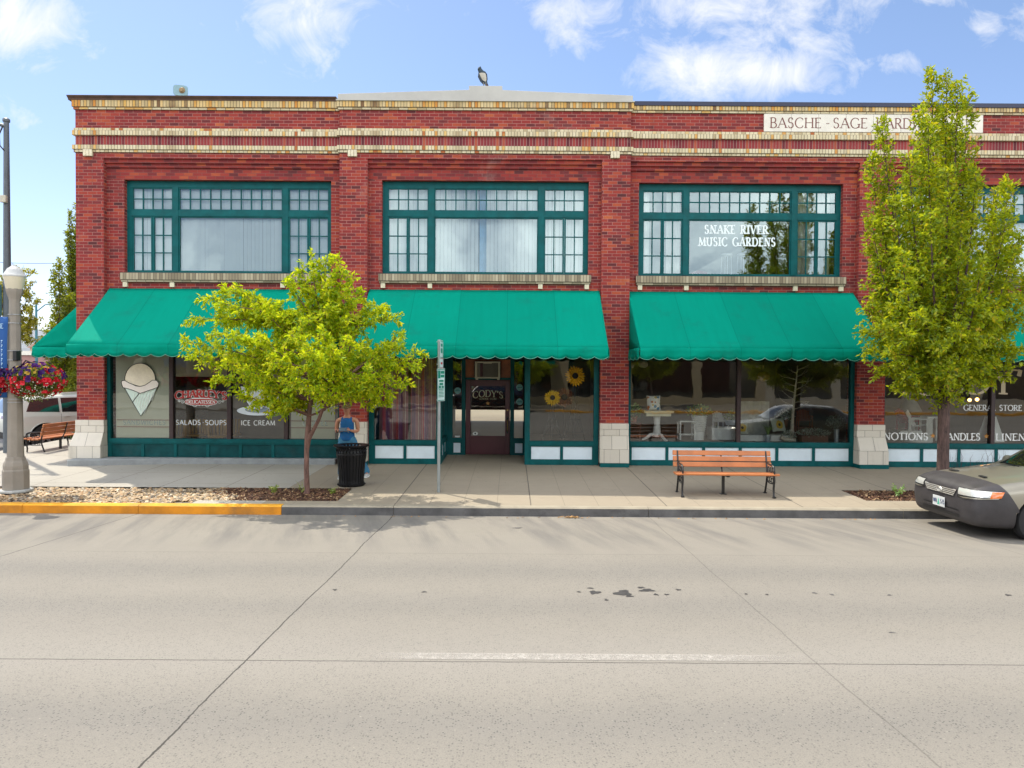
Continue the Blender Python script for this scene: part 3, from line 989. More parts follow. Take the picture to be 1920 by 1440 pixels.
def mulch(x0, x1, y0, y1, n, seed, label):
    r = random.Random(seed)
    mb = MB()
    mb.quad((x0, y0, ZW(y0) - .03), (x1, y0, ZW(y0) - .03), (x1, y1, ZW(y1) - .03), (x0, y1, ZW(y1) - .03))
    for i in range(n):
        x, y = r.uniform(x0, x1), r.uniform(y0, y1)
        if x < -4.9 and (x + 5.75) * 1.0 < (13.6 - y) * .9 + r.uniform(-.3, .3) and x0 < 0: continue
        R = Euler((r.uniform(-.6, .6), r.uniform(-.6, .6), r.uniform(0, 6.3))).to_matrix()
        mb.obox((x, y, ZW(y) - .02 + r.uniform(0, .025)), (r.uniform(.02, .07), r.uniform(.012, .03), r.uniform(.004, .012)), R)
    o = mb.build('mulch', M_MULCH)
    kind(o, 'stuff')
    tag(o, label, 'mulch')


mulch(-5.6, -3.07, 12.44, 13.6, 2600, 5, 'brown bark mulch and fallen leaves around the small street tree')
mulch(TX0 + .02, TX1 - .02, ty0 + .02, ty1 - .02, 1500, 6, 'dark brown bark mulch in the square bed beside the parked sedan')

# far hills at the end of the side street
M_HILL = paint('haze tinted sagebrush mountain', (0.20, 0.215, 0.235), 0.95, var=0.25, scale=0.01)  # blue of the distant haze is painted into the slope colour
M_FOOT = paint('dry tan foothill', (0.44, 0.35, 0.24), 0.95, var=0.15, scale=0.03)


def ridge(name, y0, y1, x0, x1, h, mat, seed):
    r = random.Random(seed)
    ph = [r.uniform(0, 6.28) for _ in range(8)]
    nx, ny = 60, 14
    vs, fs = [], []
    for j in range(ny + 1):
        fy = j / ny
        for i in range(nx + 1):
            x = x0 + (x1 - x0) * i / nx
            k = sum(math.sin(x * 6.28 / ((x1 - x0) / (1.7 * (q + 1))) + ph[q] + fy * q * 1.3) / (q + 1.2) for q in range(7))
            z = h * math.sin(min(1, fy * 1.15) * PI * .5) * (0.80 + .16 * k) * (.86 + .14 * math.sin(fy * 9 + x * .01))
            vs.append((x, y0 + (y1 - y0) * fy, max(-.6, z) - .5))
    for j in range(ny):
        for i in range(nx):
            a = j * (nx + 1) + i
            fs.append((a, a + 1, a + nx + 2, a + nx + 1))
    mb = MB()
    mb.add(vs, fs)
    return kind(mb.build(name, mat, smooth=True), 'structure')


ridge('mountains', 2200, 3600, -3600, 2500, 260, M_HILL, 2)
ridge('hills', 420, 700, -700, 300, 17, M_FOOT, 4)
# ------------------------------------------------------------------ the brick building
RED = [(0.0, (0.085, 0.022, 0.024)), (0.16, (0.18, 0.026, 0.028)), (0.5, (0.27, 0.030, 0.027)), (0.82, (0.325, 0.045, 0.030)), (0.94, (0.40, 0.078, 0.034)), (1.0, (0.46, 0.11, 0.04))]
M_BRICK = brick('red running bond brick', RED, (0.43, 0.20, 0.165), ms=0.0052, grime=0.34, spread=.9)
M_BRICK2 = brick('dark jointed red brick', RED, (0.24, 0.10, 0.085), ms=0.0045, ox=100.05, oz=0.03, grime=0.34, spread=.9)
REDS = [(0.0, (0.11, 0.02, 0.028)), (0.3, (0.22, 0.03, 0.038)), (0.75, (0.30, 0.042, 0.042)), (1.0, (0.40, 0.09, 0.05))]
CREAM = [(0.0, (0.42, 0.33, 0.19)), (0.2, (0.60, 0.52, 0.33)), (0.80, (0.70, 0.62, 0.42)), (0.90, (0.68, 0.46, 0.16)), (0.97, (0.58, 0.27, 0.07)), (1.0, (0.42, 0.13, 0.04))]
OCHRE = [(0.0, (0.20, 0.11, 0.05)), (0.18, (0.52, 0.40, 0.20)), (0.5, (0.66, 0.52, 0.28)), (0.78, (0.66, 0.40, 0.11)), (1.0, (0.56, 0.24, 0.05))]

Z = lambda py: az(py, YF)
Zc1, Zs1, Zs2 = Z(193.5), Z(206), Z(210.5)
Zb1t, Zb1m, Zb1b = Z(245), Z(250), Z(259)
Zr, Zb2m, Zb2b = Z(277), Z(285.5), Z(290.5)
Zk1, Zk2, Zk3 = Z(301), Z(308.5), Z(316)
Zwt, Zwb = Z(338), Z(513.5)
Zsl1, Zsl2 = Z(528), Z(532)
Zaw = Z(543)


def soldier(name, ramp, z0, z1, mort, pitch=.0709, ms=.006, gr=.1):
    h = z1 - z0
    return brick(name, ramp, mort, bw=pitch, rh=h + .002, ms=ms, offset=0.0, ox=100.02, oz=-z0 + 100 * (h + .002), bump=.5, grime=gr, mvar=0.2)


def stretch(name, ramp, z0, z1, mort, bw=.2127):
    h = z1 - z0
    return brick(name, ramp, mort, bw=bw, rh=h + .002, ms=.006, offset=0.0, ox=100.07, oz=-z0 + 100 * (h + .002), bump=.5, grime=.1, mvar=0.2)


DARKM = (0.07, 0.055, 0.045)
M_S1 = soldier('ochre soldier course', OCHRE, Zs1, Zc1, DARKM, gr=.6)
M_S2 = stretch('cream stretcher course', CREAM, Zs2, Zs1, DARKM)
M_S3 = stretch('cream header course', CREAM, Zb1m, Zb1t, (0.25, 0.2, 0.14), .094)
M_S4 = soldier('cream soldier course', CREAM, Zb1b, Zb1m, (0.16, 0.12, 0.09))
M_S5 = soldier('red soldier course', REDS, Zr, Zb1b, (0.34, 0.22, 0.19))
M_S6 = soldier('lower cream soldier course', CREAM, Zb2m, Zr, (0.16, 0.12, 0.09))
M_S7 = stretch('lower cream header course', CREAM, Zb2b, Zb2m, DARKM, .098)
M_SILL = soldier('weathered cream sill course', [(0, (0.22, 0.18, 0.12)), (.5, (0.36, 0.30, 0.20)), (1, (0.50, 0.43, 0.30))], Zsl1, Z(515), (0.12, 0.09, 0.07))
M_SILL2 = stretch('weathered cream sill stretcher', [(0, (0.24, 0.20, 0.13)), (1, (0.50, 0.43, 0.30))], Zsl2, Zsl1, (0.12, 0.09, 0.07))
M_CREAM = paint('cream glazed brick', (0.66, 0.59, 0.42), 0.6, var=0.15, scale=14, bump=0.2)
M_TERRA = brick('cream terracotta block', [(0, (0.60, 0.55, 0.46)), (.5, (0.66, 0.61, 0.52)), (1, (0.72, 0.67, 0.58))], (0.07, 0.055, 0.045), bw=.36, rh=20, ms=.004, offset=0, ox=100.09, oz=5, bump=.3, grime=.12, mvar=0)
M_TERRB = brick('cream terracotta block course', [(0, (0.60, 0.55, 0.46)), (.5, (0.66, 0.61, 0.52)), (1, (0.72, 0.67, 0.58))], (0.07, 0.055, 0.045), bw=.36, rh=20, ms=.004, offset=0, ox=100.27, oz=5, bump=.3, grime=.12, mvar=0)
M_TEAL = paint('dark teal trim paint', (0.001, 0.088, 0.092), 0.5, var=0.22, scale=5, bump=0.12, bscale=30, spec=.2, dirt=(0.03, 0.085, 0.085), dirt_amt=0.1)
M_TEALD = paint('faded dark teal panel paint', (0.003, 0.062, 0.066), 0.5, var=0.3, scale=4, bump=0.15, bscale=30, spec=.2, dirt=(0.06, 0.09, 0.09), dirt_amt=0.25)
M_BROWN = paint('brown painted mullion', (0.045, 0.024, 0.024), 0.5, var=0.15, scale=6)
M_PANEL = paint('pale blue white panel', (0.70, 0.80, 0.86), 0.5, var=0.06, scale=3, dirt=(0.38, 0.40, 0.40), dirt_amt=0.15)
M_GREYM = paint('pale grey sheet metal coping', (0.44, 0.43, 0.39), 0.45, metal=0.0, var=0.08, scale=1.5, dirt=(0.26, 0.25, 0.23), dirt_amt=0.25)
M_NAVY = paint('dark navy flashing', (0.018, 0.022, 0.055), 0.5, var=0.15, scale=3)
M_BRNC = paint('weathered brown metal cornice', (0.10, 0.055, 0.04), 0.6, var=0.3, scale=4, dirt=(0.03, 0.028, 0.03), dirt_amt=0.5)
M_STONE = paint('cream sign stone', (0.74, 0.70, 0.61), 0.7, var=0.07, scale=3, bump=0.15, dirt=(0.42, 0.38, 0.31), dirt_amt=0.2)
M_ROOF = paint('grey gravel roofing', (0.25, 0.24, 0.23), 0.95, var=0.2, scale=5)
M_PLAST = paint('beige interior plaster', (0.26, 0.22, 0.17), 0.9, var=0.1, scale=2)
M_WOODF = paint('brown interior floor', (0.17, 0.13, 0.10), 0.6, var=0.25, scale=4)
M_STEP = paint('blue grey step concrete', (0.27, 0.285, 0.29), 0.85, var=0.15, scale=5, bump=0.4, bscale=70)
M_GLASS = glass('shop window glass', (0.95, 0.98, 0.96), 0.065, wav=0.07)
M_GLASSU = glass('upper window glass', (0.96, 1.0, 0.985), 0.14, wav=0.12, rc=(0.80, 0.97, 0.98))

# horizontal survey of the facade (photo columns at mid height)
X = lambda px, py=560: ax(px, YF, py)
P0a, P0b = X(143), X(195)
P1a, P1b = X(638), X(690)
P2a, P2b = X(1126), X(1179)
P3a, P3b = X(1609), X(1662)
P4a, P4b = X(2096), X(2149)
XR = 24.0
XL = P0a
B = thing('brick_building', 'two storey red brick commercial building with cream brick bands and teal windows', 'building', (0, YF, 0))
BO = (0, YF, 0)
PRJ = .09                   # the middle bay stands a little proud
PAN = .13                   # recessed panels


def segs():
    """(x0, x1, plane) of the three parapet lengths"""
    return [(XL, P1a, YF), (P1a, P2b, YF - PRJ), (P2b, XR, YF)]


mb = MB(BO)
BK = YF + .50
for (x0, x1, y) in segs():
    mb.box(x0, x1, y, BK, Zb1t, Zs2, 0)
    mb.box(x0, x1, y, BK, Zr, Zb1b, 1)
    mb.box(x0, x1, y, BK, Zk1, Zb2b, 0)
    # cores behind the cream bands
    mb.box(x0, x1, y + .02, BK, Zs2, Zc1, 0)
    mb.box(x0, x1, y + .02, BK, Zb1b, Zb1t, 0)
    mb.box(x0, x1, y + .02, BK, Zb2b, Zr, 0)
piers = [(P0a, P0b, YF), (P1a, P1b, YF - PRJ), (P2a, P2b, YF - PRJ), (P3a, P3b, YF), (P4a, P4b, YF)]
for (a, b, y) in piers:
    mb.box(a, b, y, BK, 0, Zk1, 0)
bays = [(P0b, P1a, X(228), X(618), 0), (P1b, P2a, X(715), X(1103), PRJ), (P2b, P3a, X(1198), X(1583), 0), (P3b, P4a, X(1681), X(2068), 0)]
ZHEAD = Z(626)
for (a, b, wl, wr, pr) in bays:
    y = YF - pr
    mb.box(a, b, y + .045, BK, Zk2, Zk1, 2)
    mb.box(a, b, y + .09, BK, Zk3, Zk2, 2)
    p = y + PAN
    mb.box(a, b, p, BK, Zwt, Zk3, 2)
    mb.box(a, wl, p, BK, Zwb, Zwt, 0)
    mb.box(wr, b, p, BK, Zwb, Zwt, 0)
    mb.box(a, b, p, BK, ZHEAD, Zwb, 0)
mb.box(P4b, XR, YF, BK, 0, Zk1, 0)
# side and back walls
mb.box(XL, XL + .5, BK, YF + 24, 0, Zc1, 0)
mb.box(XR - .5, XR, BK, YF + 24, 0, Zc1, 0)
mb.box(XL + .5, XR - .5, YF + 23.5, YF + 24, 0, Zc1, 0)
mb.build('brick_wall', [M_BRICK, M_S5, M_BRICK2], B)


def band(rows, proud, name='cream_brick_band'):
    mb = MB(BO)
    mats = []
    for k, (z0, z1, mat, pr) in enumerate(rows):
        mats.append(mat)
        for i, (x0, x1, y) in enumerate(segs()):
            xa = x0 - (pr if i == 0 else (pr if i == 1 else 0))
            xb = x1 + (pr if i == 1 else 0)
            if i == 0: xb = x1 - pr
            if i == 2: xa = x0 + pr
            mb.box(xa, xb, y - pr, y + .02, z0, z1, k)
            if i == 0:
                mb.box(xa, XL, y + .02, YF + 24, z0, z1, k)
            if i == 1:
                mb.box(xa, xa + pr + .02, y + .02, YF + .02, z0, z1, k)
                mb.box(xb - pr - .02, xb, y + .02, YF + .02, z0, z1, k)
    return mb.build(name, mats, B)


band([(Zs1, Zc1, M_S1, .055), (Zs2, Zs1 - .001, M_S2, .03)], .05)
band([(Zb1m, Zb1t, M_S3, .03), (Zb1b, Zb1m - .001, M_S4, .05)], .05)
band([(Zb2m, Zr, M_S6, .05), (Zb2b, Zb2m - .001, M_S7, .028)], .05)
# triple cream bricks hung under the lower band
for (px, y) in ((166.5, YF), (663, YF - PRJ), (1152, YF - PRJ), (1636, YF), (2122, YF)):
    mb = MB(BO)
    c = X(px, 290)
    for k in (-1, 0, 1):
        mb.box(c + k * .071 - .032, c + k * .071 + .032, y - .06 - (.003 if k == 0 else 0), y + .01, Z(298), Zb2m - .004)
    mb.build('bracket', M_CREAM, B, bevel=.004)

# copings
mb = MB(BO)
pr = [(YF + .5, Zc1 - .004), (YF - .06, Zc1 - .004), (YF - .075, Zc1 + .03), (YF - .12, Zc1 + .065), (YF - .13, Zc1 + .085), (YF + .5, Zc1 + .10)]
mb.prism(pr, 'x', XL - .13, P1a - .075)
mb.prism([(p[0] - YF + 0, p[1]) for p in []] or [(XL + .5, Zc1 - .002), (XL - .06, Zc1 - .002), (XL - .075, Zc1 + .028), (XL - .12, Zc1 + .063), (XL - .128, Zc1 + .083), (XL + .5, Zc1 + .098)], 'y', YF + .5, YF + 24)
mb.build('coping', M_BRNC, B)['label'] = 'weathered brown metal cornice over the left bay'
mb = MB(BO)
y = YF - PRJ
xm = X(911, 180)
x0, x1 = P1a - .05, P2b + .05
zb = Zc1 + .012
mb.box(x0 - .02, x1 + .02, y - .085, YF + .45, zb - .03, zb)
poly = [(x0 + .02, zb + .001), (x1 - .02, zb + .001), (x1 - .02, zb + .13), (X(942, 180), Z(173)), (X(942, 180), Z(165.5)), (X(880, 180), Z(165.5)), (X(880, 180), Z(173)), (x0 + .02, zb + .13)]
mb.prism(poly, 'y', y - .06, YF + .40)
mb.build('coping', M_GREYM, B, bevel=.008)['label'] = 'peaked grey sheet metal coping over the middle bay'
mb = MB(BO)
mb.box(P2b + .075, XR, YF - .075, YF + .5, Zc1 - .055, Zc1 + .045)
mb.build('coping', M_NAVY, B, bevel=.006)['label'] = 'flat dark navy flashing over the right bays'
mb = MB(BO)
mb.box(XL + .5, XR - .5, BK, YF + 23.5, Zc1 - .75, Zc1 - .55)
mb.build('roof', M_ROOF, B)

# terracotta pier bases, battered outwards
for i, (a, b, y) in enumerate(piers):
    mb = MB(BO)
    xa = XL if i == 0 else a
    l0 = .026 if i == 0 else .003
    z0 = .13 if i == 0 else .0
    zz = lambda py: Z(py)
    for row, (zlo, zhi, q0, q1) in enumerate( ((z0 + .09 if i else z0, zz(840), .20 if i in (0, 3) else .11, .195 if i in (0, 3) else .105), (zz(840) + .004, zz(815), .19 if i in (0, 3) else .10, .05), (zz(815) + .004, zz(803), .045, .043), (zz(803) + .004, zz(792), .04, .04))):
        mb.loftz([(zlo, xa - l0 * q0 / .06, b + .004 + q0 * .04, y - q0, y + .12), (zhi, xa - l0 * q1 / .06, b + .004 + q1 * .04, y - q1, y + .12)], row % 2)
    mb.build('pier_base', [M_TERRA, M_TERRB], B, bevel=.006)
    if i:
        mb = MB(BO)
        mb.box(xa - .002, b + .01, y - (.215 if i == 3 else .125), y + .1, -.02, z0 + .087)
        mb.build('plinth', M_TEAL, B)

# ------------------------------------------------------------------ upper windows
ZT0, ZT1 = Z(391.7), Z(352)
ZL0, ZL1 = Z(510.7 - 1.5), Z(406)


def upper_window(wl, wr, pr):
    y = YF - pr + PAN + .12
    mb = MB(BO)
    W = wr - wl
    s = W / (1103 - 715.0)
    q = lambda px: wl + (px - 715) * s
    fr = .10
    z0, z1 = Zwb, Zwt
    m1a, m1b, m2a, m2b = q(801.5), q(812), q(1009), q(1019.5)
    ztr0, ztr1 = Z(404.5), Z(393.5)       # transom bar
    # outer frame
    mb.box(wl, q(724), y, y + fr, z0, z1)
    mb.box(q(1096.5), wr, y, y + fr, z0, z1)
    mb.box(q(724), q(1096.5), y, y + fr, Z(350), z1)
    mb.box(q(724), q(1096.5), y, y + fr, z0, Z(510.5))
    mb.box(m1a, m1b, y - .012, y + fr, Z(510.5), Z(350))
    mb.box(m2a, m2b, y - .012, y + fr, Z(510.5), Z(350))
    secs = [(q(724), m1a), (m1b, m2a), (m2b, q(1096.5))]
    for (a, b) in secs:
        mb.box(a, b, y - .006, y + fr, ztr0, ztr1)
    g = .012
    yb = y + .035

    def sash(a, b, zl, zh, nx, nz, st=.028):
        mb.box(a, a + st, y + .012, y + .06, zl, zh)
        mb.box(b - st, b, y + .012, y + .06, zl, zh)
        mb.box(a + st, b - st, y + .012, y + .06, zl, zl + st)
        mb.box(a + st, b - st, y + .012, y + .06, zh - st, zh)
        for k in range(1, nx):
            c = a + st + (b - a - 2 * st) * k / nx
            mb.box(c - g, c + g, y + .02, y + .052, zl + st, zh - st)
        for k in range(1, nz):
            c = zl + st + (zh - zl - 2 * st) * k / nz
            mb.box(a + st, b - st, y + .022, y + .050, c - g, c + g)
    for i, (a, b) in enumerate(secs):
        sash(a, b, ztr1, Z(350), 10 if i == 1 else 4, 2)
        if i == 1:
            sash(a, b, Z(510.5), ztr0, 1, 1, .03)
        else:
            h = (a + b) / 2
            sash(a, h - .004, Z(510.5), ztr0, 2, 3, .035)
            sash(h + .004, b, Z(510.5), ztr0, 2, 3, .035)
    wdw = mb.build('window', M_TEAL, B)
    mb = MB(BO)
    rr = random.Random(int(wl * 100))
    for (a, b) in secs:
        for (zl, zh) in ((Z(510.5), ztr0), (ztr1, Z(350))):
            # every light sits very slightly out of true, as old glass does
            n = 1
            t1, t2 = rr.uniform(-.004, .004), rr.uniform(-.004, .004)
            mb.quad((a, y + .040 + t1, zl), (b, y + .040 - t1, zl), (b, y + .040 + t2, zh), (a, y + .040 - t2, zh))
    mb.build('pane', M_GLASSU, wdw)
    mb = MB(BO)
    y0 = YF - pr
    a, b = wl - .06, wr + .06
    mb.box(a, b, y0 + .035, y0 + PAN + .14, Zsl1, Z(514.5), 0)
    mb.box(a + .015, b - .015, y0 + .06, y0 + PAN + .14, Zsl2, Zsl1 - .001, 1)
    for px in (718, 806, 1013, 1100):
        c = q(px)
        mb.box(c - .05, c + .05, y0 + .07, y0 + PAN + .02, Z(541), Zsl2 - .002, 2)
    mb.build('sill', [M_SILL, M_SILL2, M_CREAM], wdw)
    return wdw


for (a, b, wl, wr, pr) in bays:
    upper_window(wl, wr, pr)

# upstairs rooms: floor, ceiling, partitions, back wall
mb = MB(BO)
z0, z1 = Z(560), Zk3 + .05
for (a, b) in ((XL + .5, X(664)), (X(664) + .1, X(1152)), (X(1152) + .1, X(1636)), (X(1636) + .1, X(2122))):
    mb.quad((a, BK + .01, z0), (b, BK + .01, z0), (b, YF + 6, z0), (a, YF + 6, z0), 1)
    mb.quad((a, BK + .01, z1), (b, BK + .01, z1), (b, YF + 6, z1), (a, YF + 6, z1), 0)
    mb.quad((a, YF + 6, z0), (b, YF + 6, z0), (b, YF + 6, z1), (a, YF + 6, z1), 0)
    mb.quad((a, BK + .01, z0), (a, YF + 6, z0), (a, YF + 6, z1), (a, BK + .01, z1), 0)
    mb.quad((b, BK + .01, z0), (b, YF + 6, z0), (b, YF + 6, z1), (b, BK + .01, z1), 0)
# shop rooms downstairs
zf, zc = .06, Z(600)
for (a, b, yb) in ((XL + .5, X(664), 6), (X(664) + .1, -1.72, 5), (.40, X(1152), 5), (X(1152) + .1, X(1636), 6), (X(1636) + .1, X(2122), 6)):
    mb.quad((a, BK - .02, zf), (b, BK - .02, zf), (b, YF + yb, zf), (a, YF + yb, zf), 1)
    mb.quad((a, BK + .01, zc), (b, BK + .01, zc), (b, YF + yb, zc), (a, YF + yb, zc), 0)
    mb.quad((a, YF + yb, zf), (b, YF + yb, zf), (b, YF + yb, zc), (a, YF + yb, zc), 0)
    mb.quad((a, BK + .01, zf), (a, YF + yb, zf), (a, YF + yb, zc), (a, BK + .01, zc), 0)
    mb.quad((b, BK + .01, zf), (b, YF + yb, zf), (b, YF + yb, zc), (b, BK + .01, zc), 0)
# raised display floors behind the glass
ZD = Z(829)
for (a, b) in ((P1b + .02, -1.72), (.40, P2a - .02), (P2b + .02, P3a - .02), (P3b + .02, P4a - .02)):
    mb.box(a, b, YF + .30, YF + 2.2, .08, ZD, 1)
mb.build('interior', [M_PLAST, M_WOODF], B)

# ------------------------------------------------------------------ shop fronts
YS = YF + .10
ZSILL1, ZSILL0 = Z(827), Z(835)
ZP1, ZP0 = Z(837.5), Z(861.5)


def shopfront(a, b, mulls, panels, pm, base0, pr=0.0, mw=.10, mm=None):
    """frame with sill rail and bulkhead; mulls = centre x of the mullions"""
    y = YS - pr
    mb = MB(BO)
    mb.box(a, a + mw, y, y + .14, base0, ZHEAD + .0)
    mb.box(b - mw, b, y, y + .14, base0, ZHEAD)
    mb.box(a + mw, b - mw, y, y + .14, Z(672) + .25, ZHEAD)
    mb.box(a + mw, b - mw, y - .03, y + .16, ZSILL0, ZSILL1)
    mb.box(a + mw, b - mw, y + .03, y + .14, base0, ZSILL0)
    # bulkhead rails round the panels
    n = panels
    pa, pb = a + mw, b - mw
    w_ = (pb - pa) / n
    rail = .035
    mb.box(pa, pb, y - .012, y + .03, base0 + .003, ZP0)
    mb.box(pa, pb, y - .012, y + .03, ZP1, ZSILL0)
    for k in range(n + 1):
        c = pa + k * w_
        l, r_ = max(pa, c - rail), min(pb, c + rail)
        mb.box(l, r_, y - .009, y + .03, ZP0, ZP1)
    sf = mb.build('shopfront', M_TEAL, B)
    for k in range(n):
        mb = MB(BO)
        mb.box(pa + k * w_ + rail, pa + (k + 1) * w_ - rail, y + .012, y + .029, ZP0 + .001, ZP1 - .001)
        mb.build('bulkhead_panel', pm, sf)
    xs_ = [a + mw] + list(mulls) + [b - mw]
    for c in mulls:
        mb = MB(BO)
        mb.box(c - .045, c + .045, y - .01, y + .12, ZSILL1, Z(672) + .25)
        mb.build('mullion', mm or M_BROWN, sf)
    for k in range(len(xs_) - 1):
        mb = MB(BO)
        l = xs_[k] + (.045 if k else 0)
        r_ = xs_[k + 1] - (.045 if k < len(xs_) - 2 else 0)
        mb.quad((l, y + .06, ZSILL1), (r_, y + .06, ZSILL1), (r_, y + .06, Z(672) + .25), (l, y + .06, Z(672) + .25))
        mb.build('pane', M_GLASS, sf)
    return sf


M_LET = paint('white window lettering', (0.82, 0.83, 0.80), 0.6, var=0.03)
M_LETC = paint('cream window lettering', (0.66, 0.55, 0.36), 0.6, var=0.04)
M_LETP = paint('pale blue window lettering', (0.82, 0.90, 0.90), 0.6, var=0.02)
M_LETF = paint('faint grey green lettering', (0.34, 0.41, 0.37), 0.6, var=0.03)
M_GOLD = paint('gold star', (0.50, 0.22, 0.04), 0.5, var=0.05)
M_REDL = paint('red logo', (0.50, 0.025, 0.02), 0.5, var=0.05)
M_LINE = paint('red brown pinstripe', (0.22, 0.07, 0.05), 0.6)
M_BLK = paint('black', (0.012, 0.012, 0.013), 0.5, var=0.05)
M_STICK = paint('pale teal sticker', (0.22, 0.46, 0.45), 0.5, var=0.05)
M_STICKD = paint('teal sticker print', (0.03, 0.22, 0.22), 0.5)

# --- left shop: four panes
sf1 = shopfront(X(194, 760), X(640, 760), [X(317, 760), X(426, 760), X(533.5, 760)], 7, M_TEALD, .13)
yl = YS + .056
mb = MB(BO)
Zt = Z(803)                                     # words on the panes
hT = Z(793.5) - Z(802.5)


def centred(mb, s, cx, z0, y, h, **kw):
    W = text_width(s, kw.get('ws', 1.0), kw.get('sp', .10)) * h
    text(mb, s, wall_place(cx - W / 2, z0, y), h, **kw)


SANS = dict(thick=.15, thin=.12, serif=0)


def fitted(mb, s, a, b_, py, pz, h, **kw):
    ws = (X(b_, py) - X(a, py)) / (text_width(s, 1.0, .14) * h)
    text(mb, s, wall_place(X(a, py), Z(pz), yl), h, ws=ws, sp=.14 * ws, **kw)


for s, a, b_ in (('SALADS', 324, 370.5), ('SOUPS', 379.5, 419.5), ('ICE CREAM', 447, 511.5)):
    mb = MB(BO)
    fitted(mb, s, a, b_, 798, 801, hT, **SANS)
    mb.build('lettering', M_LET, sf1)
mb = MB(BO)
centred(mb, '*', X(375.5, 798), Z(801), yl, hT, thick=.15, thin=.12, serif=0)
mb.build('lettering_dot', M_LET, sf1)
mb = MB(BO)
fitted(mb, 'SANDWICHES', 224, 304, 797, 801, hT * .92, **SANS)
mb.build('lettering', M_LETF, sf1)
mb = MB(BO)
fitted(mb, 'COFFEE', 565, 612, 797, 800.5, hT * .95, **SANS)
mb.build('lettering', M_LETF, sf1)
for (pa, pb) in ((212, 312), (539, 632)):
    for py in (790, 803):
        mb = MB(BO)
        mb.box(X(pa, 795), X(pb, 795), yl - .001, yl + .001, Z(py + 2.3) - .006, Z(py + 2.3) + .006)
        mb.build('pinstripe', M_LINE, sf1)
# deli logo
mb = MB(BO)
cx = X(371.5, 745)
hl = Z(737) - Z(751)
W = text_width("CHARLEY'S", 1.12, .07) * hl
pl = wall_place(cx - W / 2, Z(753), yl - .004)
text(mb, "CHARLEY'S", wall_place(cx - W / 2, Z(753), yl + .0015), hl, thick=.36, thin=.25, serif=.12, ws=1.12, sp=.07, arch=.05, m=1)
text(mb, "CHARLEY'S", pl, hl, thick=.27, thin=.16, serif=.09, ws=1.12, sp=.07, arch=.05, m=0)
W2 = X(400, 755) - X(343, 755)
for (dx, dz, m_, dy) in ((.035, .022, 1, .0), (.02, .010, 0, -.002)):
    poly = []
    cz = Z(757.5)
    hw, hh = W2 / 2 + dx, .062 + dz
    for i in range(24):
        a = 2 * PI * i / 24
        poly.append((cx + math.copysign(abs(math.cos(a)) ** .6, math.cos(a)) * hw, cz + math.copysign(abs(math.sin(a)) ** .8, math.sin(a)) * hh))
    mb.prism(poly, 'y', yl - .002 + dy, yl + dy, m_)
mb.box(cx - .22, cx + .22, yl - .003, yl - .001, Z(750.5) - .012, Z(750.5) + .010, 1)
h2 = .075
W3 = text_width('DELICATESSEN', 1.05, .10) * h2
text(mb, 'DELICATESSEN', wall_place(cx - W3 / 2, Z(757.5) - h2 / 2, yl - .007), h2, thick=.24, thin=.14, serif=.07, ws=1.05, sp=.10, m=1)
for s in (-1, 1):                                # scrolls either side and below
    for (r_, ox, oz) in ((.05, .44, 0), (.03, .52, .012)):
        pts = [(cx + s * (ox + r_ * (1 - k / 26) * math.cos(k * .5)), yl - .003, Z(757.5) + oz + r_ * (1 - k / 26) * math.sin(k * .5)) for k in range(22)]
        mb.tube(pts, .006, 4, 1)
    pts = [(cx + s * (.03 + .02 * k), yl - .003, Z(763.5) - .02 + .022 * math.sin(k * .8) - .004 * k * 0) for k in range(12)]
    mb.tube(pts, .007, 4, 1)
mb.build('logo', [M_REDL, M_LET], sf1)

# --- Middle shop: recessed entry
XRL, XRR = -1.66, .33
YD = YF + 1.66
sfL = shopfront(P1b + .004, XRL, [], 2, M_PANEL, .0, mw=.12)
sfR = shopfront(XRR - .02, P2a - .004, [], 2, M_PANEL, .0, mw=.12)


def return_side(xp, sx, name='shopfront'):
    """glazed return of the entry; xp = plane, sx = +1 when the glass looks towards +X"""
    mb = MB(BO)
    y0, y1 = YS + .16, YD - .02
    x0, x1 = (xp - .10, xp) if sx > 0 else (xp, xp + .10)
    mb.box(x0, x1, y0, y0 + .07, .0, Z(672) + .25)
    mb.box(x0, x1, y1 - .10, y1, .0, Z(672) + .25)
    mb.box(x0, x1, y0 + .07, y1 - .10, ZSILL0, ZSILL1)
    mb.box(x0, x1, y0 + .07, y1 - .10, .0, ZP0)
    mb.box(x0, x1, y0 + .07, y1 - .10, ZP1, ZSILL0 - .001)
    ym = (y0 + y1) / 2
    mb.box(x0, x1, ym - .035, ym + .035, ZP0, ZP1)
    mb.box(x0, x1, y0 + .07, y1 - .10, Z(672) + .12, Z(672) + .25)
    s_ = mb.build(name, M_TEAL, B)
    mb = MB(BO)
    xq = xp - .05 * sx
    for (a, b) in ((y0 + .07, ym - .035), (ym + .035, y1 - .10)):
        mb.box(xq - .01, xq + .01, a, b, ZP0, ZP1)
    mb.build('bulkhead_panel', M_PANEL, s_)
    mb = MB(BO)
    mb.quad((xq, y0 + .07, ZSILL1), (xq, y1 - .1, ZSILL1), (xq, y1 - .1, Z(672) + .12), (xq, y0 + .07, Z(672) + .12))
    mb.build('pane', M_GLASS, s_)


return_side(XRL, 1)
return_side(XRR, -1)
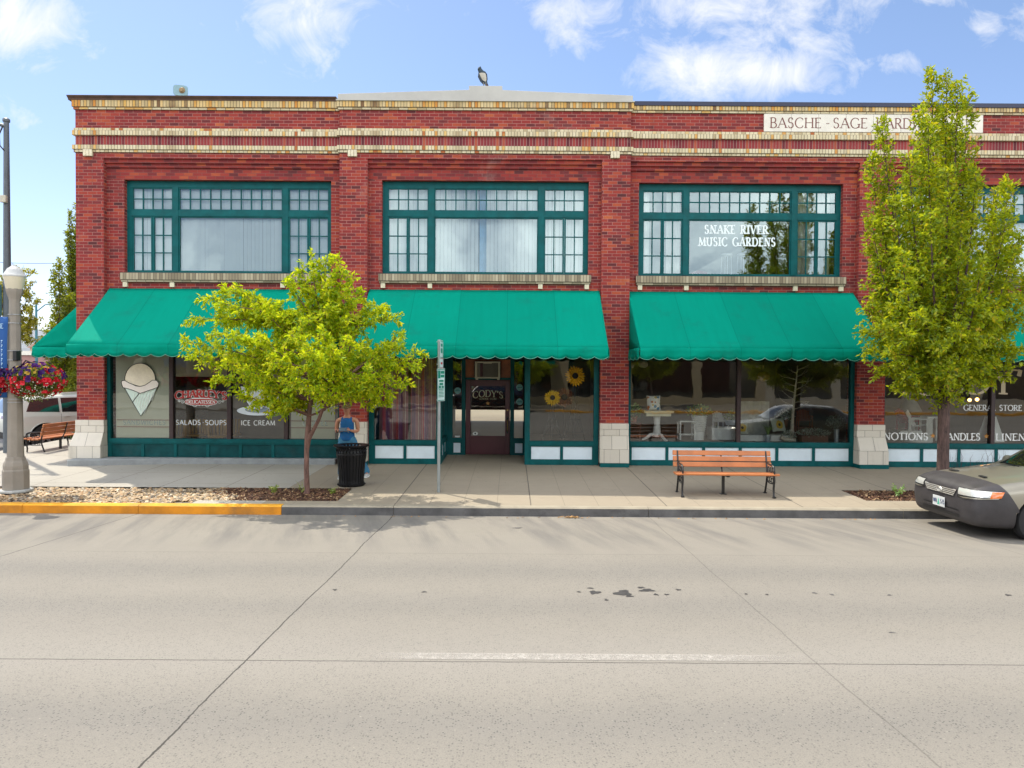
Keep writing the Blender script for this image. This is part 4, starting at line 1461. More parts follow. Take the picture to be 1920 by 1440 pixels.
# entry ceiling and the back of the entry with door, sidelights, transom
d = lambda px, py=780: ax(px, YD, py)
dz = lambda py: az(py, YD)
mb = MB(BO)
mb.box(XRL - .1, XRR + .1, YF + .26, YD + .3, dz(668), dz(668) + .08)
mb.build('entry_ceiling', M_PANEL, B)
mb = MB(BO)
zt = dz(668)
for (a, b) in ((838.5, 848.5), (865.5, 872.5), (956.5, 964), (982, 990)):
    mb.box(d(a), d(b), YD, YD + .12, .04, zt)
mb.box(d(872.5), d(956.5), YD + .004, YD + .12, dz(712), dz(708))
mb.box(d(872.5), d(956.5), YD + .004, YD + .12, dz(674), zt)
for (a, b) in ((848.5, 865.5), (964, 982)):
    mb.box(d(a), d(b), YD + .004, YD + .1, dz(829), dz(821.5))
    mb.box(d(a), d(b), YD + .004, YD + .1, .04, dz(851))
    mb.box(d(a), d(b), YD + .004, YD + .1, dz(674), zt)
    mb.box(d(a), d(b), YD + .03, YD + .1, dz(851), dz(829))
ent = mb.build('entrance', M_TEAL, B)
for (a, b) in ((850.5, 863.5), (966, 980)):
    mb = MB(BO)
    mb.box(d(a), d(b), YD + .018, YD + .029, dz(849), dz(831))
    mb.build('bulkhead_panel', M_PANEL, ent)
for (a, b) in ((848.5, 865.5), (964, 982)):
    mb = MB(BO)
    mb.quad((d(a), YD + .05, dz(821.5)), (d(b), YD + .05, dz(821.5)), (d(b), YD + .05, dz(674)), (d(a), YD + .05, dz(674)))
    mb.build('pane', M_GLASS, ent)
M_VARN = paint('orange varnished plywood', (0.32, 0.085, 0.02), 0.4, var=0.35, scale=5, bump=.1, dirt=(0.12, 0.03, 0.01), dirt_amt=.4)
mb = MB(BO)
mb.box(d(872.5), d(888.5), YD + .03, YD + .06, dz(708), dz(674))
mb.box(d(939.5), d(956.5), YD + .03, YD + .06, dz(708), dz(674))
mb.box(d(888.5), d(939.5), YD + .032, YD + .06, dz(676), dz(674))
mb.build('transom_panel', M_VARN, ent)
for (cxp, cyp) in ((857.5, 733), (974, 726), (974, 753)):
    mb = MB(BO)
    c = (d(cxp), dz(cyp))
    r_ = .085
    mb.prism([(c[0] + r_ * math.cos(2 * PI * k / 20), c[1] + r_ * math.sin(2 * PI * k / 20)) for k in range(20)], 'y', YD + .044, YD + .048, 0)
    mb.box(c[0] - .06, c[0] + .06, YD + .042, YD + .0435, c[1] - .014, c[1] + .014, 1)
    mb.box(c[0] - .045, c[0] + .045, YD + .042, YD + .0435, c[1] + .03, c[1] + .045, 1)
    mb.build('sticker', [M_STICK, M_STICKD], ent)
mb = MB(BO)
mb.box(d(853), d(862), YD + .043, YD + .047, dz(820.5), dz(817.5))
mb.build('paper_note', M_LET, ent)

M_DOOR = paint('dark burgundy door paint', (0.085, 0.014, 0.022), 0.4, var=0.12, scale=3, dirt=(0.12, 0.05, 0.05), dirt_amt=.1)
mb = MB(BO)
dy = YD + .05
da, db, dga, dgb = d(873), d(956), d(882), d(947)
z0, z1, zg0, zg1 = .055, dz(712.5), dz(817.5), dz(724.5)
mb.box(da, dga, dy, dy + .045, z0, z1)
mb.box(dgb, db, dy, dy + .045, z0, z1)
mb.box(dga, dgb, dy, dy + .045, z0, zg0)
mb.box(dga, dgb, dy, dy + .045, zg1, z1)
door = mb.build('door', M_DOOR, B, bevel=.005)
mb = MB(BO)
mb.quad((dga, dy + .02, zg0), (dgb, dy + .02, zg0), (dgb, dy + .02, zg1), (dga, dy + .02, zg1))
mb.build('pane', M_GLASS, door)
M_BRASS = paint('old brass', (0.35, 0.22, 0.08), 0.35, metal=.8, var=.2)
mb = MB(BO)
hx = d(951.5)
mb.box(hx - .025, hx + .025, dy - .008, dy, dz(813), dz(781), 1)
mb.tube([(hx, dy - .01, dz(808)), (hx, dy - .06, dz(805)), (hx, dy - .06, dz(790)), (hx, dy - .01, dz(787))], .011, 8, 0)
mb.tube([(hx, dy, dz(769)), (hx, dy - .02, dz(769))], .022, 10, 0)
mb.build('handle', [M_BRASS, M_BLK], door, smooth=True)
mb = MB(BO)
s = "CODY'S"
h = dz(736) - dz(748.5)
W = text_width(s, 1.0, .10) * h
text(mb, s, wall_place(d(914.5) - W / 2, dz(747.5), dy + .016), h, thick=.15, thin=.07, serif=.09, arch=.045)
h = .042
W = text_width('GENERAL STORE', 1.1, .12) * h
mb.build('lettering', M_LETC, door)
mb = MB(BO)
text(mb, 'GENERAL STORE', wall_place(d(914.5) - W / 2, dz(749.5), dy + .016), h, thick=.14, thin=.09, serif=.06, ws=1.1, sp=.12)
mb.build('lettering', M_LETC, door)
mb = MB(BO)
star(mb, d(914.5), dz(756.5), .065, dy + .012)
mb.build('star', M_GOLD, door)
mb = MB(BO)
c = (d(891), dz(813.5))
mb.prism([(c[0] + .07 * math.cos(2 * PI * k / 20), c[1] + .045 * math.sin(2 * PI * k / 20)) for k in range(20)], 'y', dy + .013, dy + .017, 0)
mb.prism([(c[0] + .022 * math.cos(2 * PI * k / 12), c[1] + .022 * math.sin(2 * PI * k / 12)) for k in range(12)], 'y', dy + .010, dy + .0125, 1)
mb.build('sticker', [M_LET, M_BLK], door)

# --- third and fourth shops
sf3 = shopfront(P2b + .004, P3a - .004, [X(1388, 760)], 6, M_PANEL, .0, mw=.08)
sf4 = shopfront(P3b + .004, P4a - .004, [X(1867.5, 760)], 6, M_PANEL, .0, mw=.06)
yl = YS + .056
mb = MB(BO)
ROM = dict(thick=.18, thin=.10, serif=.09)
hN = Z(813.0) - Z(826.2)
for s, a, b in (('NOTIONS', 1664, 1747), ('CANDLES', 1772, 1846), ('LINENS', 1876, 1942)):
    w0 = text_width(s, 1.0, .10) * hN
    ws = (X(b, 815) - X(a, 815)) / w0
    mb = MB(BO)
    text(mb, s, wall_place(X(a, 815), Z(821), yl), hN, ws=ws, sp=.10 * ws, **ROM)
    mb.build('lettering', M_LET, sf4)
mb = MB(BO)
hG = Z(758) - Z(768.5)
w0 = text_width('GENERAL STORE', 1.0, .10) * hG
ws = (X(1925, 765) - X(1815, 765)) / w0
text(mb, 'GENERAL STORE', wall_place(X(1815, 765), Z(764.5), yl), hG, ws=ws, sp=.10 * ws, **ROM)
mb.build('lettering', M_LET, sf4)
mb = MB(BO)
hC = Z(695) - Z(743)
text(mb, "CODY'S", wall_place(X(1722, 740), Z(737), yl), hC, thick=.17, thin=.06, serif=.09, ws=1.12, sp=.10, arch=.05)
mb.build('lettering', M_LETC, sf4)
for px in (1756.5, 1858):
    mb = MB(BO)
    star(mb, X(px, 815), Z(813), .07, yl - .002)
    mb.build('star', M_GOLD, sf4)

# words on the third upper window
wl, wr = bays[2][2], bays[2][3]
yw = YF + PAN + .12 + .036
W3 = [o for o in bpy.data.objects if o.parent == B and o.name.startswith('window')][2]
mb = MB(BO)
SLAB = dict(thick=.19, thin=.09, serif=.09, sp=.16, slab=.13)
for s, a, b, zt, zb in (('SNAKE RIVER', 1327.5, 1443.5, 417.5, 434), ('MUSIC GARDENS', 1316.5, 1455, 441, 457.5)):
    h = Z(zt - 3) - Z(zb - 3)
    w0 = text_width(s, 1.0, .16) * h
    ws = (X(b, 440) - X(a, 440)) / w0
    mb = MB(BO)
    text(mb, s, wall_place(X(a, 440), Z(zb - 3), yw), h, ws=ws, **SLAB)
    mb.build('lettering', M_LETP, W3)

# the low concrete step under the left shop front
mb = MB(BO)
xa, xb = ax(128, YF - .45, 875), X(335, 870)
mb.prism([(xa, YF - .50), (xa + .05, YF - .55), (xb, YF - .10), (P1a - .1, YF - .06), (P1a - .1, YF + .16), (XL - .05, YF + .16), (XL - .05, YF + 1.2), (xa, YF + 1.2)], 'z', -.08, .13)
mb.build('step', M_STEP, B, bevel=.02)

# sign in the parapet
S = thing('stone_sign', 'long cream stone sign with incised dark red capitals set in the parapet', 'sign', (X(1636, 235), YF, Z(230)))
so_ = S.location
mb = MB(so_)
sx0, sx1 = X(1431.5, 235), X(1842, 235)
sz0, sz1 = Zb1t + .012, Zs2 - .004
npan = 8
for k in range(npan):
    a = sx0 + (sx1 - sx0) * k / npan
    b_ = sx0 + (sx1 - sx0) * (k + 1) / npan
    mb.box(a + .003, b_ - .003, YF - .03, YF - .002, sz0, sz1)
mb.build('panel', M_STONE, S, bevel=.004)
M_INC = paint('dark red sign capitals', (0.16, 0.045, 0.035), 0.6, var=.1)
mb = MB(so_)
hS = .235
zS = (sz0 + sz1) / 2 - hS / 2
for s, a, b in (('BASCHE', 1443, 1538.5), ('-', 1547, 1555), ('SAGE', 1561, 1625), ('HARDWARE', 1642, 1775)):
    w0 = text_width(s, 1.0, .12) * hS
    ws = (X(b, 235) - X(a, 235)) / w0
    text(mb, s, wall_place(X(a, 235), zS, YF - .0315), hS, thick=.12, thin=.06, serif=.08, ws=ws, sp=.12 * ws)
mb.build('lettering', M_INC, S)
# ------------------------------------------------------------------ awnings
def clothmat():
    m, t = newmat('green awning canvas')
    geo = t.n('ShaderNodeNewGeometry')
    pos = geo.outputs['Position']
    n1 = t.noise(pos, 0.9, 5.0, 0.6)
    mp = t.n('ShaderNodeMapping', ins={'Vector': pos, 'Scale': (9.0, .8, .8)})
    n2 = t.noise(mp.outputs[0], 1.0, 4.0, 0.6)
    k = t.math('MULTIPLY', t.math('ADD', n1, n2), 0.5)
    c = t.mix(k, (0.0, 0.26, 0.175), (0.0, 0.37, 0.255))
    tcn = t.n('ShaderNodeTexCoord')
    ox_ = t.math('DIVIDE', t.sep(tcn.outputs['Object'])[0], 1.08)
    wn = t.n('ShaderNodeTexWhiteNoise', noise_dimensions='1D', ins={'W': t.math('FLOOR', ox_)})
    c = t.mix(t.math('MULTIPLY', wn.outputs['Value'], 0.30), c, (0.0, 0.22, 0.150))
    seam = t.math('LESS_THAN', t.math('ABSOLUTE', t.math('SUBTRACT', t.math('FRACT', t.math('ADD', ox_, 0.5)), 0.5)), 0.008)
    c = t.mix(t.math('MULTIPLY', seam, 0.45), c, (0.0, 0.16, 0.11))
    n3 = t.noise(pos, 1.6, 6.0, 0.75)
    c = t.mix(t.math('MULTIPLY', t.math('SUBTRACT', n3, 0.54), 2.6, clamp=True), c, (0.012, 0.19, 0.14))
    n4 = t.noise(pos, 300.0, 2.0, 0.5)
    bp = t.n('ShaderNodeBump', ins={'Strength': 0.25, 'Distance': 0.004, 'Height': t.math('ADD', n4, t.math('MULTIPLY', n2, 2.0))})
    df = t.n('ShaderNodeBsdfPrincipled', ins={'Base Color': c, 'Roughness': 0.75, 'Normal': bp.outputs[0], 'Specular IOR Level': 0.06})
    tl = t.n('ShaderNodeBsdfTranslucent', ins={'Color': c})
    mx = t.n('ShaderNodeMixShader', ins={0: 0.22, 1: df.outputs[0], 2: tl.outputs[0]})
    finish(t, mx.outputs[0])
    return m


M_CLOTH = clothmat()
M_TRIM = paint('pale green awning binding', (0.12, 0.42, 0.32), 0.7)
M_PIPE = paint('galvanised awning pipe', (0.30, 0.30, 0.30), 0.45, metal=.6)
ZF = az(650, YF - 1.5)
ZV = az(672.5, YF - 1.5)


def awning(L, loc, rotz, label, group='green canvas awnings along the shop fronts', p=1.5, seed=0):
    t = thing('awning', label, 'awning', loc, rotz, group)
    zt, zf, zv = Zaw - .01, ZF, ZV
    r = random.Random(seed)
    nx, ny = 96, 12
    bay = L / round(L / 1.08)
    vs, fs = [], []
    ph = [r.uniform(0, 6.28) for _ in range(8)]

    def wr(x, s):
        return .010 * math.sin(x * 3.1 + ph[0] + s * 2) + .006 * math.sin(x * 7.3 + ph[1] + s * 5) + .004 * math.sin(x * 13 + ph[2] - s * 4)
    for j in range(ny + 1):
        s = j / ny
        for i in range(nx + 1):
            x = L * i / nx
            f = (x / bay) % 1.0
            sag = -.050 * math.sin(PI * s) * (.35 + .65 * math.sin(PI * f) ** 1.0) + wr(x, s) * math.sin(PI * s) * .7
            ridge_ = .006 * math.exp(-((min(f, 1 - f)) / .03) ** 2)
            vs.append((x, -p * s, zt + (zf - zt) * s + sag + ridge_))
    for j in range(ny):
        for i in range(nx):
            a = j * (nx + 1) + i
            fs.append((a, a + nx + 1, a + nx + 2, a + 1))
    mb = MB()
    mb.add(vs, fs)
    # ends: triangles closed down to the valance line
    for x, sg in ((0, -1), (L, 1)):
        vs, fs = [], []
        for j in range(ny + 1):
            s = j / ny
            for k in range(5):
                q = k / 4
                zt_ = zt + (zf - zt) * s - .030 * math.sin(PI * s) * .35
                vs.append((x + sg * (-.02 * math.sin(PI * q) * math.sin(PI * s)), -p * s, zf + (zt_ - zf) * q))
        for j in range(ny):
            for k in range(4):
                a = j * 5 + k
                fs.append((a, a + 1, a + 6, a + 5))
        mb.add(vs, fs)
    mb.build('canopy', M_CLOTH, t, smooth=True, angle=35, solid=.004)
    # scalloped valance on front and ends
    mb = MB()
    tr = MB()

    def val(x0, y0, x1, y1, n, ox, oy):
        N = n * 12
        vs, fs, edge = [], [], []
        for i in range(N + 1):
            q = i / N
            f = (q * n) % 1.0
            if i == N: f = 1.0
            zb = zv + .055 * (1 - math.sin(PI * f) ** .75)
            for k in range(4):
                s = k / 3
                wv = .014 * s * math.sin(q * n * 2.2 + ph[3]) + .010 * s * math.sin(q * n * 5.1 + ph[4]) + .012 * math.sin(s * 3 + q * n * 1.3)
                vs.append((x0 + (x1 - x0) * q + ox * wv, y0 + (y1 - y0) * q + oy * wv, zf + (zb - zf) * s))
            edge.append(vs[-1])
        for i in range(N):
            for k in range(3):
                a = i * 4 + k
                fs.append((a, a + 1, a + 5, a + 4))
        mb.add(vs, fs)
        tr.tube(edge, .006, 4, 0)
    ns = max(3, round(L / .295))
    val(0, -p - .012, L, -p - .012, ns, 0, -1)
    val(-.008, -p, -.008, -.03, 5, -1, 0)
    val(L + .008, -p, L + .008, -.03, 5, 1, 0)
    mb.build('valance', M_CLOTH, t, smooth=True, solid=.004)
    tr.build('binding', M_TRIM, t, smooth=True)
    mb = MB()
    mb.tube([(.03, -p + .03, zf - .03), (L - .03, -p + .03, zf - .03)], .017, 8)
    mb.tube([(.03, -.03, zf - .03), (L - .03, -.03, zf - .03)], .017, 8)
    nb = round(L / bay)
    for k in range(nb + 1):
        x = min(max(k * bay, .03), L - .03)
        mb.tube([(x, -.03, zf - .03), (x, -p + .03, zf - .03)], .014, 6)
        mb.tube([(x, -p + .03, zf - .03), (x, -.05, zt - .09)], .014, 6)
    mb.build('frame', M_PIPE, t, smooth=True)
    return t


AW = [(X(200), X(634), 0, 'long green awning over the delicatessen at the left corner, its left tip in the sun'),
      (X(692), X(1124), PRJ, 'green awning over the recessed burgundy door of the middle shop'),
      (X(1179), X(1604), 0, 'green awning above the window with pot plants and the orange bench'),
      (X(1664), X(2094), 0, 'green awning of the notions shop, half hidden by the tall tree')]
for i, (a, b, pr, lab) in enumerate(AW):
    awning(b - a, (a, YF - pr + PAN - .005, 0), 0, lab, seed=i, p=1.5 + PAN + pr * .3)
awning(5.2, (XL - .005, YF + 5.9, 0), rad(-90), 'green awning on the side wall round the left corner, seen end on', seed=9, p=1.5)
awning(5.2, (XL - .005, YF + 12.4, 0), rad(-90), 'second green awning further back along the side wall', seed=10, p=1.5)

# ------------------------------------------------------------------ blinds and curtains in the upper windows
M_BLIND = paint('white vertical blind', (0.93, 0.96, 0.91), 0.7, var=0.04, scale=2)
M_SHEER = paint('white sheer curtain', (0.70, 0.69, 0.63), 0.8, var=0.06)
M_BLUE = paint('light blue cloth', (0.34, 0.58, 0.80), 0.8, var=.15)


def blind(x0, x1, y, z0, z1, label, pitch=.092, skip=None, tilt=.18):
    mb = MB((x0, y, z0))
    n = int((x1 - x0) / pitch)
    r = random.Random(int(x0 * 31))
    for k in range(n):
        x = x0 + pitch * (k + .5)
        if skip and skip[0] < x < skip[1]: continue
        a = tilt + r.uniform(-.32, .32)
        dx, dy = .0445 * math.cos(a), .0445 * math.sin(a)
        o = r.uniform(-.004, .004)
        mb.quad((x - dx, y - dy, z0 + .01 + o), (x + dx, y + dy, z0 + .01 + o), (x + dx, y + dy, z1), (x - dx, y - dy, z1))
    mb.box(x0, x1, y - .02, y + .02, z1, z1 + .05)
    o = mb.build('vertical_blind', M_BLIND)
    return tag(o, label, 'blind', 'white vertical blinds in the upper windows')


def curtain(x0, x1, y, z0, z1, mat, label, cat='curtain', amp=.035, wl=.16, group=None, gather=1.0, name='curtain', seed=1):
    r = random.Random(seed + int(x0 * 17))
    n = int((x1 - x0) / .016)
    ph = r.uniform(0, 6)
    vs, fs = [], []
    rows = 10
    for j in range(rows + 1):
        q = j / rows
        for i in range(n + 1):
            f = i / n
            x = x0 + (x1 - x0) * f
            a = 2 * PI * x / wl + ph + .6 * math.sin(x * 5 + ph) + .15 * math.sin(q * 4 + x * 9)
            vs.append((x + .012 * math.sin(a * 2), y + amp * (.6 + .4 * q) * math.sin(a), z1 + (z0 - z1) * q))
    for j in range(rows):
        for i in range(n):
            a = j * (n + 1) + i
            fs.append((a, a + n + 1, a + n + 2, a + 1))
    mb = MB((x0, y, z0))
    mb.add(vs, fs)
    o = mb.build(name, mat, smooth=True)
    return tag(o, label, cat, group)


yb = YF + PAN + .25
w1 = bays[0]
blind(w1[2] - .05, w1[3] + .05, yb, Zwb, Zwt, 'white vertical blinds filling the left upper window above the delicatessen awning')
w2 = bays[1]
blind(w2[2] - .05, w2[3] + .05, yb, Zwb, Zwt, 'white vertical blinds in the middle upper window, parted at a blue cloth', skip=(X(897, 450), X(911, 450)))
curtain(X(897, 450), X(911, 450), yb + .10, Zwb, Zwt - .1, M_BLUE, 'light blue curtain hanging in the gap of the middle upper blinds', amp=.02, wl=.12)
w4 = bays[3]
blind(w4[2] - .05, w4[3] + .05, yb, Zwb, Zwt, 'white vertical blinds in the right upper window behind the tall tree')
w3 = bays[2]
gs = 'white sheer curtains beside the lettered upper window'
curtain(w3[2] + .02, X(1222, 450), yb + .02, Zwb, Zwt, M_SHEER, 'leftmost white sheer curtain in the lettered upper window', group=gs, amp=.04, wl=.11)
curtain(X(1255, 450), X(1281, 450), yb + .02, Zwb, Zwt, M_SHEER, 'white sheer curtain just left of the large lettered pane', group=gs, amp=.04, wl=.11)
curtain(X(1497, 450), X(1532, 450), yb + .02, Zwb, Zwt, M_SHEER, 'white sheer curtain just right of the large lettered pane', group=gs, amp=.04, wl=.11)
curtain(X(1538, 450), X(1569, 450), yb + .02, Zwb, Zwt, M_SHEER, 'rightmost white sheer curtain in the lettered upper window', group=gs, amp=.04, wl=.11)
# things standing behind the lettered pane: small plant, music stands with white tops, red board
M_WIRE = paint('white painted wire', (0.66, 0.68, 0.66), 0.5)
yq = YF + PAN + .55
for k, (px, lab) in enumerate(((1362, 'white topped wire stand behind the lettered upper window, the left of two'), (1392, 'white topped wire stand behind the lettered upper window, the right of two'))):
    c = ax(px, yq, 490)
    T = thing('wire_stand', lab, 'stand', (c, yq, Zwb + .02), 0, 'white wire stands upstairs')
    mb = MB()
    h_ = az(479, yq, 1380) - Zwb
    for (ox, oy) in ((-.11, 0), (.11, 0), (0, -.08), (0, .10)):
        mb.tube([(ox * 1.25, oy * 1.25, 0), (ox, oy, h_)], .008, 6)
    mb.build('leg', M_WIRE, T, smooth=True)
    mb = MB()
    mb.lathe([(.0, h_ + .02), (.12, h_ + .02), (.14, h_), (.13, h_ - .03), (0, h_ - .03)], n=18)
    mb.build('top', M_WIRE, T, smooth=True)
mb = MB((ax(1311, yq - .1, 500), yq - .1, Zwb))
c = ax(1311, yq - .1, 500)
mb.box(c - .20, c + .20, yq - .12, yq - .10, Zwb + .05, Zwb + .11, 1)
mb.prism([(c - .2, Zwb + .112), (c + .2, Zwb + .112), (c + .19, Zwb + .15), (c + .1, Zwb + .17), (c - .02, Zwb + .20), (c - .1, Zwb + .165), (c - .19, Zwb + .15)], 'y', yq - .12, yq - .10, 0)
mb.box(c - .2, c + .2, yq - .14, yq - .08, Zwb, Zwb + .049, 2)
tag(mb.build('window_card', [paint('red card', (.3, .03, .03), .6), M_LET, M_BLK]), 'small red and white board low in the lettered upper window', 'board')

# ------------------------------------------------------------------ left shop window: cutouts and backing boards
M_BOARD = paint('pale window backing board', (0.76, 0.78, 0.62), 0.7, var=.05, scale=1.2)
M_SHADE = paint('tan roller blind', (0.42, 0.36, 0.24), 0.8, var=.06)
yb1 = YS + .09
for (a, b, lab) in ((209, 315, 'cream backing board behind the ice cream cone cutout'), (541, 624, 'cream backing board in the last pane beside the standing person')):
    mb = MB((X(a, 760), yb1, Z(826)))
    mb.box(X(a, 760), X(b, 760), yb1, yb1 + .02, Z(826), Z(668))
    tag(mb.build('backing_board', M_BOARD), lab, 'board')
mb = MB((X(322, 700), yb1 - .01, Z(709)))
mb.box(X(323, 700), X(421, 700), yb1 - .01, yb1 - .004, Z(709), Z(665))
mb.tube([(X(323, 700), yb1 - .007, Z(709)), (X(421, 700), yb1 - .007, Z(709))], .014, 8)
tag(mb.build('roller_blind', M_SHADE), 'tan roller blind half drawn above the red delicatessen logo', 'blind')

M_SCOOP = paint('cream ice cream', (0.92, 0.82, 0.64), 0.7, var=.1, scale=7)
M_COLLAR = paint('pinkish ice cream', (0.92, 0.84, 0.76), 0.7, var=.06, scale=7)
M_CONE = paint('pale green waffle cone', (0.70, 0.84, 0.75), 0.7, var=.08, scale=9)
M_CONEL = paint('light waffle lines', (0.88, 0.94, 0.86), 0.7)
cxp, yy = 257, YS + .046
T = thing('ice_cream_cutout', 'large ice cream cone cutout with black outline in the leftmost shop window', 'sign', (X(cxp, 740), yy, Z(785)))


def outline_board(name, pts, y, mat, off, T, line=.013):
    poly = [(X(a, b_), Z(b_)) for a, b_ in pts]
    mb = MB(T.location)
    mb.prism(poly, 'y', y - off, y - off + .012, 0)
    loop = poly + [poly[0]]
    mb.tube([(p[0], y - off - .001, p[1]) for p in loop], line, 5, 1, flat=1)
    return mb.build(name, [mat, M_BLK], T)


sc_pts = [(257 + 29 * math.cos(rad(a)), 716 - 31 * math.sin(rad(a))) for a in range(-10, 191, 12)]
sc_pts = sc_pts + [(232, 721), (240, 724), (249, 727), (257, 729), (265, 727), (273, 724), (281, 721)]
outline_board('scoop', sc_pts, yy, M_SCOOP, .012, T, .008)
col = [(222, 722), (224, 718), (229, 718), (236, 722), (243, 725), (250, 728), (258, 729), (266, 727), (274, 722), (281, 717), (288, 717), (293, 722), (291, 730), (284, 733), (272, 737), (258, 742), (246, 737), (234, 733), (225, 731)]
outline_board('melt', col, yy, M_COLLAR, .026, T, .007)
outline_board('cone', [(227, 732), (246, 733), (256, 738), (268, 733), (289, 731), (275, 760), (258, 785), (243, 760)], yy, M_CONE, .0, T, .008)
mb = MB(T.location)
for k in range(7):
    a, b_ = (250 + k * 5.5, 742 + abs(k - 1) * 0), (247 + k * 2.2, 757 + k * 3)
    mb.tube([(X(246 + k * 6.2, 745), yy - .004, Z(742 - k * .8)), (X(244 + k * 3.2, 770), yy - .004, Z(757 + k * 4.2))], .006, 4)
    mb.tube([(X(284 - k * 5.0, 745), yy - .004, Z(740 + k * 2.5)), (X(279 - k * 4.6, 770), yy - .004, Z(756 + k * 4.2))] if k < 6 else [(X(262, 770), yy - .004, Z(775)), (X(259, 775), yy - .004, Z(781))], .006, 4)
mb.build('waffle_lines', M_CONEL, T)
mb = MB(T.location)
mb.tube([(X(a, 750), yy - .006, Z(b_)) for a, b_ in ((257, 739), (252, 746), (247, 752), (242, 760))], .008, 5)
mb.build('fold_line', M_BLK, T)

M_CUP = paint('pale china', (0.78, 0.85, 0.90), 0.5, var=.06, scale=8)
M_CUPS = paint('grey blue china shading', (0.30, 0.36, 0.42), 0.5, var=.06, scale=8)
T = thing('cup_cutout', 'cup and saucer cutout above the ice cream lettering in the third pane', 'sign', (X(478, 760), yy, Z(783)))


def ell(cx, cy, rx, ry, n=28):
    return [(cx + rx * math.cos(2 * PI * k / n), cy + ry * math.sin(2 * PI * k / n)) for k in range(n)]


outline_board('saucer', ell(478, 773.5, 39, 9.5), yy, M_CUP, .0, T, .005)
outline_board('saucer_well', ell(478, 771.5, 22, 5), yy, M_CUPS, .014, T, .003)
outline_board('cup', [(447, 727), (509, 727), (505, 745), (494, 762), (489, 770), (467, 770), (462, 762), (451, 745)], yy, M_CUP, .028, T, .005)
mb = MB(T.location)
mb.tube([(X(a, 745), yy - .03, Z(b_)) for a, b_ in ((508, 735), (519, 733), (521, 745), (512, 753), (503, 752))], .02, 8, 0)
mb.build('cup_handle', M_CUP, T, smooth=True)

# plaid curtains beside the entry
m, t = newmat('pink and plum striped curtain')
geo = t.n('ShaderNodeNewGeometry')
p = t.sep(geo.outputs['Position'])


def stripe(per, off, wd):
    return t.math('LESS_THAN', t.math('ABSOLUTE', t.math('SUBTRACT', t.math('FRACT', t.math('ADD', t.math('DIVIDE', p[0], per), off)), .5)), wd)


n = t.noise(geo.outputs['Position'], 3.0, 4.0, .6)
c = t.mix(n, (0.30, 0.10, 0.14), (0.46, 0.21, 0.24))
c = t.mix(stripe(.31, .1, .16), c, (0.24, 0.09, 0.22))
c = t.mix(stripe(.31, .38, .085), c, (0.55, 0.02, 0.07))
c = t.mix(stripe(.31, .38, .022), c, (0.55, 0.30, 0.26))
c = t.mix(stripe(.31, .72, .02), c, (0.62, 0.46, 0.40))
c = t.mix(stripe(.155, .0, .018), c, (0.50, 0.28, 0.28))
b = t.n('ShaderNodeBsdfPrincipled', ins={'Base Color': c, 'Roughness': .9})
finish(t, b.outputs[0])
M_PLAID = m
yc = YS + .28
curtain(X(706, 750), X(762, 750), yc, ZD + .01, Z(655), M_PLAID, 'pink and plum striped curtain in the shop window left of the burgundy door, left half', amp=.04, wl=.17, group='striped curtains left of the door')
curtain(X(765, 750), X(824, 750), yc, ZD + .01, Z(655), M_PLAID, 'pink and plum striped curtain in the shop window behind the parking sign post, right half', amp=.04, wl=.17, group='striped curtains left of the door')

# air conditioner over the door
T = thing('air_conditioner', 'cream window air conditioner mounted over the burgundy door', 'air conditioner', (d(914), YD, dz(709)))
M_AC = paint('aged cream plastic', (0.58, 0.54, 0.42), 0.5, var=.06)
M_ACG = paint('grey louvres', (0.20, 0.19, 0.165), 0.6, var=.1)
mb = MB(T.location)
x0, x1, z0, z1 = d(890.5), d(937.5), dz(709.5), dz(678)
yf = YD - .16
mb.box(x0, x1, yf, YD + .02, z0 + .04, z0)
mb.box(x0, x1, yf, YD + .02, z1 - .035, z1)
mb.box(x0, x0 + .06, yf, YD + .02, z0 + .04, z1 - .035)
mb.box(x1 - .05, x1, yf, YD + .02, z0 + .04, z1 - .035)
mb.box(d(906), d(922), yf - .004, yf + .02, z1 - .055, z1 - .002)
mb.build('case', M_AC, T, bevel=.006)
mb = MB(T.location)
mb.box(x0 + .06, x1 - .05, yf + .05, YD, z0 + .04, z1 - .035)
for k in range(11):
    z = z0 + .055 + k * .031
    mb.box(d(906), x1 - .055, yf + .015, yf + .05, z, z + .017)
mb.build('louvres', M_ACG, T)
mb = MB(T.location)
mb.box(d(900.5), d(905), yf + .01, yf + .05, z0 + .045, z1 - .05)
mb.build('side_slot', paint('plum slot', (.09, .035, .05), .6), T)
for a, b_ in ((892, 896.5), (932, 936.5)):
    mb = MB(T.location)
    mb.box(d(a), d(b_), yf + .02, yf + .06, z0 - .035, z0 - .001)
    mb.build('foot', M_AC, T)

# metal sunflowers in the window right of the door
M_PETAL = paint('yellow orange enamel petals', (0.95, 0.46, 0.012), 0.45, var=.18, scale=6)
M_PETALY = paint('yellow enamel petals', (0.90, 0.56, 0.015), 0.45, var=.14, scale=6)
M_PETALR = paint('rust brown petals', (0.24, 0.075, 0.022), 0.6, var=.2, scale=6)
M_DISC = paint('black flower centre', (0.02, 0.016, 0.012), 0.8, var=.2, bump=.5, bscale=120)
M_IRON = paint('black iron rod', (0.02, 0.02, 0.02), 0.5)


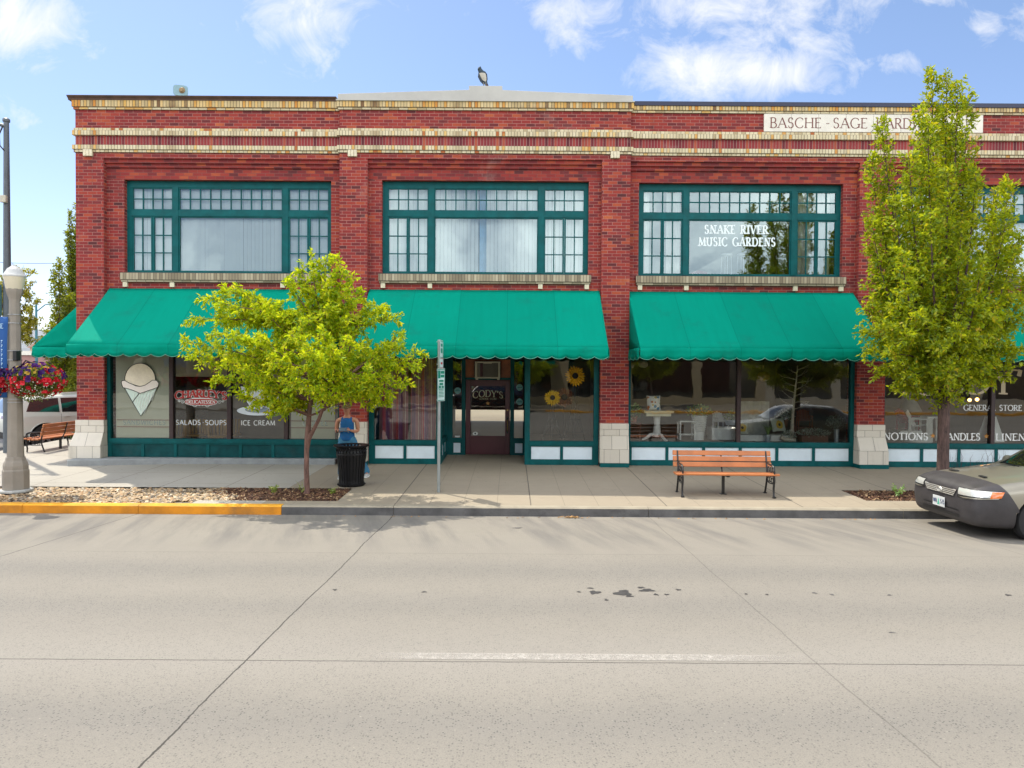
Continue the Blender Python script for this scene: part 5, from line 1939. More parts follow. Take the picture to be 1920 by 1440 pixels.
def sunflower(px, py, y, R, rc, npet, mat, legs, label):
    R, rc = R * 1.12, rc * 1.05
    c = at(px, py, y)
    T = thing('metal_sunflower', label, 'sunflower ornament', (c.x, y, ZD + .005), 0, 'metal sunflowers in the shop window')
    h = c.z - ZD
    r = random.Random(int(px))
    for ring in range(2):
        mb = MB()
        for k in range(npet):
            a = 2 * PI * (k + .5 * ring) / npet + r.uniform(-.06, .06)
            L = R * r.uniform(.88, 1.05)
            wd = R * .125
            ca, sa = math.cos(a), math.sin(a)
            q = []
            for (u_, v_, o_) in ((rc * .7, 0, 0), (L * .45, wd * .75, -.02), (L * .72, wd, -.035), (L, 0, -.02), (L * .72, -wd, -.035), (L * .45, -wd * .75, -.02)):
                q.append((ca * u_ - sa * v_, o_ + .012 * ring - .0, h + sa * u_ + ca * v_))
            mb.add(q, [(0, 1, 2, 3), (0, 3, 4, 5)])
        mb.build('petals', mat, T)
    mb = MB()
    mb.ball((0, -.03, h), rc, 16, 8, 0, (1, .35, 1))
    mb.build('flower_centre', M_DISC, T, smooth=True)
    mb = MB()
    if legs:
        for s in (-1, 1):
            mb.tube([(s * .05, .02, h - .1), (s * .06, .03, h * .55), (s * .24, .03, 0)], .008, 6)
            mb.tube([(s * .02, .06, h - .1), (s * .03, .08, h * .5), (s * .02, .25, 0)], .008, 6)
        for q in (.12, .32, .5):
            w_ = .24 - .19 * q / .6
            mb.tube([(-w_, .03, h * q), (w_, .03, h * q)], .006, 5)
        mb.tube([(-.18, .03, h * .12), (.08, .03, h * .5)], .005, 5)
        mb.tube([(.18, .03, h * .12), (-.08, .03, h * .5)], .005, 5)
        mb.tube([(0, .03, h - .05), (0, .03, h * .5)], .02, 6)
    else:
        mb.tube([(0, .03, h), (0, .05, 0)], .012, 6)
        mb.tube([(-.12, .05, .01), (.12, .05, .01)], .012, 6)
    mb.build('stand', M_IRON, T, smooth=True)


sunflower(1078.5, 705, YF + .62, .235, .072, 11, M_PETAL, True, 'tallest orange yellow metal sunflower on a black lattice stand in the shop window')
sunflower(1036, 746, YF + .55, .185, .058, 11, M_PETALY, True, 'small bright yellow metal sunflower on a lattice stand')
sunflower(1058, 745, YF + 1.0, .235, .075, 18, M_PETALR, False, 'rust brown metal sunflower standing behind the two yellow ones')

# ------------------------------------------------------------------ display in the plant shop window
def gl(px, Y): return ax(px, Y, 780)


M_WHITEW = paint('chalky white wood', (0.84, 0.83, 0.77), 0.7, var=.08, dirt=(.55, .52, .45), dirt_amt=.2)
M_TERC = paint('terracotta', (0.36, 0.13, 0.065), 0.8, var=.12)
M_GALV = paint('galvanised steel', (0.62, 0.68, 0.72), 0.4, metal=.6, var=.12)
M_LEAF = leafmat('house plant leaves', [(0, (0.12, 0.26, 0.06)), (.6, (0.22, 0.42, 0.10)), (1, (0.40, 0.55, 0.18))], .25)
M_BABY = leafmat('small white blossoms', [(0, (0.10, 0.17, 0.09)), (.4, (0.38, 0.46, 0.36)), (1, (0.85, 0.87, 0.80))], .2, tmix=0)
M_WOODD = paint('dark stained wood', (0.14, 0.055, 0.03), 0.6, var=.2)


def leafcloud(mb, c, r, n, size, seed, m=0, sq=(1, 1, 1), up=.3):
    rr = random.Random(seed)
    for _ in range(n):
        while True:
            p = Vector((rr.uniform(-1, 1), rr.uniform(-1, 1), rr.uniform(-1, 1)))
            if p.length <= 1: break
        q = Vector((c[0] + p.x * r * sq[0], c[1] + p.y * r * sq[1], c[2] + p.z * r * sq[2]))
        dr = (Vector((p.x, p.y, p.z * .5 + up)) + Vector((rr.uniform(-.6, .6), rr.uniform(-.6, .6), rr.uniform(-.6, .6)))).normalized()
        sd = dr.cross(Vector((rr.uniform(-1, 1), rr.uniform(-1, 1), 1))).normalized()
        s = size * rr.uniform(.7, 1.3)
        nn = dr.cross(sd)
        mb.add([q, q + dr * s * .5 + sd * s * .28 + nn * s * .06, q + dr * s, q + dr * s * .5 - sd * s * .28 + nn * s * .06], [(0, 1, 2), (0, 2, 3)], m)


def potted(name, px, Y, z, pr_, ph, potmat, lr, ln, ls, lmat, label, cat='potted plant', sq=(1, 1, 1), seed=1, blades=False):
    x = gl(px, Y)
    T = thing(name, label, cat, (x, Y, z))
    mb = MB()
    mb.lathe([(pr_ * .75, 0), (pr_, ph * .85), (pr_ * 1.06, ph * .86), (pr_ * 1.06, ph), (pr_ * .9, ph), (pr_ * .85, ph * .9)], n=18)
    mb.build('pot', potmat, T, smooth=True, angle=35)
    mb = MB()
    if blades:
        rr = random.Random(seed)
        for k in range(ln):
            a = rr.uniform(0, 6.28)
            l = lr * rr.uniform(.7, 1.2)
            e = rr.uniform(.3, 1.3)
            pts = [(0, 0, ph * .9), (math.cos(a) * l * .35 * e, math.sin(a) * l * .35 * e, ph + l * .6), (math.cos(a) * l * .75 * e, math.sin(a) * l * .75 * e, ph + l * (1 - .3 * e))]
            mb.tube(pts, [ls * .5, ls * .6, .002], 4, 0, flat=.25)
    else:
        leafcloud(mb, (0, 0, ph + lr * .55 * sq[2]), lr, ln, ls, seed, 0, sq)
        for k in range(6):
            mb.tube([(0, 0, ph * .8), (lr * .5 * math.cos(k), lr * .5 * math.sin(k), ph + lr * .7 * sq[2])], .004, 4)
    mb.build('foliage', lmat, T)
    return T


yg = YF + .62
potted('fern', 1187, yg + .1, ZD + .44, .11, .14, M_TERC, .19, 260, .07, M_LEAF, 'green fern on a small stand at the left end of the plant shop window', 'fern', seed=3)
T = thing('plant_stand', 'reddish wooden slatted stand under the fern in the plant shop window', 'stand', (gl(1187, yg + .1), yg + .1, ZD))
mb = MB()
for (a, b) in ((-.15, -.12), (.15, -.12), (-.15, .12), (.15, .12)):
    mb.box(a - .015, a + .015, b - .015, b + .015, 0, .42)
mb.build('leg', M_WOODD, T)
mb = MB()
for k in range(5):
    mb.box(-.18, .18, -.14, .14, .02 + k * .095, .04 + k * .095)
mb.box(-.19, .19, -.16, .16, .42, .437)
mb.build('shelf', M_WOODD, T)
# pedestal table and cushion
T = thing('pedestal_table', 'cream pedestal table with curved white feet in the plant shop window', 'table', (gl(1232, yg), yg, ZD))
mb = MB()
zt = az(772, yg, 1232) - ZD
mb.box(-.36, .36, -.24, .24, zt - .02, zt + .03)
mb.box(-.30, .30, -.2, .2, zt - .10, zt - .021)
mb.build('table_top', paint('cream painted table', (.76, .70, .46), .6, var=.08), T, bevel=.008)
mb = MB()
mb.lathe([(.10, .10), (.09, .2), (.075, .45), (.085, zt - .10)], n=14)
mb.build('column', M_WHITEW, T, smooth=True)
for s in range(3):
    mb = MB()
    a = -PI / 2 + .5 + s * 2.09
    pts = [(math.cos(a) * q, math.sin(a) * q, z) for q, z in ((.06, .16), (.16, .14), (.24, .08), (.32, .035), (.36, .03))]
    mb.tube(pts, [.045, .045, .035, .028, .03], 8)
    mb.build('foot', M_WHITEW, T, smooth=True)


def cushion(px, Y, zb, wd, ht, mat, label, tilt=.25, rz=0.0):
    T = thing('cushion', label, 'cushion', (gl(px, Y), Y, zb), rz)
    vs, fs = [], []
    N = 12
    for side in (-1, 1):
        for j in range(N + 1):
            for i in range(N + 1):
                a, b = i / N * 2 - 1, j / N * 2 - 1
                th = .055 * ((1 - a ** 4) * (1 - b ** 4)) ** .6
                k = 1 - .06 * (1 - abs(a) ** 2) * (abs(b) ** 6) - .06 * (1 - abs(b) ** 2) * (abs(a) ** 6)
                z = (b * k + 1) * ht / 2
                vs.append((a * k * wd / 2, side * th + z * tilt, z))
    for s in range(2):
        o = s * (N + 1) ** 2
        for j in range(N):
            for i in range(N):
                q = o + j * (N + 1) + i
                fs.append((q, q + 1, q + N + 2, q + N + 1))
    mb = MB()
    mb.add(vs, fs)
    mb.build('cover', mat, T, smooth=True)
    return T


m, t = newmat('white cushion with coloured dots')
tcn = t.n('ShaderNodeTexCoord')
vo = t.n('ShaderNodeTexVoronoi', ins={'Vector': tcn.outputs['Object'], 'Scale': 11.0})
k = t.math('LESS_THAN', vo.outputs['Distance'], .42)
spc = t.n('ShaderNodeSeparateColor', ins={0: vo.outputs['Color']})
cc = t.ramp(spc.outputs[0], [(0, (.05, .22, .36)), (.3, (.5, .16, .04)), (.5, (.55, .42, .08)), (.7, (.10, .30, .12)), (.85, (.6, .6, .55))], 'CONSTANT')
c = t.mix(k, (.85, .83, .74), cc)
b = t.n('ShaderNodeBsdfPrincipled', ins={'Base Color': c, 'Roughness': .85})
finish(t, b.outputs[0])
cushion(1226, yg + .02, ZD + zt + .03, .34, .36, m, 'white cushion with coloured dots propped on the pedestal table')
m, t = newmat('cushion printed with a sunflower')
tcn = t.n('ShaderNodeTexCoord')
p = t.sep(tcn.outputs['Object'])
dx_ = t.math('SUBTRACT', p[0], .0)
dz_ = t.math('SUBTRACT', p[2], .17)
rr_ = t.math('SQRT', t.math('ADD', t.math('MULTIPLY', dx_, dx_), t.math('MULTIPLY', dz_, dz_)))
n = t.noise(tcn.outputs['Object'], 12.0, 3, .6)
c = t.mix(n, (.35, .42, .28), (.66, .66, .58))
c = t.mix(t.math('LESS_THAN', rr_, t.math('ADD', .07, t.math('MULTIPLY', n, .06))), c, (.62, .40, .03))
c = t.mix(t.math('LESS_THAN', rr_, .035), c, (.04, .03, .015))
b = t.n('ShaderNodeBsdfPrincipled', ins={'Base Color': c, 'Roughness': .85})
finish(t, b.outputs[0])
cushion(1392, yg, ZD + .16, .32, .32, m, 'cushion printed with one yellow sunflower behind the mullion of the plant shop window')
cushion(1462, yg + .25, ZD + .22, .40, .32, m, 'wider printed cushion lying right of the sunflower cushion', .35, .3)
# low white bench under the cushions
T = thing('display_box', 'long low cream box carrying the sunflower cushions in the plant shop window', 'box', (gl(1420, yg + .1), yg + .1, ZD))
mb = MB()
mb.box(-.55, .75, -.12, .35, 0, .15)
mb.build('box', M_WHITEW, T, bevel=.01)
T = thing('basket', 'tall cream ribbed basket of yellow flowers in the plant shop window', 'basket', (gl(1311, yg + .3), yg + .3, ZD))
mb = MB()
for k in range(9):
    mb.lathe([(.13 + .006 * k, .20 + .045 * k), (.155 + .006 * k, .222 + .045 * k), (.13 + .006 * k, .243 + .045 * k)], n=20)
mb.lathe([(.12, 0), (.13, .2)], n=20)
mb.build('body', M_WHITEW, T, smooth=True)
mb = MB()
leafcloud(mb, (0, 0, .70), .22, 160, .09, 5, 0, (1.3, .8, .6))
mb.build('foliage', M_LEAF, T)
mb = MB()
leafcloud(mb, (-.05, -.05, .70), .24, 60, .075, 6, 0, (1.3, .7, .5))
mb.build('flower', M_PETALY, T)
T = thing('side_table', 'pale weathered side table left of the ribbed basket', 'table', (gl(1287, yg + .35), yg + .35, ZD))
mb = MB()
mb.box(-.2, .2, -.15, .15, .44, .47)
mb.box(-.2, .2, -.15, .15, .12, .14)
mb.build('table_top', M_WHITEW, T)
for (a, b) in ((-.18, -.13), (.18, -.13), (-.18, .13), (.18, .13)):
    mb = MB()
    mb.box(a - .018, a + .018, b - .018, b + .018, 0, .44)
    mb.build('leg', M_WHITEW, T)


def deckchair(px, Y, z, mat, label, s=1.0, rz=.3):
    T = thing('garden_chair', label, 'chair', (gl(px, Y), Y, z), rz)
    mb = MB()
    for k in range(5):
        x = (-.2 + k * .1) * s
        top = (.70 - .035 * abs(k - 2)) * s
        mb.add([(x - .04 * s, .02 * s, .22 * s), (x + .04 * s, .02 * s, .22 * s), (x + .045 * s, .22 * s, top), (x - .045 * s, .22 * s, top),
                (x - .04 * s, .045 * s, .22 * s), (x + .04 * s, .045 * s, .22 * s), (x + .045 * s, .245 * s, top), (x - .045 * s, .245 * s, top)],
               [(0, 1, 2, 3), (7, 6, 5, 4), (0, 4, 5, 1), (1, 5, 6, 2), (2, 6, 7, 3), (3, 7, 4, 0)])
    mb.build('backrest', mat, T)
    mb = MB()
    for k in range(5):
        mb.box(-.25 * s, .25 * s, (-.36 + k * .085) * s, (-.29 + k * .085) * s, (.30 - k * .018) * s, (.32 - k * .018) * s)
    mb.build('seat', mat, T)
    for sg in (-1, 1):
        mb = MB()
        mb.box(sg * .24 * s - .05 * s, sg * .24 * s + .05 * s, -.40 * s, .15 * s, .44 * s, .465 * s)
        mb.build('armrest', mat, T)
        mb = MB()
        mb.box(sg * .26 * s - .015 * s, sg * .26 * s + .015 * s, -.38 * s, -.30 * s, 0, .44 * s)
        mb.build('leg', mat, T)
        mb = MB()
        mb.box(sg * .26 * s - .014 * s, sg * .26 * s + .014 * s, .08 * s, .15 * s, 0, .44 * s)
        mb.build('leg', mat, T)
    return T


T = thing('display_box', 'pale wooden box under the small white chair in the plant shop window', 'box', (gl(1355, yg + .5), yg + .5, ZD))
mb = MB()
mb.box(-.32, .32, -.2, .25, 0, .30)
mb.build('box', M_WHITEW, T, bevel=.008)
deckchair(1349, yg + .5, ZD + .305, M_WHITEW, 'small white slatted garden chair on a box in the plant shop window', .55, .25)
deckchair(1507, yg + .9, ZD + .30, M_TERC, 'terracotta red small garden chair behind the bare tree', .62, -.2)
T = thing('display_box', 'weathered box under the terracotta garden chair', 'box', (gl(1507, yg + .95), yg + .95, ZD))
mb = MB()
mb.box(-.25, .25, -.25, .25, 0, .295)
mb.build('box', M_WOODD, T)
potted('potted_plant', 1371, yg + .2, ZD + .38, .16, .13, M_GALV, .15, 150, .07, M_LEAF, 'leafy plant in a galvanised bowl beside the small white chair', seed=8)
T = thing('plank_screen', 'whitewashed vertical plank panel standing at the middle of the plant shop window', 'panel', (gl(1415, yg + 1.0), yg + 1.0, ZD))
mb = MB()
for k in range(7):
    mb.box(-.36 + k * .105, -.36 + k * .105 + .10, -.01 - (k % 2) * .004, .02, .0, .93 + (k % 3) * .004)
mb.build('planks', paint('whitewashed planks', (.70, .69, .58), .8, var=.15, scale=9), T)
# bare little tree
x = gl(1485, yg + .15)
T = thing('bare_tree', 'leafless pale birch sapling standing among the pots in the plant shop window', 'tree', (x, yg + .15, ZD))
M_BIRCH = paint('pale bark', (.70, .62, .48), .8, var=.2, scale=12)
mb = MB()
rr = random.Random(12)
trunk = [(0, 0, 0), (.01, 0, .5), (.045, 0, 1.0), (.09, .0, 1.45), (.12, 0, 1.85)]
mb.tube(trunk, [.045, .038, .03, .02, .008], 8)
mb.build('trunk', M_BIRCH, T, smooth=True)
mb = MB()
for k in range(13):
    h = .78 + k * .08
    sx = -1 if k % 2 else 1
    px_ = .02 + (h - .5) * .075
    l = .46 * (1 - .025 * k) * rr.uniform(.7, 1.05)
    yv = rr.uniform(-.25, .25)
    pts = bez((px_, 0, h), (px_ + sx * l * .5, yv * .4, h + .05), (px_ + sx * l, yv, h + rr.uniform(-.02, .26)), 6)
    mb.tube(pts, [.011, .010, .008, .007, .005, .004, .002], 5)
    for q in (2, 3, 4, 5):
        a = pts[q]
        mb.tube([a, a + Vector((sx * rr.uniform(.04, .14), rr.uniform(-.1, .1), rr.uniform(-.08, .14)))], [.004, .0015], 4)
mb.build('branch', M_BIRCH, T, smooth=True)
potted('spiky_plant', 1440, yg - .12, ZD, .075, .17, M_GALV, .30, 38, .018, M_LEAF, 'spiky green plant in a small white and grey pot', seed=9, blades=True)
potted('silver_plant', 1471, yg + .55, ZD + .30, .09, .2, M_WOODD, .20, 240, .05, M_BABY, 'silvery white flowering plant left of the terracotta chair', seed=10, sq=(1.2, 1, .8))
T = thing('flower_trough', 'brown trough full of small white blossoms low in the plant shop window', 'planter', (gl(1527, yg - .05), yg - .05, ZD))
mb = MB()
mb.box(-.34, .30, -.1, .14, 0, .16)
mb.build('trough', M_WOODD, T, bevel=.01)
mb = MB()
leafcloud(mb, (0, 0, .22), .20, 900, .035, 11, 0, (2.1, .9, .55))
leafcloud(mb, (-.62, .0, .16), .16, 260, .04, 12, 0, (1.1, .9, .7))
mb.build('foliage', M_BABY, T)
T = thing('log_planter', 'pale split log planter lying left of the blossom trough', 'planter', (gl(1478, yg - .1), yg - .1, ZD))
mb = MB()
mb.tube([(-.17, 0, .12), (-.08, 0, .055), (.08, 0, .05), (.18, 0, .05)], [.05, .05, .048, .045], 10)
mb.build('log', M_BIRCH, T, smooth=True)
T = thing('metal_vase', 'tall galvanised vase of white sprays at the right end of the plant shop window', 'vase', (gl(1569, yg - .1), yg - .1, ZD))
mb = MB()
mb.lathe([(.055, 0), (.06, .15), (.062, .31), (.066, .32), (.055, .31)], n=18)
mb.build('body', M_GALV, T, smooth=True)
mb = MB()
leafcloud(mb, (0, 0, .48), .22, 700, .03, 13, 0, (1.15, .8, .8))
for k in range(14):
    a = k * .9
    mb.tube([(0, 0, .28), (.18 * math.cos(a), .12 * math.sin(a), .55)], .0025, 4)
mb.build('sprays', M_BABY, T)
# right hand shop: lamp, chairs, table, board, lights
T = thing('table_lamp', 'table lamp with a pale cone shade behind the red chair', 'lamp', (gl(1706, yg + 1.1), yg + 1.1, ZD))
mb = MB()
mb.lathe([(.28, .70), (.12, 1.02)], n=24, cap=False)
mb.build('lamp_shade', paint('linen lamp shade', (.46, .44, .38), .8), T, smooth=True)
mb = MB()
mb.lathe([(.12, 0), (.12, .03), (.03, .06), (.06, .3), (.09, .45), (.03, .6), (.015, .8)], n=16)
mb.build('base', M_IRON, T, smooth=True)
deckchair(1697, yg + .6, ZD + .26, paint('bright red paint', (.42, .012, .015), .4), 'small bright red garden chair in the notions shop window', .75, .5)
T = thing('display_box', 'white box under the bright red garden chair', 'box', (gl(1697, yg + .62), yg + .62, ZD))
mb = MB()
mb.box(-.27, .27, -.3, .25, 0, .255)
mb.build('box', M_WHITEW, T, bevel=.01)
deckchair(1718, yg + .2, ZD + .18, M_WHITEW, 'white garden chair beside the bright red chair', .85, .9)
T = thing('display_box', 'round white stool under the white garden chair of the notions shop', 'stool', (gl(1720, yg + .2), yg + .2, ZD))
mb = MB()
mb.lathe([(.34, 0), (.34, .15), (.33, .175)], n=28)
mb.build('drum', M_WHITEW, T, smooth=True, angle=35)
T = thing('white_table', 'white legged table behind the trunk of the tall tree', 'table', (gl(1748, yg + .3), yg + .3, ZD))
mb = MB()
mb.box(-.24, .24, -.2, .2, .58, .61)
mb.build('table_top', M_WHITEW, T)
for (a, b) in ((-.2, -.16), (.2, -.16), (-.2, .16), (.2, .16)):
    mb = MB()
    mb.lathe([(.02, 0), (.028, .2), (.018, .3), (.03, .45), (.03, .58)], (a, b, 0), 10)
    mb.build('leg', M_WHITEW, T, smooth=True)
T = thing('sandwich_board', 'folding pale A-frame board behind the shop lettering', 'board', (gl(1858, yg + .3), yg + .3, ZD), .35)
for s in (-1, 1):
    mb = MB()
    mb.add([(-.22, s * .2, 0), (.22, s * .2, 0), (.16, s * .02, .62), (-.16, s * .02, .62), (-.22, s * .2 + .02, 0), (.22, s * .2 + .02, 0), (.16, s * .02 + .02, .62), (-.16, s * .02 + .02, .62)],
           [(0, 1, 2, 3), (7, 6, 5, 4), (0, 4, 5, 1), (1, 5, 6, 2), (2, 6, 7, 3), (3, 7, 4, 0)])
    mb.build('panel', M_WHITEW, T)
for px, py in ((1818, 750), (1832, 749), (1862, 738)):
    c = at(px, py, YF + 2.6)
    T = thing('pendant_light', {1818: 'left of the two small lit amber bulbs under the tree crown', 1832: 'right of the two small lit amber bulbs under the tree crown', 1862: 'small lit amber bulb hanging behind the large cream letter'}[px], 'light', c, 0, 'lit amber bulbs in the notions shop')
    mb = MB()
    mb.ball((0, 0, 0), .045, 10, 6)
    mb.build('bulb', glow('lit amber bulb', (1.0, .42, .10), 6.0), T, smooth=True)
    mb = MB()
    mb.tube([(0, 0, .04), (0, 0, az(600, YF) - c.z - .03)], .006, 5)
    mb.build('cord', M_IRON, T)
for px, py in ((1206, 683), (1431, 706)):
    c = at(px, py, YF + 1.4)
    T = thing('hanging_lantern', {1206: 'round paper lantern hanging at the left of the plant shop window', 1431: 'gold wicker star lantern hanging at the middle of the plant shop window'}[px], 'lantern', c)
    mb = MB()
    mb.ball((0, 0, 0), .17 if px == 1431 else .13, 14, 8, 0, (1, 1, .75))
    mb.build('shade', paint('gold wicker', (.42, .28, .08), .7, var=.3, scale=30) if px == 1431 else paint('cream paper', (.58, .52, .38), .8), T, smooth=True)
    mb = MB()
    mb.tube([(0, 0, .12), (0, 0, az(600, YF) - c.z - .03)], .005, 5)
    mb.build('cord', M_IRON, T)
# deli furniture
M_CHAIRY = paint('amber moulded chair', (.50, .24, .03), .5, var=.1)
for k, (px, Y, lab) in enumerate(((331, YF + 1.3, 'amber cafe chair at the left edge of the logo pane'), (368, YF + 1.7, 'amber cafe chair under the red delicatessen logo'), (408, YF + 1.4, 'amber cafe chair right of the logo, by the mullion'), (436, YF + 1.9, 'amber cafe chair at the left of the ice cream pane'))):
    T = thing('cafe_chair', lab, 'chair', (gl(px, Y), Y, .065), .4 * k, 'amber chairs in the delicatessen')
    mb = MB()
    for q in range(9):
        a = PI * q / 8
        mb.tube([(.22 * math.cos(a), .2 * math.sin(a), .45), (.24 * math.cos(a), .24 * math.sin(a), .84)], .03, 6)
    mb.build('backrest', M_CHAIRY, T, smooth=True)
    mb = MB()
    mb.lathe([(.22, .42), (.235, .45), (.2, .47)], n=18)
    mb.build('seat', M_CHAIRY, T, smooth=True)
    for q in range(4):
        a = PI / 4 + q * PI / 2
        mb = MB()
        mb.tube([(.15 * math.cos(a), .15 * math.sin(a), .43), (.22 * math.cos(a), .22 * math.sin(a), 0)], .012, 6)
        mb.build('leg', M_IRON, T, smooth=True)
# ------------------------------------------------------------------ benches
M_SLAT = paint('orange brown varnished slats', (0.46, 0.160, 0.052), 0.5, var=0.2, scale=3, bump=.1, bscale=25)
M_CAST = paint('black cast iron', (0.014, 0.013, 0.013), 0.35, var=.2, scale=15, bump=.2)
M_CONC = paint('weathered buff concrete', (0.265, 0.235, 0.195), 0.85, var=0.14, scale=3, bump=.35, bscale=60, dirt=(0.20, 0.17, 0.14), dirt_amt=.3)


def bench(label, loc, rotz, L=1.78, group='slatted park benches with black iron ends'):
    T = thing('park_bench', label, 'bench', loc, rotz, group)
    mb = MB()
    for k in range(4):                                       # seat slats, front at -y
        y = -.215 + k * .105
        z = .435 - .014 * math.sin(k / 3 * PI) - .006 * k
        mb.box(-L / 2, L / 2, y - .044, y + .044, z - .034, z)
    mb.build('seat', M_SLAT, T, bevel=.008)
    mb = MB()
    R = Euler((rad(-14), 0, 0)).to_matrix()
    for k in range(3):
        c = Vector((0, .205 + .030 * k, .545 + .105 * k))
        mb.obox(c, (L - .02, .034, .092), R)
    mb.build('backrest', M_SLAT, T, bevel=.008)
    xe = L / 2 - .10
    for s in (-1, 1):
        mb = MB()
        x = s * xe
        mb.tube([(x, -.25, .0), (x, -.225, .05), (x, -.215, .16), (x, -.245, .30), (x, -.235, .40)], [.024, .018, .019, .021, .02], 8)
        mb.box(x - .028, x + .028, -.285, -.22, 0, .02)
        mb.build('leg', M_CAST, T, smooth=True, angle=50)
        mb = MB()
        mb.tube([(x, .27, .0), (x, .25, .05), (x, .19, .2), (x, .155, .32), (x, .155, .40), (x, .185, .52), (x, .225, .66), (x, .262, .80)], [.022, .018, .018, .018, .019, .019, .018, .014], 8)
        mb.box(x - .028, x + .028, .235, .30, 0, .02)
        mb.build('leg', M_CAST, T, smooth=True, angle=50)
        mb = MB()
        mb.tube([(x, -.25, .392), (x, -.08, .385), (x, .10, .375), (x, .17, .385)], .016, 6)
        # arm with scrolls
        mb.tube([(x, -.235, .40), (x, -.255, .47), (x, -.225, .55), (x, -.14, .575), (x, -.02, .575), (x, .10, .585), (x, .20, .60)], [.015, .016, .018, .019, .018, .016, .014], 7)
        for (cy, cz, r_) in ((-.17, .50, .045), (-.06, .49, .05), (.06, .49, .05)):
            mb.tube([(x, cy + r_ * math.cos(a * .5), cz + r_ * math.sin(a * .5)) for a in range(14)], .009, 5)
        for (cy, cz, r_) in ((-.13, .30, .05), (-.02, .31, .05), (.08, .30, .045)):
            mb.tube([(x, cy + r_ * math.cos(a * .5), cz + r_ * math.sin(a * .5)) for a in range(14)], .008, 5)
        mb.tube([(x, -.22, .25), (x, -.03, .235), (x, .17, .25)], .010, 6)
        mb.build('armrest', M_CAST, T, smooth=True, angle=50)
    mb = MB()
    mb.box(-.024, .024, .09, .135, .0, .40)
    mb.box(-.055, .055, .06, .165, .0, .012)
    mb.box(-.03, .03, -.24, .19, .372, .39)
    mb.tube([(0, .17, .39), (0, .235, .5), (0, .305, .78)], .016, 6)
    mb.build('centre_leg', M_CAST, T)
    return T


by = 13.18
bx0, bx1 = ax(1273, by, 900), ax(1445, by, 900)
bz = ZW(by)
bench('orange slatted park bench facing the road in front of the plant shop window', ((bx0 + bx1) / 2, by, bz), rad(-1.6), L=1.86)
bench('orange slatted park bench on the side street pavement, seen from behind beside the silver SUV', (-12.3, 19.15, -.03), rad(-92), L=1.8)

# ------------------------------------------------------------------ litter bin
ty = 13.95
tx = ax(659, ty, 880)
T = thing('litter_bin', 'black slatted metal litter bin with flared rim beside the small tree', 'litter bin', (tx, ty, ZW(ty)))
M_BIN = paint('black powder coat', (0.006, 0.006, 0.007), 0.42, var=.2, scale=12, spec=.3)
mb = MB()
N = 28
for k in range(N):
    a = 2 * PI * k / N
    ca, sa = math.cos(a), math.sin(a)
    pr = [(.235, .05), (.232, .12), (.245, .30), (.265, .48), (.282, .60), (.285, .66), (.268, .70), (.272, .74), (.325, .775)]
    wd = .021
    vs, fs = [], []
    for (r_, z) in pr:
        for o_ in (0, .010):
            for s in (-1, 1):
                vs.append(((r_ + o_) * ca - s * wd * sa, (r_ + o_) * sa + s * wd * ca, z))
    for i in range(len(pr) - 1):
        q = i * 4
        fs += [(q + 2, q + 3, q + 7, q + 6), (q, q + 4, q + 5, q + 1), (q, q + 2, q + 6, q + 4), (q + 1, q + 5, q + 7, q + 3)]
    mb.add(vs, fs)
mb.build('slats', M_BIN, T)
mb = MB()
prof = [(.315, .772), (.345, .775), (.352, .79), (.340, .803), (.21, .80), (.19, .785), (.315, .772)]
mb.lathe(prof, n=40, cap=False)
mb.build('rim', M_BIN, T, smooth=True)
mb = MB()
mb.lathe([(.25, 0), (.262, .015), (.262, .045), (.24, .055)], n=36)
for k in range(N):
    a = 2 * PI * (k + .5) / N
    mb.ball((.262 * math.cos(a), .262 * math.sin(a), .03), .013, 6, 4)
mb.build('base', M_BIN, T, smooth=True, angle=40)
mb = MB()
mb.lathe([(.288, .60), (.292, .61), (.296, .63), (.292, .645), (.286, .65)], n=40, cap=False)
for k in range(N):
    a = 2 * PI * (k + .5) / N
    pts = [((.275 + .018 * math.cos(b_ * .63)) * math.cos(a + .07 * math.sin(b_ * .63)), (.275 + .018 * math.cos(b_ * .63)) * math.sin(a + .07 * math.sin(b_ * .63)), .705 + .028 * math.sin(b_ * .63)) for b_ in range(11)]
    mb.tube(pts, .006, 4)
mb.build('ring', M_BIN, T, smooth=True)
mb = MB()
mb.lathe([(.20, .04), (.225, .70), (.20, .70), (.19, .1)], n=28)
mb.build('liner', M_BLK, T, smooth=True)

# ------------------------------------------------------------------ parking sign post
py_ = 13.3
px_ = ax(823, py_, 800)
zg = ZW(py_)
T = thing('sign_post', 'grey steel post carrying narrow green and white parking signs turned edge on', 'sign post', (px_, py_, zg))
M_POST = paint('galvanised sign post', (0.30, 0.33, 0.33), 0.4, metal=.5, var=.12)
H = az(639, py_, 823) - zg
mb = MB()
mb.tube([(0, 0, 0), (0, 0, H)], .030, 12)
mb.tube([(0, 0, H), (0, 0, H + .02)], [.034, .03], 12)
mb.build('post', M_POST, T, smooth=True, angle=40)
m, t = newmat('green and white parking sign face')
tcn = t.n('ShaderNodeTexCoord')
p = t.sep(tcn.outputs['Object'])
M_SGN = paint('sign white', (.55, .72, .70), .4)
M_SGG = paint('sign green', (0, .22, .15), .4)
M_SGR = paint('sign red', (.42, .02, .04), .4)


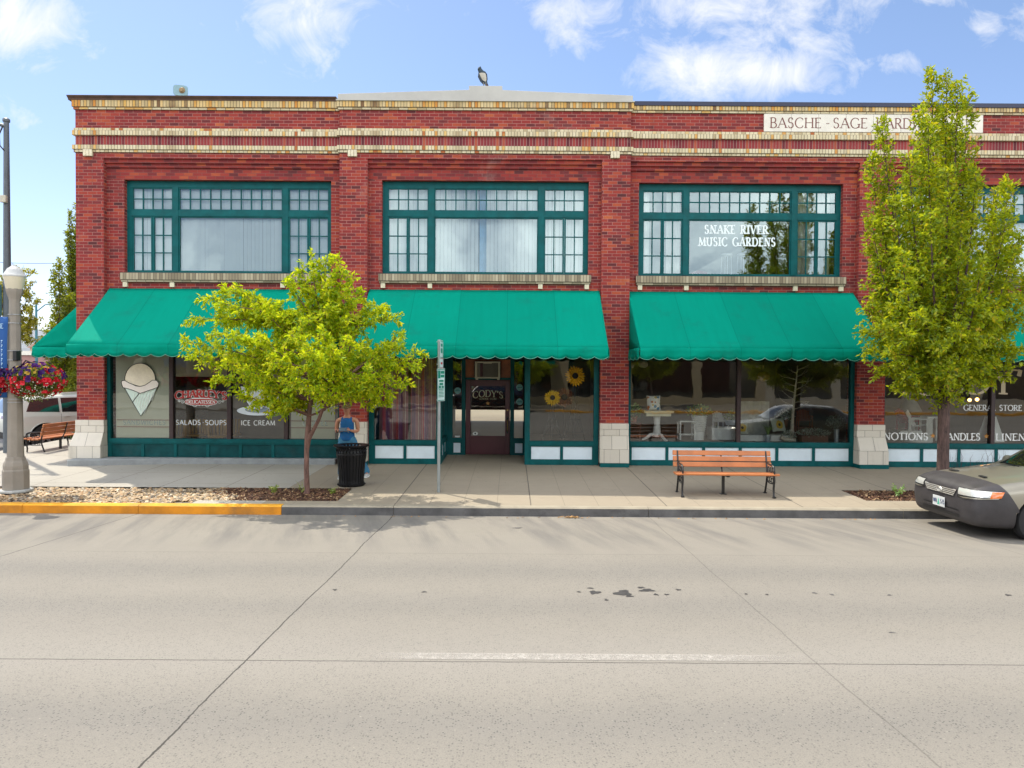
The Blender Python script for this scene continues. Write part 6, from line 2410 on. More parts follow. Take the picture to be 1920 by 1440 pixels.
def plate(zc, w_, h, rz, mats, bars, name='sign_plate', off=.045):
    mb = MB()
    R = Matrix.Rotation(rz, 3, 'Z')

    def bx(u0, u1, z0, z1, d0, d1, m):
        vs = []
        for (u, dd, z) in ((u0, d0, z0), (u1, d0, z0), (u1, d1, z0), (u0, d1, z0), (u0, d0, z1), (u1, d0, z1), (u1, d1, z1), (u0, d1, z1)):
            vs.append(R @ Vector((u, -off - dd, zc + z)))
        mb.add(vs, [(0, 3, 2, 1), (4, 5, 6, 7), (0, 1, 5, 4), (1, 2, 6, 5), (2, 3, 7, 6), (3, 0, 4, 7)], m)
    bx(-w_ / 2, w_ / 2, -h / 2, h / 2, -.002, .0, 0)
    for (u0, u1, z0, z1, m_) in bars:
        bx(u0 * w_ / 2, u1 * w_ / 2, z0 * h / 2, z1 * h / 2, .0005, .0015, m_)
    return mb.build(name, mats, T)


zz = az(721.5, py_, 826) - zg
bars = [(-.96, .96, .93, .97, 1), (-.96, .96, -.97, -.93, 1), (-.96, -.90, -.93, .93, 1), (.90, .96, -.93, .93, 1), (-.85, -.25, .40, .88, 1), (-.15, .8, .45, .62, 1), (-.15, .8, .68, .86, 1)]
bars += [(-.6, .6, .18, .30, 1), (-.5, .5, -.02, .12, 1), (-.7, -.1, -.2, -.06, 1), (.1, .7, -.2, -.06, 1), (-.8, .8, -.24, -.22, 1)] + [(-.7, .7, -.30 - k * .09, -.26 - k * .09, 1) for k in range(6)]
plate(zz, .31, .61, rad(70), [M_SGN, M_SGG, M_SGR], bars)
plate(az(681, py_, 826) - zg, .31, .20, rad(84), [M_SGN, M_SGG, M_SGR], [(-.9, .9, .82, .94, 2), (-.9, .9, -.94, -.82, 2), (-.5, .5, -.2, .2, 2)])
plate(az(655, py_, 826) - zg, .31, .34, rad(86), [M_SGN, M_SGG, M_SGR], [(-.9, .9, .86, .94, 1), (-.9, .9, -.94, -.86, 1), (-.6, .6, .3, .6, 1), (-.6, .6, -.4, .1, 1)])
mb = MB()
for py2 in (641, 683, 694, 750):
    z = az(py2, py_, 823) - zg
    mb.tube([(-.05, 0, z), (.045, 0, z)], .007, 6)
mb.build('bolt', M_POST, T)

# ------------------------------------------------------------------ concrete street lamp with banner and baskets
ly = 13.2
lx = ax(29, ly, 800)
lz = ZW(ly)
kx = ly / F
T = thing('street_lamp', 'octagonal concrete street lamp with acorn globe at the left corner', 'street lamp', (lx, ly, lz))
hz = lambda py: az(py, ly, 30) - lz
mb = MB()
r8 = PI / 8
mb.lathe([(.262, .03), (.262, hz(882)), (.245, hz(879)), (.245, hz(872)), (.225, hz(866)), (.20, hz(862)), (.185, hz(856))], n=8, rot0=r8)
mb.build('base', M_CONC, T, bevel=.008)
mb = MB()
mb.lathe([(.34, -.02), (.34, .03), (.25, .031)], n=8, rot0=r8)
mb.build('footing', paint('pale footing concrete', (.42, .42, .40), .85, var=.15, bump=.3), T, bevel=.015)
mb = MB()
vs, fs = [], []
# fluted shaft: eight ribs
N = 32
prof = [(.165, hz(856)), (.155, hz(835)), (.148, hz(790)), (.142, hz(750)), (.128, hz(690)), (.118, hz(640)), (.108, hz(575)), (.106, hz(564)), (.115, hz(560)), (.145, hz(552)), (.165, hz(546)), (.165, hz(542))]
for (r_, z) in prof:
    for k in range(N):
        a = 2 * PI * k / N
        f = 1 - .06 * (0.5 - .5 * math.cos(8 * a))
        vs.append((r_ * f * math.cos(a), r_ * f * math.sin(a), z))
for i in range(len(prof) - 1):
    for k in range(N):
        k2 = (k + 1) % N
        fs.append((i * N + k, i * N + k2, (i + 1) * N + k2, (i + 1) * N + k))
mb.add(vs, fs)
mb.build('post', M_CONC, T, smooth=True, angle=25)
M_GLOBE = paint('milky acrylic globe', (0.66, 0.60, 0.45), 0.25, var=.05, coat=.4)
M_GCAP = paint('grey painted lamp cap', (0.50, 0.50, 0.48), 0.4, var=.1)
mb = MB()
mb.lathe([(.155, hz(543)), (.165, hz(541)), (.195, hz(525)), (.215, hz(519)), (.215, hz(517))], n=24)
mb.build('globe', M_GLOBE, T, smooth=True)
mb = MB()
mb.lathe([(.222, hz(519.5)), (.225, hz(517)), (.19, hz(513)), (.18, hz(511)), (.165, hz(509)), (.155, hz(507)), (.13, hz(504)), (.085, hz(501)), (.06, hz(499)), (.055, hz(497.5)), (.0, hz(497))], n=24)
mb.build('cap', M_GCAP, T, smooth=True, angle=35)
M_STRAP = paint('steel strap', (.34, .34, .34), .4, metal=.6)
for py2 in (590, 606, 658, 675, 748, 754):
    mb = MB()
    z = hz(py2)
    r_ = .125 + (py2 - 590) / 160 * .022
    mb.lathe([(r_, z - .008), (r_ + .004, z - .008), (r_ + .004, z + .008), (r_, z + .008)], n=16, cap=False)
    mb.build('strap', M_STRAP, T)
mb = MB()
mb.box(.06, .14, -.16, -.02, hz(676), hz(658))
mb.build('control_box', M_BLK, T, bevel=.006)
# arms for the baskets and the banner
mb = MB()
for s in (-1, 1):
    mb.tube([(s * .10, 0, hz(690)), (s * .25, -.02, hz(676)), (s * .45, -.02, hz(682))], .014, 6)
    mb.tube([(s * .13, 0, hz(735)), (s * .3, -.02, hz(722)), (s * .45, -.02, hz(700))], .012, 6)
for py2 in (597, 743):
    mb.tube([(-.10, -.08, hz(py2)), (-.80, -.10, hz(py2))], .012, 6)
mb.build('arm', M_CAST, T, smooth=True)
T.scale = (.84, .84, 1)
# banner
bt = thing('street_banner', 'deep blue cloth banner with white lettering hung on the left of the lamp post', 'banner', (lx, ly, lz))
M_BAN = paint('deep blue banner cloth', (0.006, 0.075, 0.27), 0.7, var=.12, scale=2)
vs, fs = [], []
x1b = ax(15.5, ly - .1, 670) - lx
for j in range(13):
    for i in range(9):
        q, s = i / 8, j / 12
        x = -.80 + (x1b + .80) * q - .03 * s * q
        vs.append((x, -.10 + .02 * math.sin(3 * q + 5 * s) * math.sin(PI * s), hz(745) + (hz(595) - hz(745)) * (1 - s) + .02 * (q - 1) * s))
for j in range(12):
    for i in range(8):
        a = j * 9 + i
        fs.append((a, a + 9, a + 10, a + 1))
mb = MB()
mb.add(vs, fs)
mb.build('cloth', M_BAN, bt, smooth=True, solid=.004)
mb = MB()
hh = .085
text(mb, 'E', lambda u, w_, d_: (x1b - .115 + u, -.135 - d_, hz(616.5) + w_), hh, thick=.17, thin=.09, serif=.08)
for k in range(26):
    z = hz(640 + k * 2.8)
    mb.quad((x1b - .115, -.128, z), (x1b - .085 - .012 * (k % 3), -.128, z), (x1b - .085 - .012 * (k % 3), -.128, z + .016), (x1b - .115, -.128, z + .016))
mb.build('lettering', paint('pale banner print', (.42, .60, .72), .7), bt)

# flower baskets
M_FOL = leafmat('basket foliage', [(0, (0.02, 0.06, 0.015)), (.5, (0.06, 0.13, 0.03)), (1, (0.20, 0.24, 0.05))], .3)
M_FR = leafmat('red petunia petals', [(0, (0.38, 0.004, 0.012)), (.6, (0.62, 0.012, 0.03)), (1, (0.72, 0.03, 0.05))], .35, .5, .02, 0)
M_FP = leafmat('purple petunia petals', [(0, (0.022, 0.003, 0.07)), (.6, (0.05, 0.006, 0.13)), (1, (0.16, 0.012, 0.12))], .3, .5, .02, 0)
M_FY = leafmat('yellow flowers', [(0, (0.42, 0.25, 0.02)), (1, (0.62, 0.44, 0.06))], .3, .5, .02, 0)
M_FW = leafmat('tiny white flowers', [(0, (0.55, 0.55, 0.45)), (1, (0.75, 0.74, 0.66))], .3, .5, .02, 0)


def petunias(mb, c, R, n, size, seed, sel, sq=(1, .9, .62)):
    r = random.Random(seed)
    k = 0
    while k < n:
        v = Vector((r.gauss(0, 1), r.gauss(0, 1), r.gauss(0, 1))).normalized()
        if not sel(v, r): continue
        k += 1
        q = Vector((c[0] + v.x * R * sq[0], c[1] + v.y * R * sq[1], c[2] + v.z * R * sq[2])) * 1.0
        q += v * r.uniform(-.03, .05)
        a = v.cross(Vector((0, 0, 1)) if abs(v.z) < .9 else Vector((1, 0, 0))).normalized()
        b = v.cross(a)
        s = size * r.uniform(.75, 1.2)
        ring = [q + (a * math.cos(t_ * PI / 4) + b * math.sin(t_ * PI / 4)) * s * (1 if t_ % 2 else .82) + v * s * .25 for t_ in range(8)]
        mb.add([q - v * s * .2] + ring, [(0, 1 + i, 1 + (i + 1) % 8) for i in range(8)])


def basket(cx, cz, label, seed):
    T = thing('flower_basket', label, 'hanging basket', (lx + cx, ly - .02, lz + cz), 0, 'hanging flower baskets on the lamp post')
    mb = MB()
    leafcloud(mb, (0, 0, 0), .44, 2600, .055, seed, 0, (1.05, .9, .62), .1)
    leafcloud(mb, (-.05, 0, -.2), .3, 500, .05, seed + 5, 0, (1.2, 1, .6), -.4)
    mb.build('foliage', M_FOL, T)
    mb = MB()
    petunias(mb, (0, 0, 0), .46, 170, .046, seed + 1, lambda v, r: (v.z < .25 and r.random() < .55 + .4 * (v.x < -.1)) or (v.x > .55 and r.random() < .7))
    mb.build('blossom', M_FR, T)['label'] = 'red petunia blossoms'
    mb = MB()
    petunias(mb, (0, 0, .02), .47, 110, .046, seed + 2, lambda v, r: v.z > .15 + .3 * r.random() - .2)
    mb.build('blossom', M_FP, T)['label'] = 'dark purple petunia blossoms'
    mb = MB()
    petunias(mb, (0, 0, .02), .46, 48, .030, seed + 3, lambda v, r: v.z > .2 and abs(v.x) < .7)
    mb.build('blossom', M_FY, T)['label'] = 'yellow blossoms along the top'
    mb = MB()
    petunias(mb, (0, 0, -.04), .46, 200, .012, seed + 4, lambda v, r: v.z < .1)
    mb.build('blossom', M_FW, T)['label'] = 'tiny white trailing blossoms'
    mb = MB()
    mb.lathe([(.08, -.22), (.2, -.16), (.27, 0), (.28, .02)], n=20)
    mb.build('basket', paint('coir liner', (.10, .06, .03), .9), T, smooth=True)
    mb = MB()
    for k in range(3):
        a = k * 2.09
        mb.tube([(.26 * math.cos(a), .26 * math.sin(a), .02), (0, 0, .36)], .004, 4)
    mb.build('chain', M_CAST, T)


basket(ax(70, ly, 715) - lx, hz(713), 'round hanging basket of red and purple petunias right of the lamp post', 20)
basket(-.46, hz(713), 'hanging basket of red petunias left of the lamp post behind the blue banner', 40)

# ------------------------------------------------------------------ tall steel pole behind the lamp
Yp = 18.3
T = thing('steel_pole', 'tall grey steel signal pole standing behind the concrete street lamp', 'pole', (ax(14.5, Yp, 700), Yp, -.05))
ph = az(229, Yp, 15) + .05
mb = MB()
M_STEEL = paint('dark grey painted steel', (.085, .10, .115), .45, var=.15, dirt=(.05, .05, .05), dirt_amt=.3)
mb.tube([(0, 0, 0), (0, 0, ph * .35), (.01, 0, ph)], [.115, .10, .062], 16)
mb.build('pole', M_STEEL, T, smooth=True)
mb = MB()
mb.lathe([(.07, ph), (.085, ph + .01), (.085, ph + .07), (.055, ph + .10), (.0, ph + .11)], (.01, 0, 0), 16)
mb.build('cap', M_STEEL, T, smooth=True)
mb = MB()
mb.tube([(.01, 0, ph - .12), (-.25, -.01, ph - .03), (-1.6, -.02, ph + .22), (-3.2, -.02, ph + .42)], [.045, .042, .035, .03], 10)
mb.build('arm', M_STEEL, T, smooth=True)
mb = MB()
mb.tube([(.0, -.06, ph - .75), (-.10, -.09, ph - .62), (-.12, -.09, ph - .35), (-.02, -.08, ph - .12)], .018, 6)
mb.build('cable', M_BLK, T, smooth=True)
mb = MB()
zc = az(375, Yp, 15) + .05
mb.box(-.06, .09, -.16, -.08, zc - .09, zc + .09)
mb.build('sensor_box', paint('cream box', (.5, .46, .36), .5), T, bevel=.01)
mb = MB()
zc = az(560, Yp, 8) + .05
mb.box(-.36, -.1, -.16, -.04, zc - .45, zc + .35)
mb.build('signal_box', paint('teal grey cabinet', (.10, .22, .23), .5), T, bevel=.02)

# ------------------------------------------------------------------ roof: panel antenna and perched bird
Ya = YF + 3.5
c = at(339, 170, Ya)
zr = Zc1 - .55
T = thing('panel_antenna', 'translucent blue grey panel antenna on the roof edge of the left bay', 'antenna', (c.x, Ya, zr))
M_ANT = paint('pale blue grey plastic', (.22, .36, .40), .4, var=.1)
mb = MB()
W_, H_ = .42, .31
poly = []
for k in range(28):
    a = 2 * PI * k / 28
    x = math.copysign(abs(math.cos(a)) ** .45, math.cos(a)) * W_ / 2
    z = math.copysign(abs(math.sin(a)) ** .45, math.sin(a)) * H_ / 2
    poly.append((x, z - .10 * x + c.z - zr))
mb.prism(poly, 'y', -.03, .0)
mb.build('panel', M_ANT, T, bevel=.01)
mb = MB()
mb.tube([(.05, -.10, c.z - zr), (.05, -.03, c.z - zr)], [.05, .09], 12)
mb.build('feed', paint('tan feed horn', (.30, .21, .10), .6), T, smooth=True)
mb = MB()
mb.tube([(.09, .02, 0), (.09, .02, c.z - zr - .05), (.05, -.05, c.z - zr)], .018, 8)
mb.build('mast', M_BLK, T, smooth=True)

Yb = YF - PRJ + .1
bpos = at(913.5, 165.7, Yb)
T = thing('perched_bird', 'large dark backed bird with a pale breast perched on the grey coping', 'bird', bpos)
m, t = newmat('bird plumage')
tcn = t.n('ShaderNodeTexCoord')
p = t.sep(tcn.outputs['Object'])
n = t.noise(tcn.outputs['Object'], 22.0, 4, .65)
front_ = t.math('LESS_THAN', t.math('ADD', p[1], t.math('MULTIPLY', t.math('SUBTRACT', n, .5), .03)), -.028)
zlim = t.math('MULTIPLY', t.math('LESS_THAN', p[2], .335), t.math('GREATER_THAN', p[2], .115))
belly = t.math('MULTIPLY', front_, zlim)
c0 = t.mix(n, (.012, .022, .035), (.03, .06, .08))
c1 = t.mix(n, (.34, .32, .26), (.62, .58, .50))
c = t.mix(belly, c0, c1)
tailz = t.math('LESS_THAN', p[2], .10)
c = t.mix(tailz, c, (.06, .035, .04))
b = t.n('ShaderNodeBsdfPrincipled', ins={'Base Color': c, 'Roughness': .7})
finish(t, b.outputs[0])
kx = Yb / F


def bp(px, py): return (px - 913.5) * kx, (165.7 - py) * kx


ax_pts = [(914.5, 166, .012, .010), (912.5, 160, .030, .016), (910.5, 155, .040, .026), (908, 149, .062, .052), (906, 143, .075, .066), (903.5, 137.5, .072, .066), (901, 133.5, .056, .055), (899, 130, .046, .050), (899, 127.5, .036, .04), (900, 125.8, .010, .012)]
vs, fs = [], []
N = 20
for (px2, py2, rx, ry) in ax_pts:
    cx_, cz_ = bp(px2, py2)
    for k in range(N):
        a = 2 * PI * k / N
        vs.append((cx_ + rx * math.cos(a), ry * math.sin(a) - .0, cz_ + .25 * rx * math.cos(a)))
for i in range(len(ax_pts) - 1):
    for k in range(N):
        k2 = (k + 1) % N
        fs.append((i * N + k, i * N + k2, (i + 1) * N + k2, (i + 1) * N + k))
fs.append(tuple(range(N - 1, -1, -1)))
fs.append(tuple(range((len(ax_pts) - 1) * N, len(ax_pts) * N)))
mb = MB()
mb.add(vs, fs)
hx_, hz_ = bp(897.5, 131)
mb.tube([(hx_ + .01, -.03, hz_), (hx_ - .005, -.068, hz_ - .01), (hx_ - .01, -.08, hz_ - .03)], [.018, .011, .002], 8)
x0, z0 = bp(900, 127)
mb.tube([(x0, 0, z0), (x0 + .012, 0, z0 + .03)], [.015, .002], 6)
mb.build('body', m, T, smooth=True, angle=60)
M_WING = paint('dark wing feathers', (.018, .03, .045), .6, var=.3, scale=30)
for s, pts in ((-1, [(899.5, 138), (899.4, 144), (902.5, 152), (907, 159)]), (1, [(907, 135.5), (910, 141), (911.8, 149), (912, 156)])):
    mb = MB()
    pp_ = [(bp(a, b_)[0], -.005, bp(a, b_)[1]) for a, b_ in pts]
    mb.tube(pp_, [.022, .03, .022, .006], 10, flat=1.5)
    mb.build('wing', M_WING, T, smooth=True)
mb = MB()
for s in (-1, 1):
    x0, z0 = bp(909 + s * 2, 156)
    mb.tube([(x0, -.03, z0), (x0, -.035, .012)], [.016, .009], 6)
    for q in (-1, 0, 1):
        mb.tube([(x0, -.035, .012), (x0 + q * .015, -.075, .006)], [.007, .004], 5)
mb.build('foot', paint('grey bird legs', (.16, .15, .13), .7), T, smooth=True)
mb = MB()
x0, z0 = bp(912, 160)
mb.add([(x0 - .035, .0, z0 + .03), (x0 + .035, .0, z0 + .03), (x0 + .075, .03, .004), (x0 - .01, .03, .004), (x0 - .035, .02, z0 + .03), (x0 + .035, .02, z0 + .03), (x0 + .075, .045, .004), (x0 - .01, .045, .004)],
       [(0, 1, 2, 3), (7, 6, 5, 4), (0, 4, 5, 1), (1, 5, 6, 2), (2, 6, 7, 3), (3, 7, 4, 0)])
mb.build('tail', paint('brown tail feathers', (.06, .032, .035), .7, var=.3), T)
# ------------------------------------------------------------------ trees
def leaf_mesh(name, P, D, S, mat, parent, org, seed, width=.42, fold=.16):
    """thousands of small folded leaves as one crown mesh: P tips' roots, D directions, S lengths"""
    rg = np.random.default_rng(seed)
    P = np.asarray(P, dtype=np.float64) - np.asarray(org)
    D = np.asarray(D, dtype=np.float64)
    S = np.asarray(S, dtype=np.float64)[:, None]
    n = len(P)
    D /= np.linalg.norm(D, axis=1, keepdims=True) + 1e-9
    R = rg.normal(size=(n, 3))
    R[:, 2] += .4
    A = np.cross(D, R)
    A /= np.linalg.norm(A, axis=1, keepdims=True) + 1e-9
    N = np.cross(A, D)
    wv = width * rg.uniform(.75, 1.2, (n, 1))
    V = np.empty((n, 4, 3))
    V[:, 0] = P
    V[:, 1] = P + D * S * .48 + A * S * wv * .5 + N * S * fold
    V[:, 2] = P + D * S
    V[:, 3] = P + D * S * .48 - A * S * wv * .5 + N * S * fold
    me = bpy.data.meshes.new(name)
    me.vertices.add(n * 4)
    me.vertices.foreach_set('co', V.reshape(-1).astype(np.float32))
    base = (np.arange(n) * 4)[:, None]
    tri = np.concatenate([base + np.array([[0, 1, 2]]), base + np.array([[0, 2, 3]])], axis=1).reshape(-1)
    me.loops.add(n * 6)
    me.loops.foreach_set('vertex_index', tri.astype(np.int32))
    me.polygons.add(n * 2)
    me.polygons.foreach_set('loop_start', (np.arange(n * 2) * 3).astype(np.int32))
    me.materials.append(mat)
    me.update(calc_edges=True)
    me.validate()
    o = bpy.data.objects.new(name, me)
    COL.objects.link(o)
    o.parent = parent
    return o


def unit(r):
    while True:
        v = Vector((r.uniform(-1, 1), r.uniform(-1, 1), r.uniform(-1, 1)))
        if .05 < v.length < 1: return v.normalized()


class Grow:
    def __init__(self, seed):
        self.r = random.Random(seed)
        self.P, self.D, self.S = [], [], []

    def twig(self, mb, a, d_, l, n, size, droop, rad0=.006, spread=.75):
        r = self.r
        mid = a + d_ * l * .5 + Vector((0, 0, .04 * l))
        end = a + d_ * l + Vector((0, 0, -droop * l))
        if rad0: mb.tube([a, mid, end], [rad0, rad0 * .6, rad0 * .25], 4, cap=False)
        for k in range(n):
            t = r.uniform(.12, 1.0)
            p = a * (1 - t) ** 2 + mid * 2 * t * (1 - t) + end * t * t
            dd = (d_ * .55 + unit(r) * spread + Vector((0, 0, -droop * .9))).normalized()
            p = p + unit(r) * size * .35
            self.P.append(tuple(p))
            self.D.append(tuple(dd))
            self.S.append(size * r.uniform(.6, 1.25))


def small_tree():
    Y = 13.1
    base = at(575, 921, Y)
    base.z = ZW(Y) - .02
    T = thing('street_tree', 'small yellow green ornamental street tree in the mulch bed beside the litter bin', 'tree', base)
    r = random.Random(21)
    G = Grow(22)
    tr = MB(base)
    q = lambda px, py, dy=0: at(px, py, Y + dy)
    knot = q(577, 824)
    tr.tube([base, base + Vector((.01, 0, .05)), q(574.5, 880), q(575, 845), knot], [.068, .051, .047, .046, .060], 12, cap=False)
    tr.tube([knot, q(578, 800), q(580, 772, .05), q(585, 735, .1), q(596, 690, .15), q(612, 640, .15), q(618, 590, .1)], [.060, .048, .044, .04, .034, .026, .018], 10)
    tr.tube([knot + Vector((.0, 0, -.02)), q(587, 808, -.05), q(597, 788, -.12), q(606, 765, -.2), q(628, 735, -.3), q(655, 700, -.35)], [.045, .036, .034, .03, .024, .016], 10)
    tr.build('trunk', bark('reddish young bark', (0.05, 0.026, 0.02), (0.20, 0.105, 0.08), 7), T, smooth=True)
    lobes = [(230, 235, 0), (150, 290, .2), (70, 425, 0), (25, 535, -.1), (65, 595, .2), (175, 745, 0), (300, 250, .2), (345, 300, 0), (465, 355, -.3), (545, 300, .2), (610, 170, 0),
             (690, 100, .1), (752, 40, 0), (842, 45, .1), (930, 55, -.1), (990, 150, 0), (1055, 245, .1), (985, 240, -.3), (1135, 315, 0), (1190, 340, .2), (1262, 395, 0), (1285, 480, .2), (1280, 555, 0),
             (1398, 590, 0), (1370, 640, .3), (1310, 765, .1), (1210, 850, 0), (1060, 840, -.2), (905, 835, .3), (420, 885, 0), (335, 840, .2), (560, 870, -.4), (660, 850, .4),
             (450, 500, -1.2), (300, 500, -.8), (600, 480, -1.3), (700, 400, -.8), (800, 450, -1.2), (900, 400, 1.0), (1000, 500, -1.0), (1100, 550, .9), (500, 650, -1.4), (650, 600, 1.4),
             (800, 650, -1.6), (950, 650, 1.5), (1100, 700, -1.1), (400, 720, 1.1), (600, 760, -1.3), (800, 780, -1.2), (1000, 780, 1.2), (850, 200, -.3), (750, 250, .5), (900, 250, .4),
             (260, 600, .9), (1180, 640, .8), (200, 420, .5), (150, 500, -.6), (380, 600, .9), (720, 560, -1.6), (880, 560, -1.4), (560, 560, 1.2), (980, 400, -.6), (660, 330, .2), (850, 330, -.7),
             (240, 660, -.7), (330, 700, -1.0), (1050, 600, .2), (1210, 730, -.3), (480, 800, -.8), (720, 820, .9), (930, 770, -.9), (1120, 800, .6), (300, 390, .2), (240, 330, -.3)]
    br = MB(base)
    roots = [q(579, 780), q(582, 750, .05), q(590, 715, .1), q(600, 675, .15), q(612, 635, .15), q(604, 770, -.18), q(625, 738, -.3), q(650, 706, -.35)]
    for (cx, cy, dy) in lobes:
        px, py = 320 + cx / 2.88, 450 + cy / 2.88
        tip = at(px, py, Y + dy)
        # leave the trunk low and reach outwards
        cand = sorted(roots, key=lambda p: (p - tip).length + max(0, p.z - tip.z + .2) * 2.5)
        a = cand[0] if r.random() < .7 else cand[1]
        tip = tip - (tip - a).normalized() * .19          # the outer twigs reach the rest of the way
        L = (tip - a).length
        out = Vector((tip.x - a.x, tip.y - a.y, 0))
        ctrl = a + out * .45 + Vector((0, 0, max(.05, (tip.z - a.z)) * .30 + .12 * L)) + unit(r) * .10
        pts = bez(a, ctrl, tip, 9)
        for i in range(1, 9):
            pts[i] = pts[i] + unit(r) * .02
        br.tube(pts, [.022 - .019 * i / 9 for i in range(10)], 5)
        nt = int(11 + L * 9)
        for k in range(nt):
            t = .30 + .72 * (k + r.random()) / nt
            t = min(t, 1.0)
            i = min(8, int(t * 9))
            f = t * 9 - i
            p = pts[i].lerp(pts[i + 1], f)
            tang = (pts[i + 1] - pts[i]).normalized()
            dd = (tang * .7 + unit(r) * .95 + Vector((0, 0, .18))).normalized()
            l = r.uniform(.16, .34) * (1.15 - .45 * t)
            G.twig(br, p, dd, l, int(20 * (1.15 - .25 * t)), .096, .35, .0035, .7)
    br.build('branch', bark('reddish young bark', (0.05, 0.026, 0.02), (0.20, 0.105, 0.08), 7), T, smooth=True)
    m = leafmat('yellow green leaves', [(0, (0.10, 0.24, 0.006)), (.3, (0.27, 0.46, 0.008)), (.62, (0.52, 0.62, 0.010)), (1, (0.68, 0.62, 0.015))], .58, .5, .015, .50)
    # the boughs over the pavement side are pruned high
    zl, xl_, xr_ = q(650, 750).z, q(626, 750).x, q(680, 750).x
    ok = [i for i, p in enumerate(G.P) if not (p[2] < zl and xl_ < p[0] < xr_)]
    G.P, G.D, G.S = [[L[i] for i in ok] for L in (G.P, G.D, G.S)]
    leaf_mesh('crown', G.P, G.D, G.S, m, T, base, 5, .40)
    print('small tree leaves', len(G.P))
    return T


def column_tree(name, label, base, hub_h, plumes, low, mat_leaf, seed, size=.07, dens=1.0, trunk_r=.10, group=None, fat=1.0):
    """upright hornbeam: plumes = tips of the steep limbs, low = tips of the round lower crown"""
    T = thing(name, label, 'tree', base, 0, group)
    r = random.Random(seed)
    G = Grow(seed + 1)
    hub = base + Vector((0, 0, hub_h))
    mt = bark('grey brown bark', (0.028, 0.018, 0.016), (0.125, 0.075, 0.062), 6)
    tr = MB(base)
    topz = max(p.z for p in plumes)
    lead = [base, base + Vector((0, 0, .08)), base + Vector((0, 0, hub_h * .5)), hub, hub + Vector((.02, 0, (topz - hub.z) * .3)), hub + Vector((-.02, .0, (topz - hub.z) * .62))]
    tr.tube(lead, [trunk_r * 1.35, trunk_r * 1.02, trunk_r * .95, trunk_r * .95, trunk_r * .6, trunk_r * .3], 12)
    tr.build('trunk', mt, T, smooth=True)
    br = MB(base)
    for idx, tip in enumerate(plumes):
        a = hub + Vector((r.uniform(-.05, .05), r.uniform(-.05, .05), r.uniform(-.1, .5)))
        out = Vector((tip.x - a.x, tip.y - a.y, 0))
        ctrl = a + out * .80 + Vector((0, 0, (tip.z - a.z) * .38))
        n = 16
        pts = bez(a, ctrl, tip, n)
        L = (tip - a).length
        br.tube(pts, [trunk_r * .42 * (1 - .93 * i / n) for i in range(n + 1)], 6)
        nt = int(L * 25 * dens)
        for k in range(nt):
            t = .16 + .84 * (k + r.random()) / nt
            t = min(t, .999)
            i = min(n - 1, int(t * n))
            p = pts[i].lerp(pts[i + 1], t * n - i)
            tang = (pts[i + 1] - pts[i]).normalized()
            side = unit(r)
            side = (side - tang * side.dot(tang)).normalized()
            dd = (tang * .75 + side * .9).normalized()
            wd = (.09 + .24 * math.sin(PI * min(1, (1 - t) * 1.05 + .08)) ** .8) * fat
            G.twig(br, p, dd, wd * r.uniform(.6, 1.15), 13, size, .05, .003 if r.random() < .5 else 0, .8)
    for tip in low:
        a = hub + Vector((r.uniform(-.05, .05), r.uniform(-.05, .05), r.uniform(-.15, .45)))
        tip = tip - (tip - a).normalized() * .20
        out = Vector((tip.x - a.x, tip.y - a.y, 0))
        ctrl = a + out * .5 + Vector((0, 0, (tip.z - a.z) * .7 + .1))
        n = 9
        pts = bez(a, ctrl, tip, n)
        L = (tip - a).length
        br.tube(pts, [.026 * (1 - .9 * i / n) for i in range(n + 1)], 5)
        nt = int(10 + L * 17 * dens)
        for k in range(nt):
            t = .28 + .72 * (k + r.random()) / nt
            t = min(t, .999)
            i = min(n - 1, int(t * n))
            p = pts[i].lerp(pts[i + 1], t * n - i)
            tang = (pts[i + 1] - pts[i]).normalized()
            dd = (tang * .5 + unit(r) * 1.0 + Vector((0, 0, .25))).normalized()
            G.twig(br, p, dd, r.uniform(.16, .40) * (1.1 - .35 * t) * fat, 14, size, .12, .003 if r.random() < .4 else 0, .85)
    br.build('branch', mt, T, smooth=True)
    leaf_mesh('crown', G.P, G.D, G.S, mat_leaf, T, base, seed + 3, .46, .10)
    print(name, 'leaves', len(G.P))
    return T


small = small_tree()
M_HORN = leafmat('hornbeam leaves', [(0, (0.06, 0.13, 0.005)), (.35, (0.17, 0.28, 0.006)), (.7, (0.36, 0.44, 0.008)), (.93, (0.50, 0.48, 0.010)), (1, (0.56, 0.34, 0.010))], .55, .5, .02, .5)
Yt = 13.35
bt_ = at(1767, 925, Yt)
bt_.z = ZW(Yt) - .02
r = random.Random(31)
tips = [(1748, 131, 0), (1775, 142, .15), (1796, 160, -.1), (1814, 182, .1), (1722, 206, -.1), (1740, 225, -.35), (1653, 224, 0), (1632, 296, .1), (1705, 292, -.5), (1830, 318, -.3), (1893, 342, 0), (1778, 318, -.7), (1676, 372, -.4),
        (1872, 352, .3), (1887, 406, -.35), (1634, 410, -.1), (1912, 440, .1), (1745, 400, -.9), (1803, 420, -.8), (1770, 240, .4), (1700, 330, .6), (1820, 330, .7), (1655, 420, .6), (1860, 420, .7), (1900, 470, -.5), (1690, 470, -.9), (1640, 470, .2), (1930, 520, .2), (1840, 490, -1.0)]
plumes = [at(a, b_, Yt + dy) for a, b_, dy in tips]
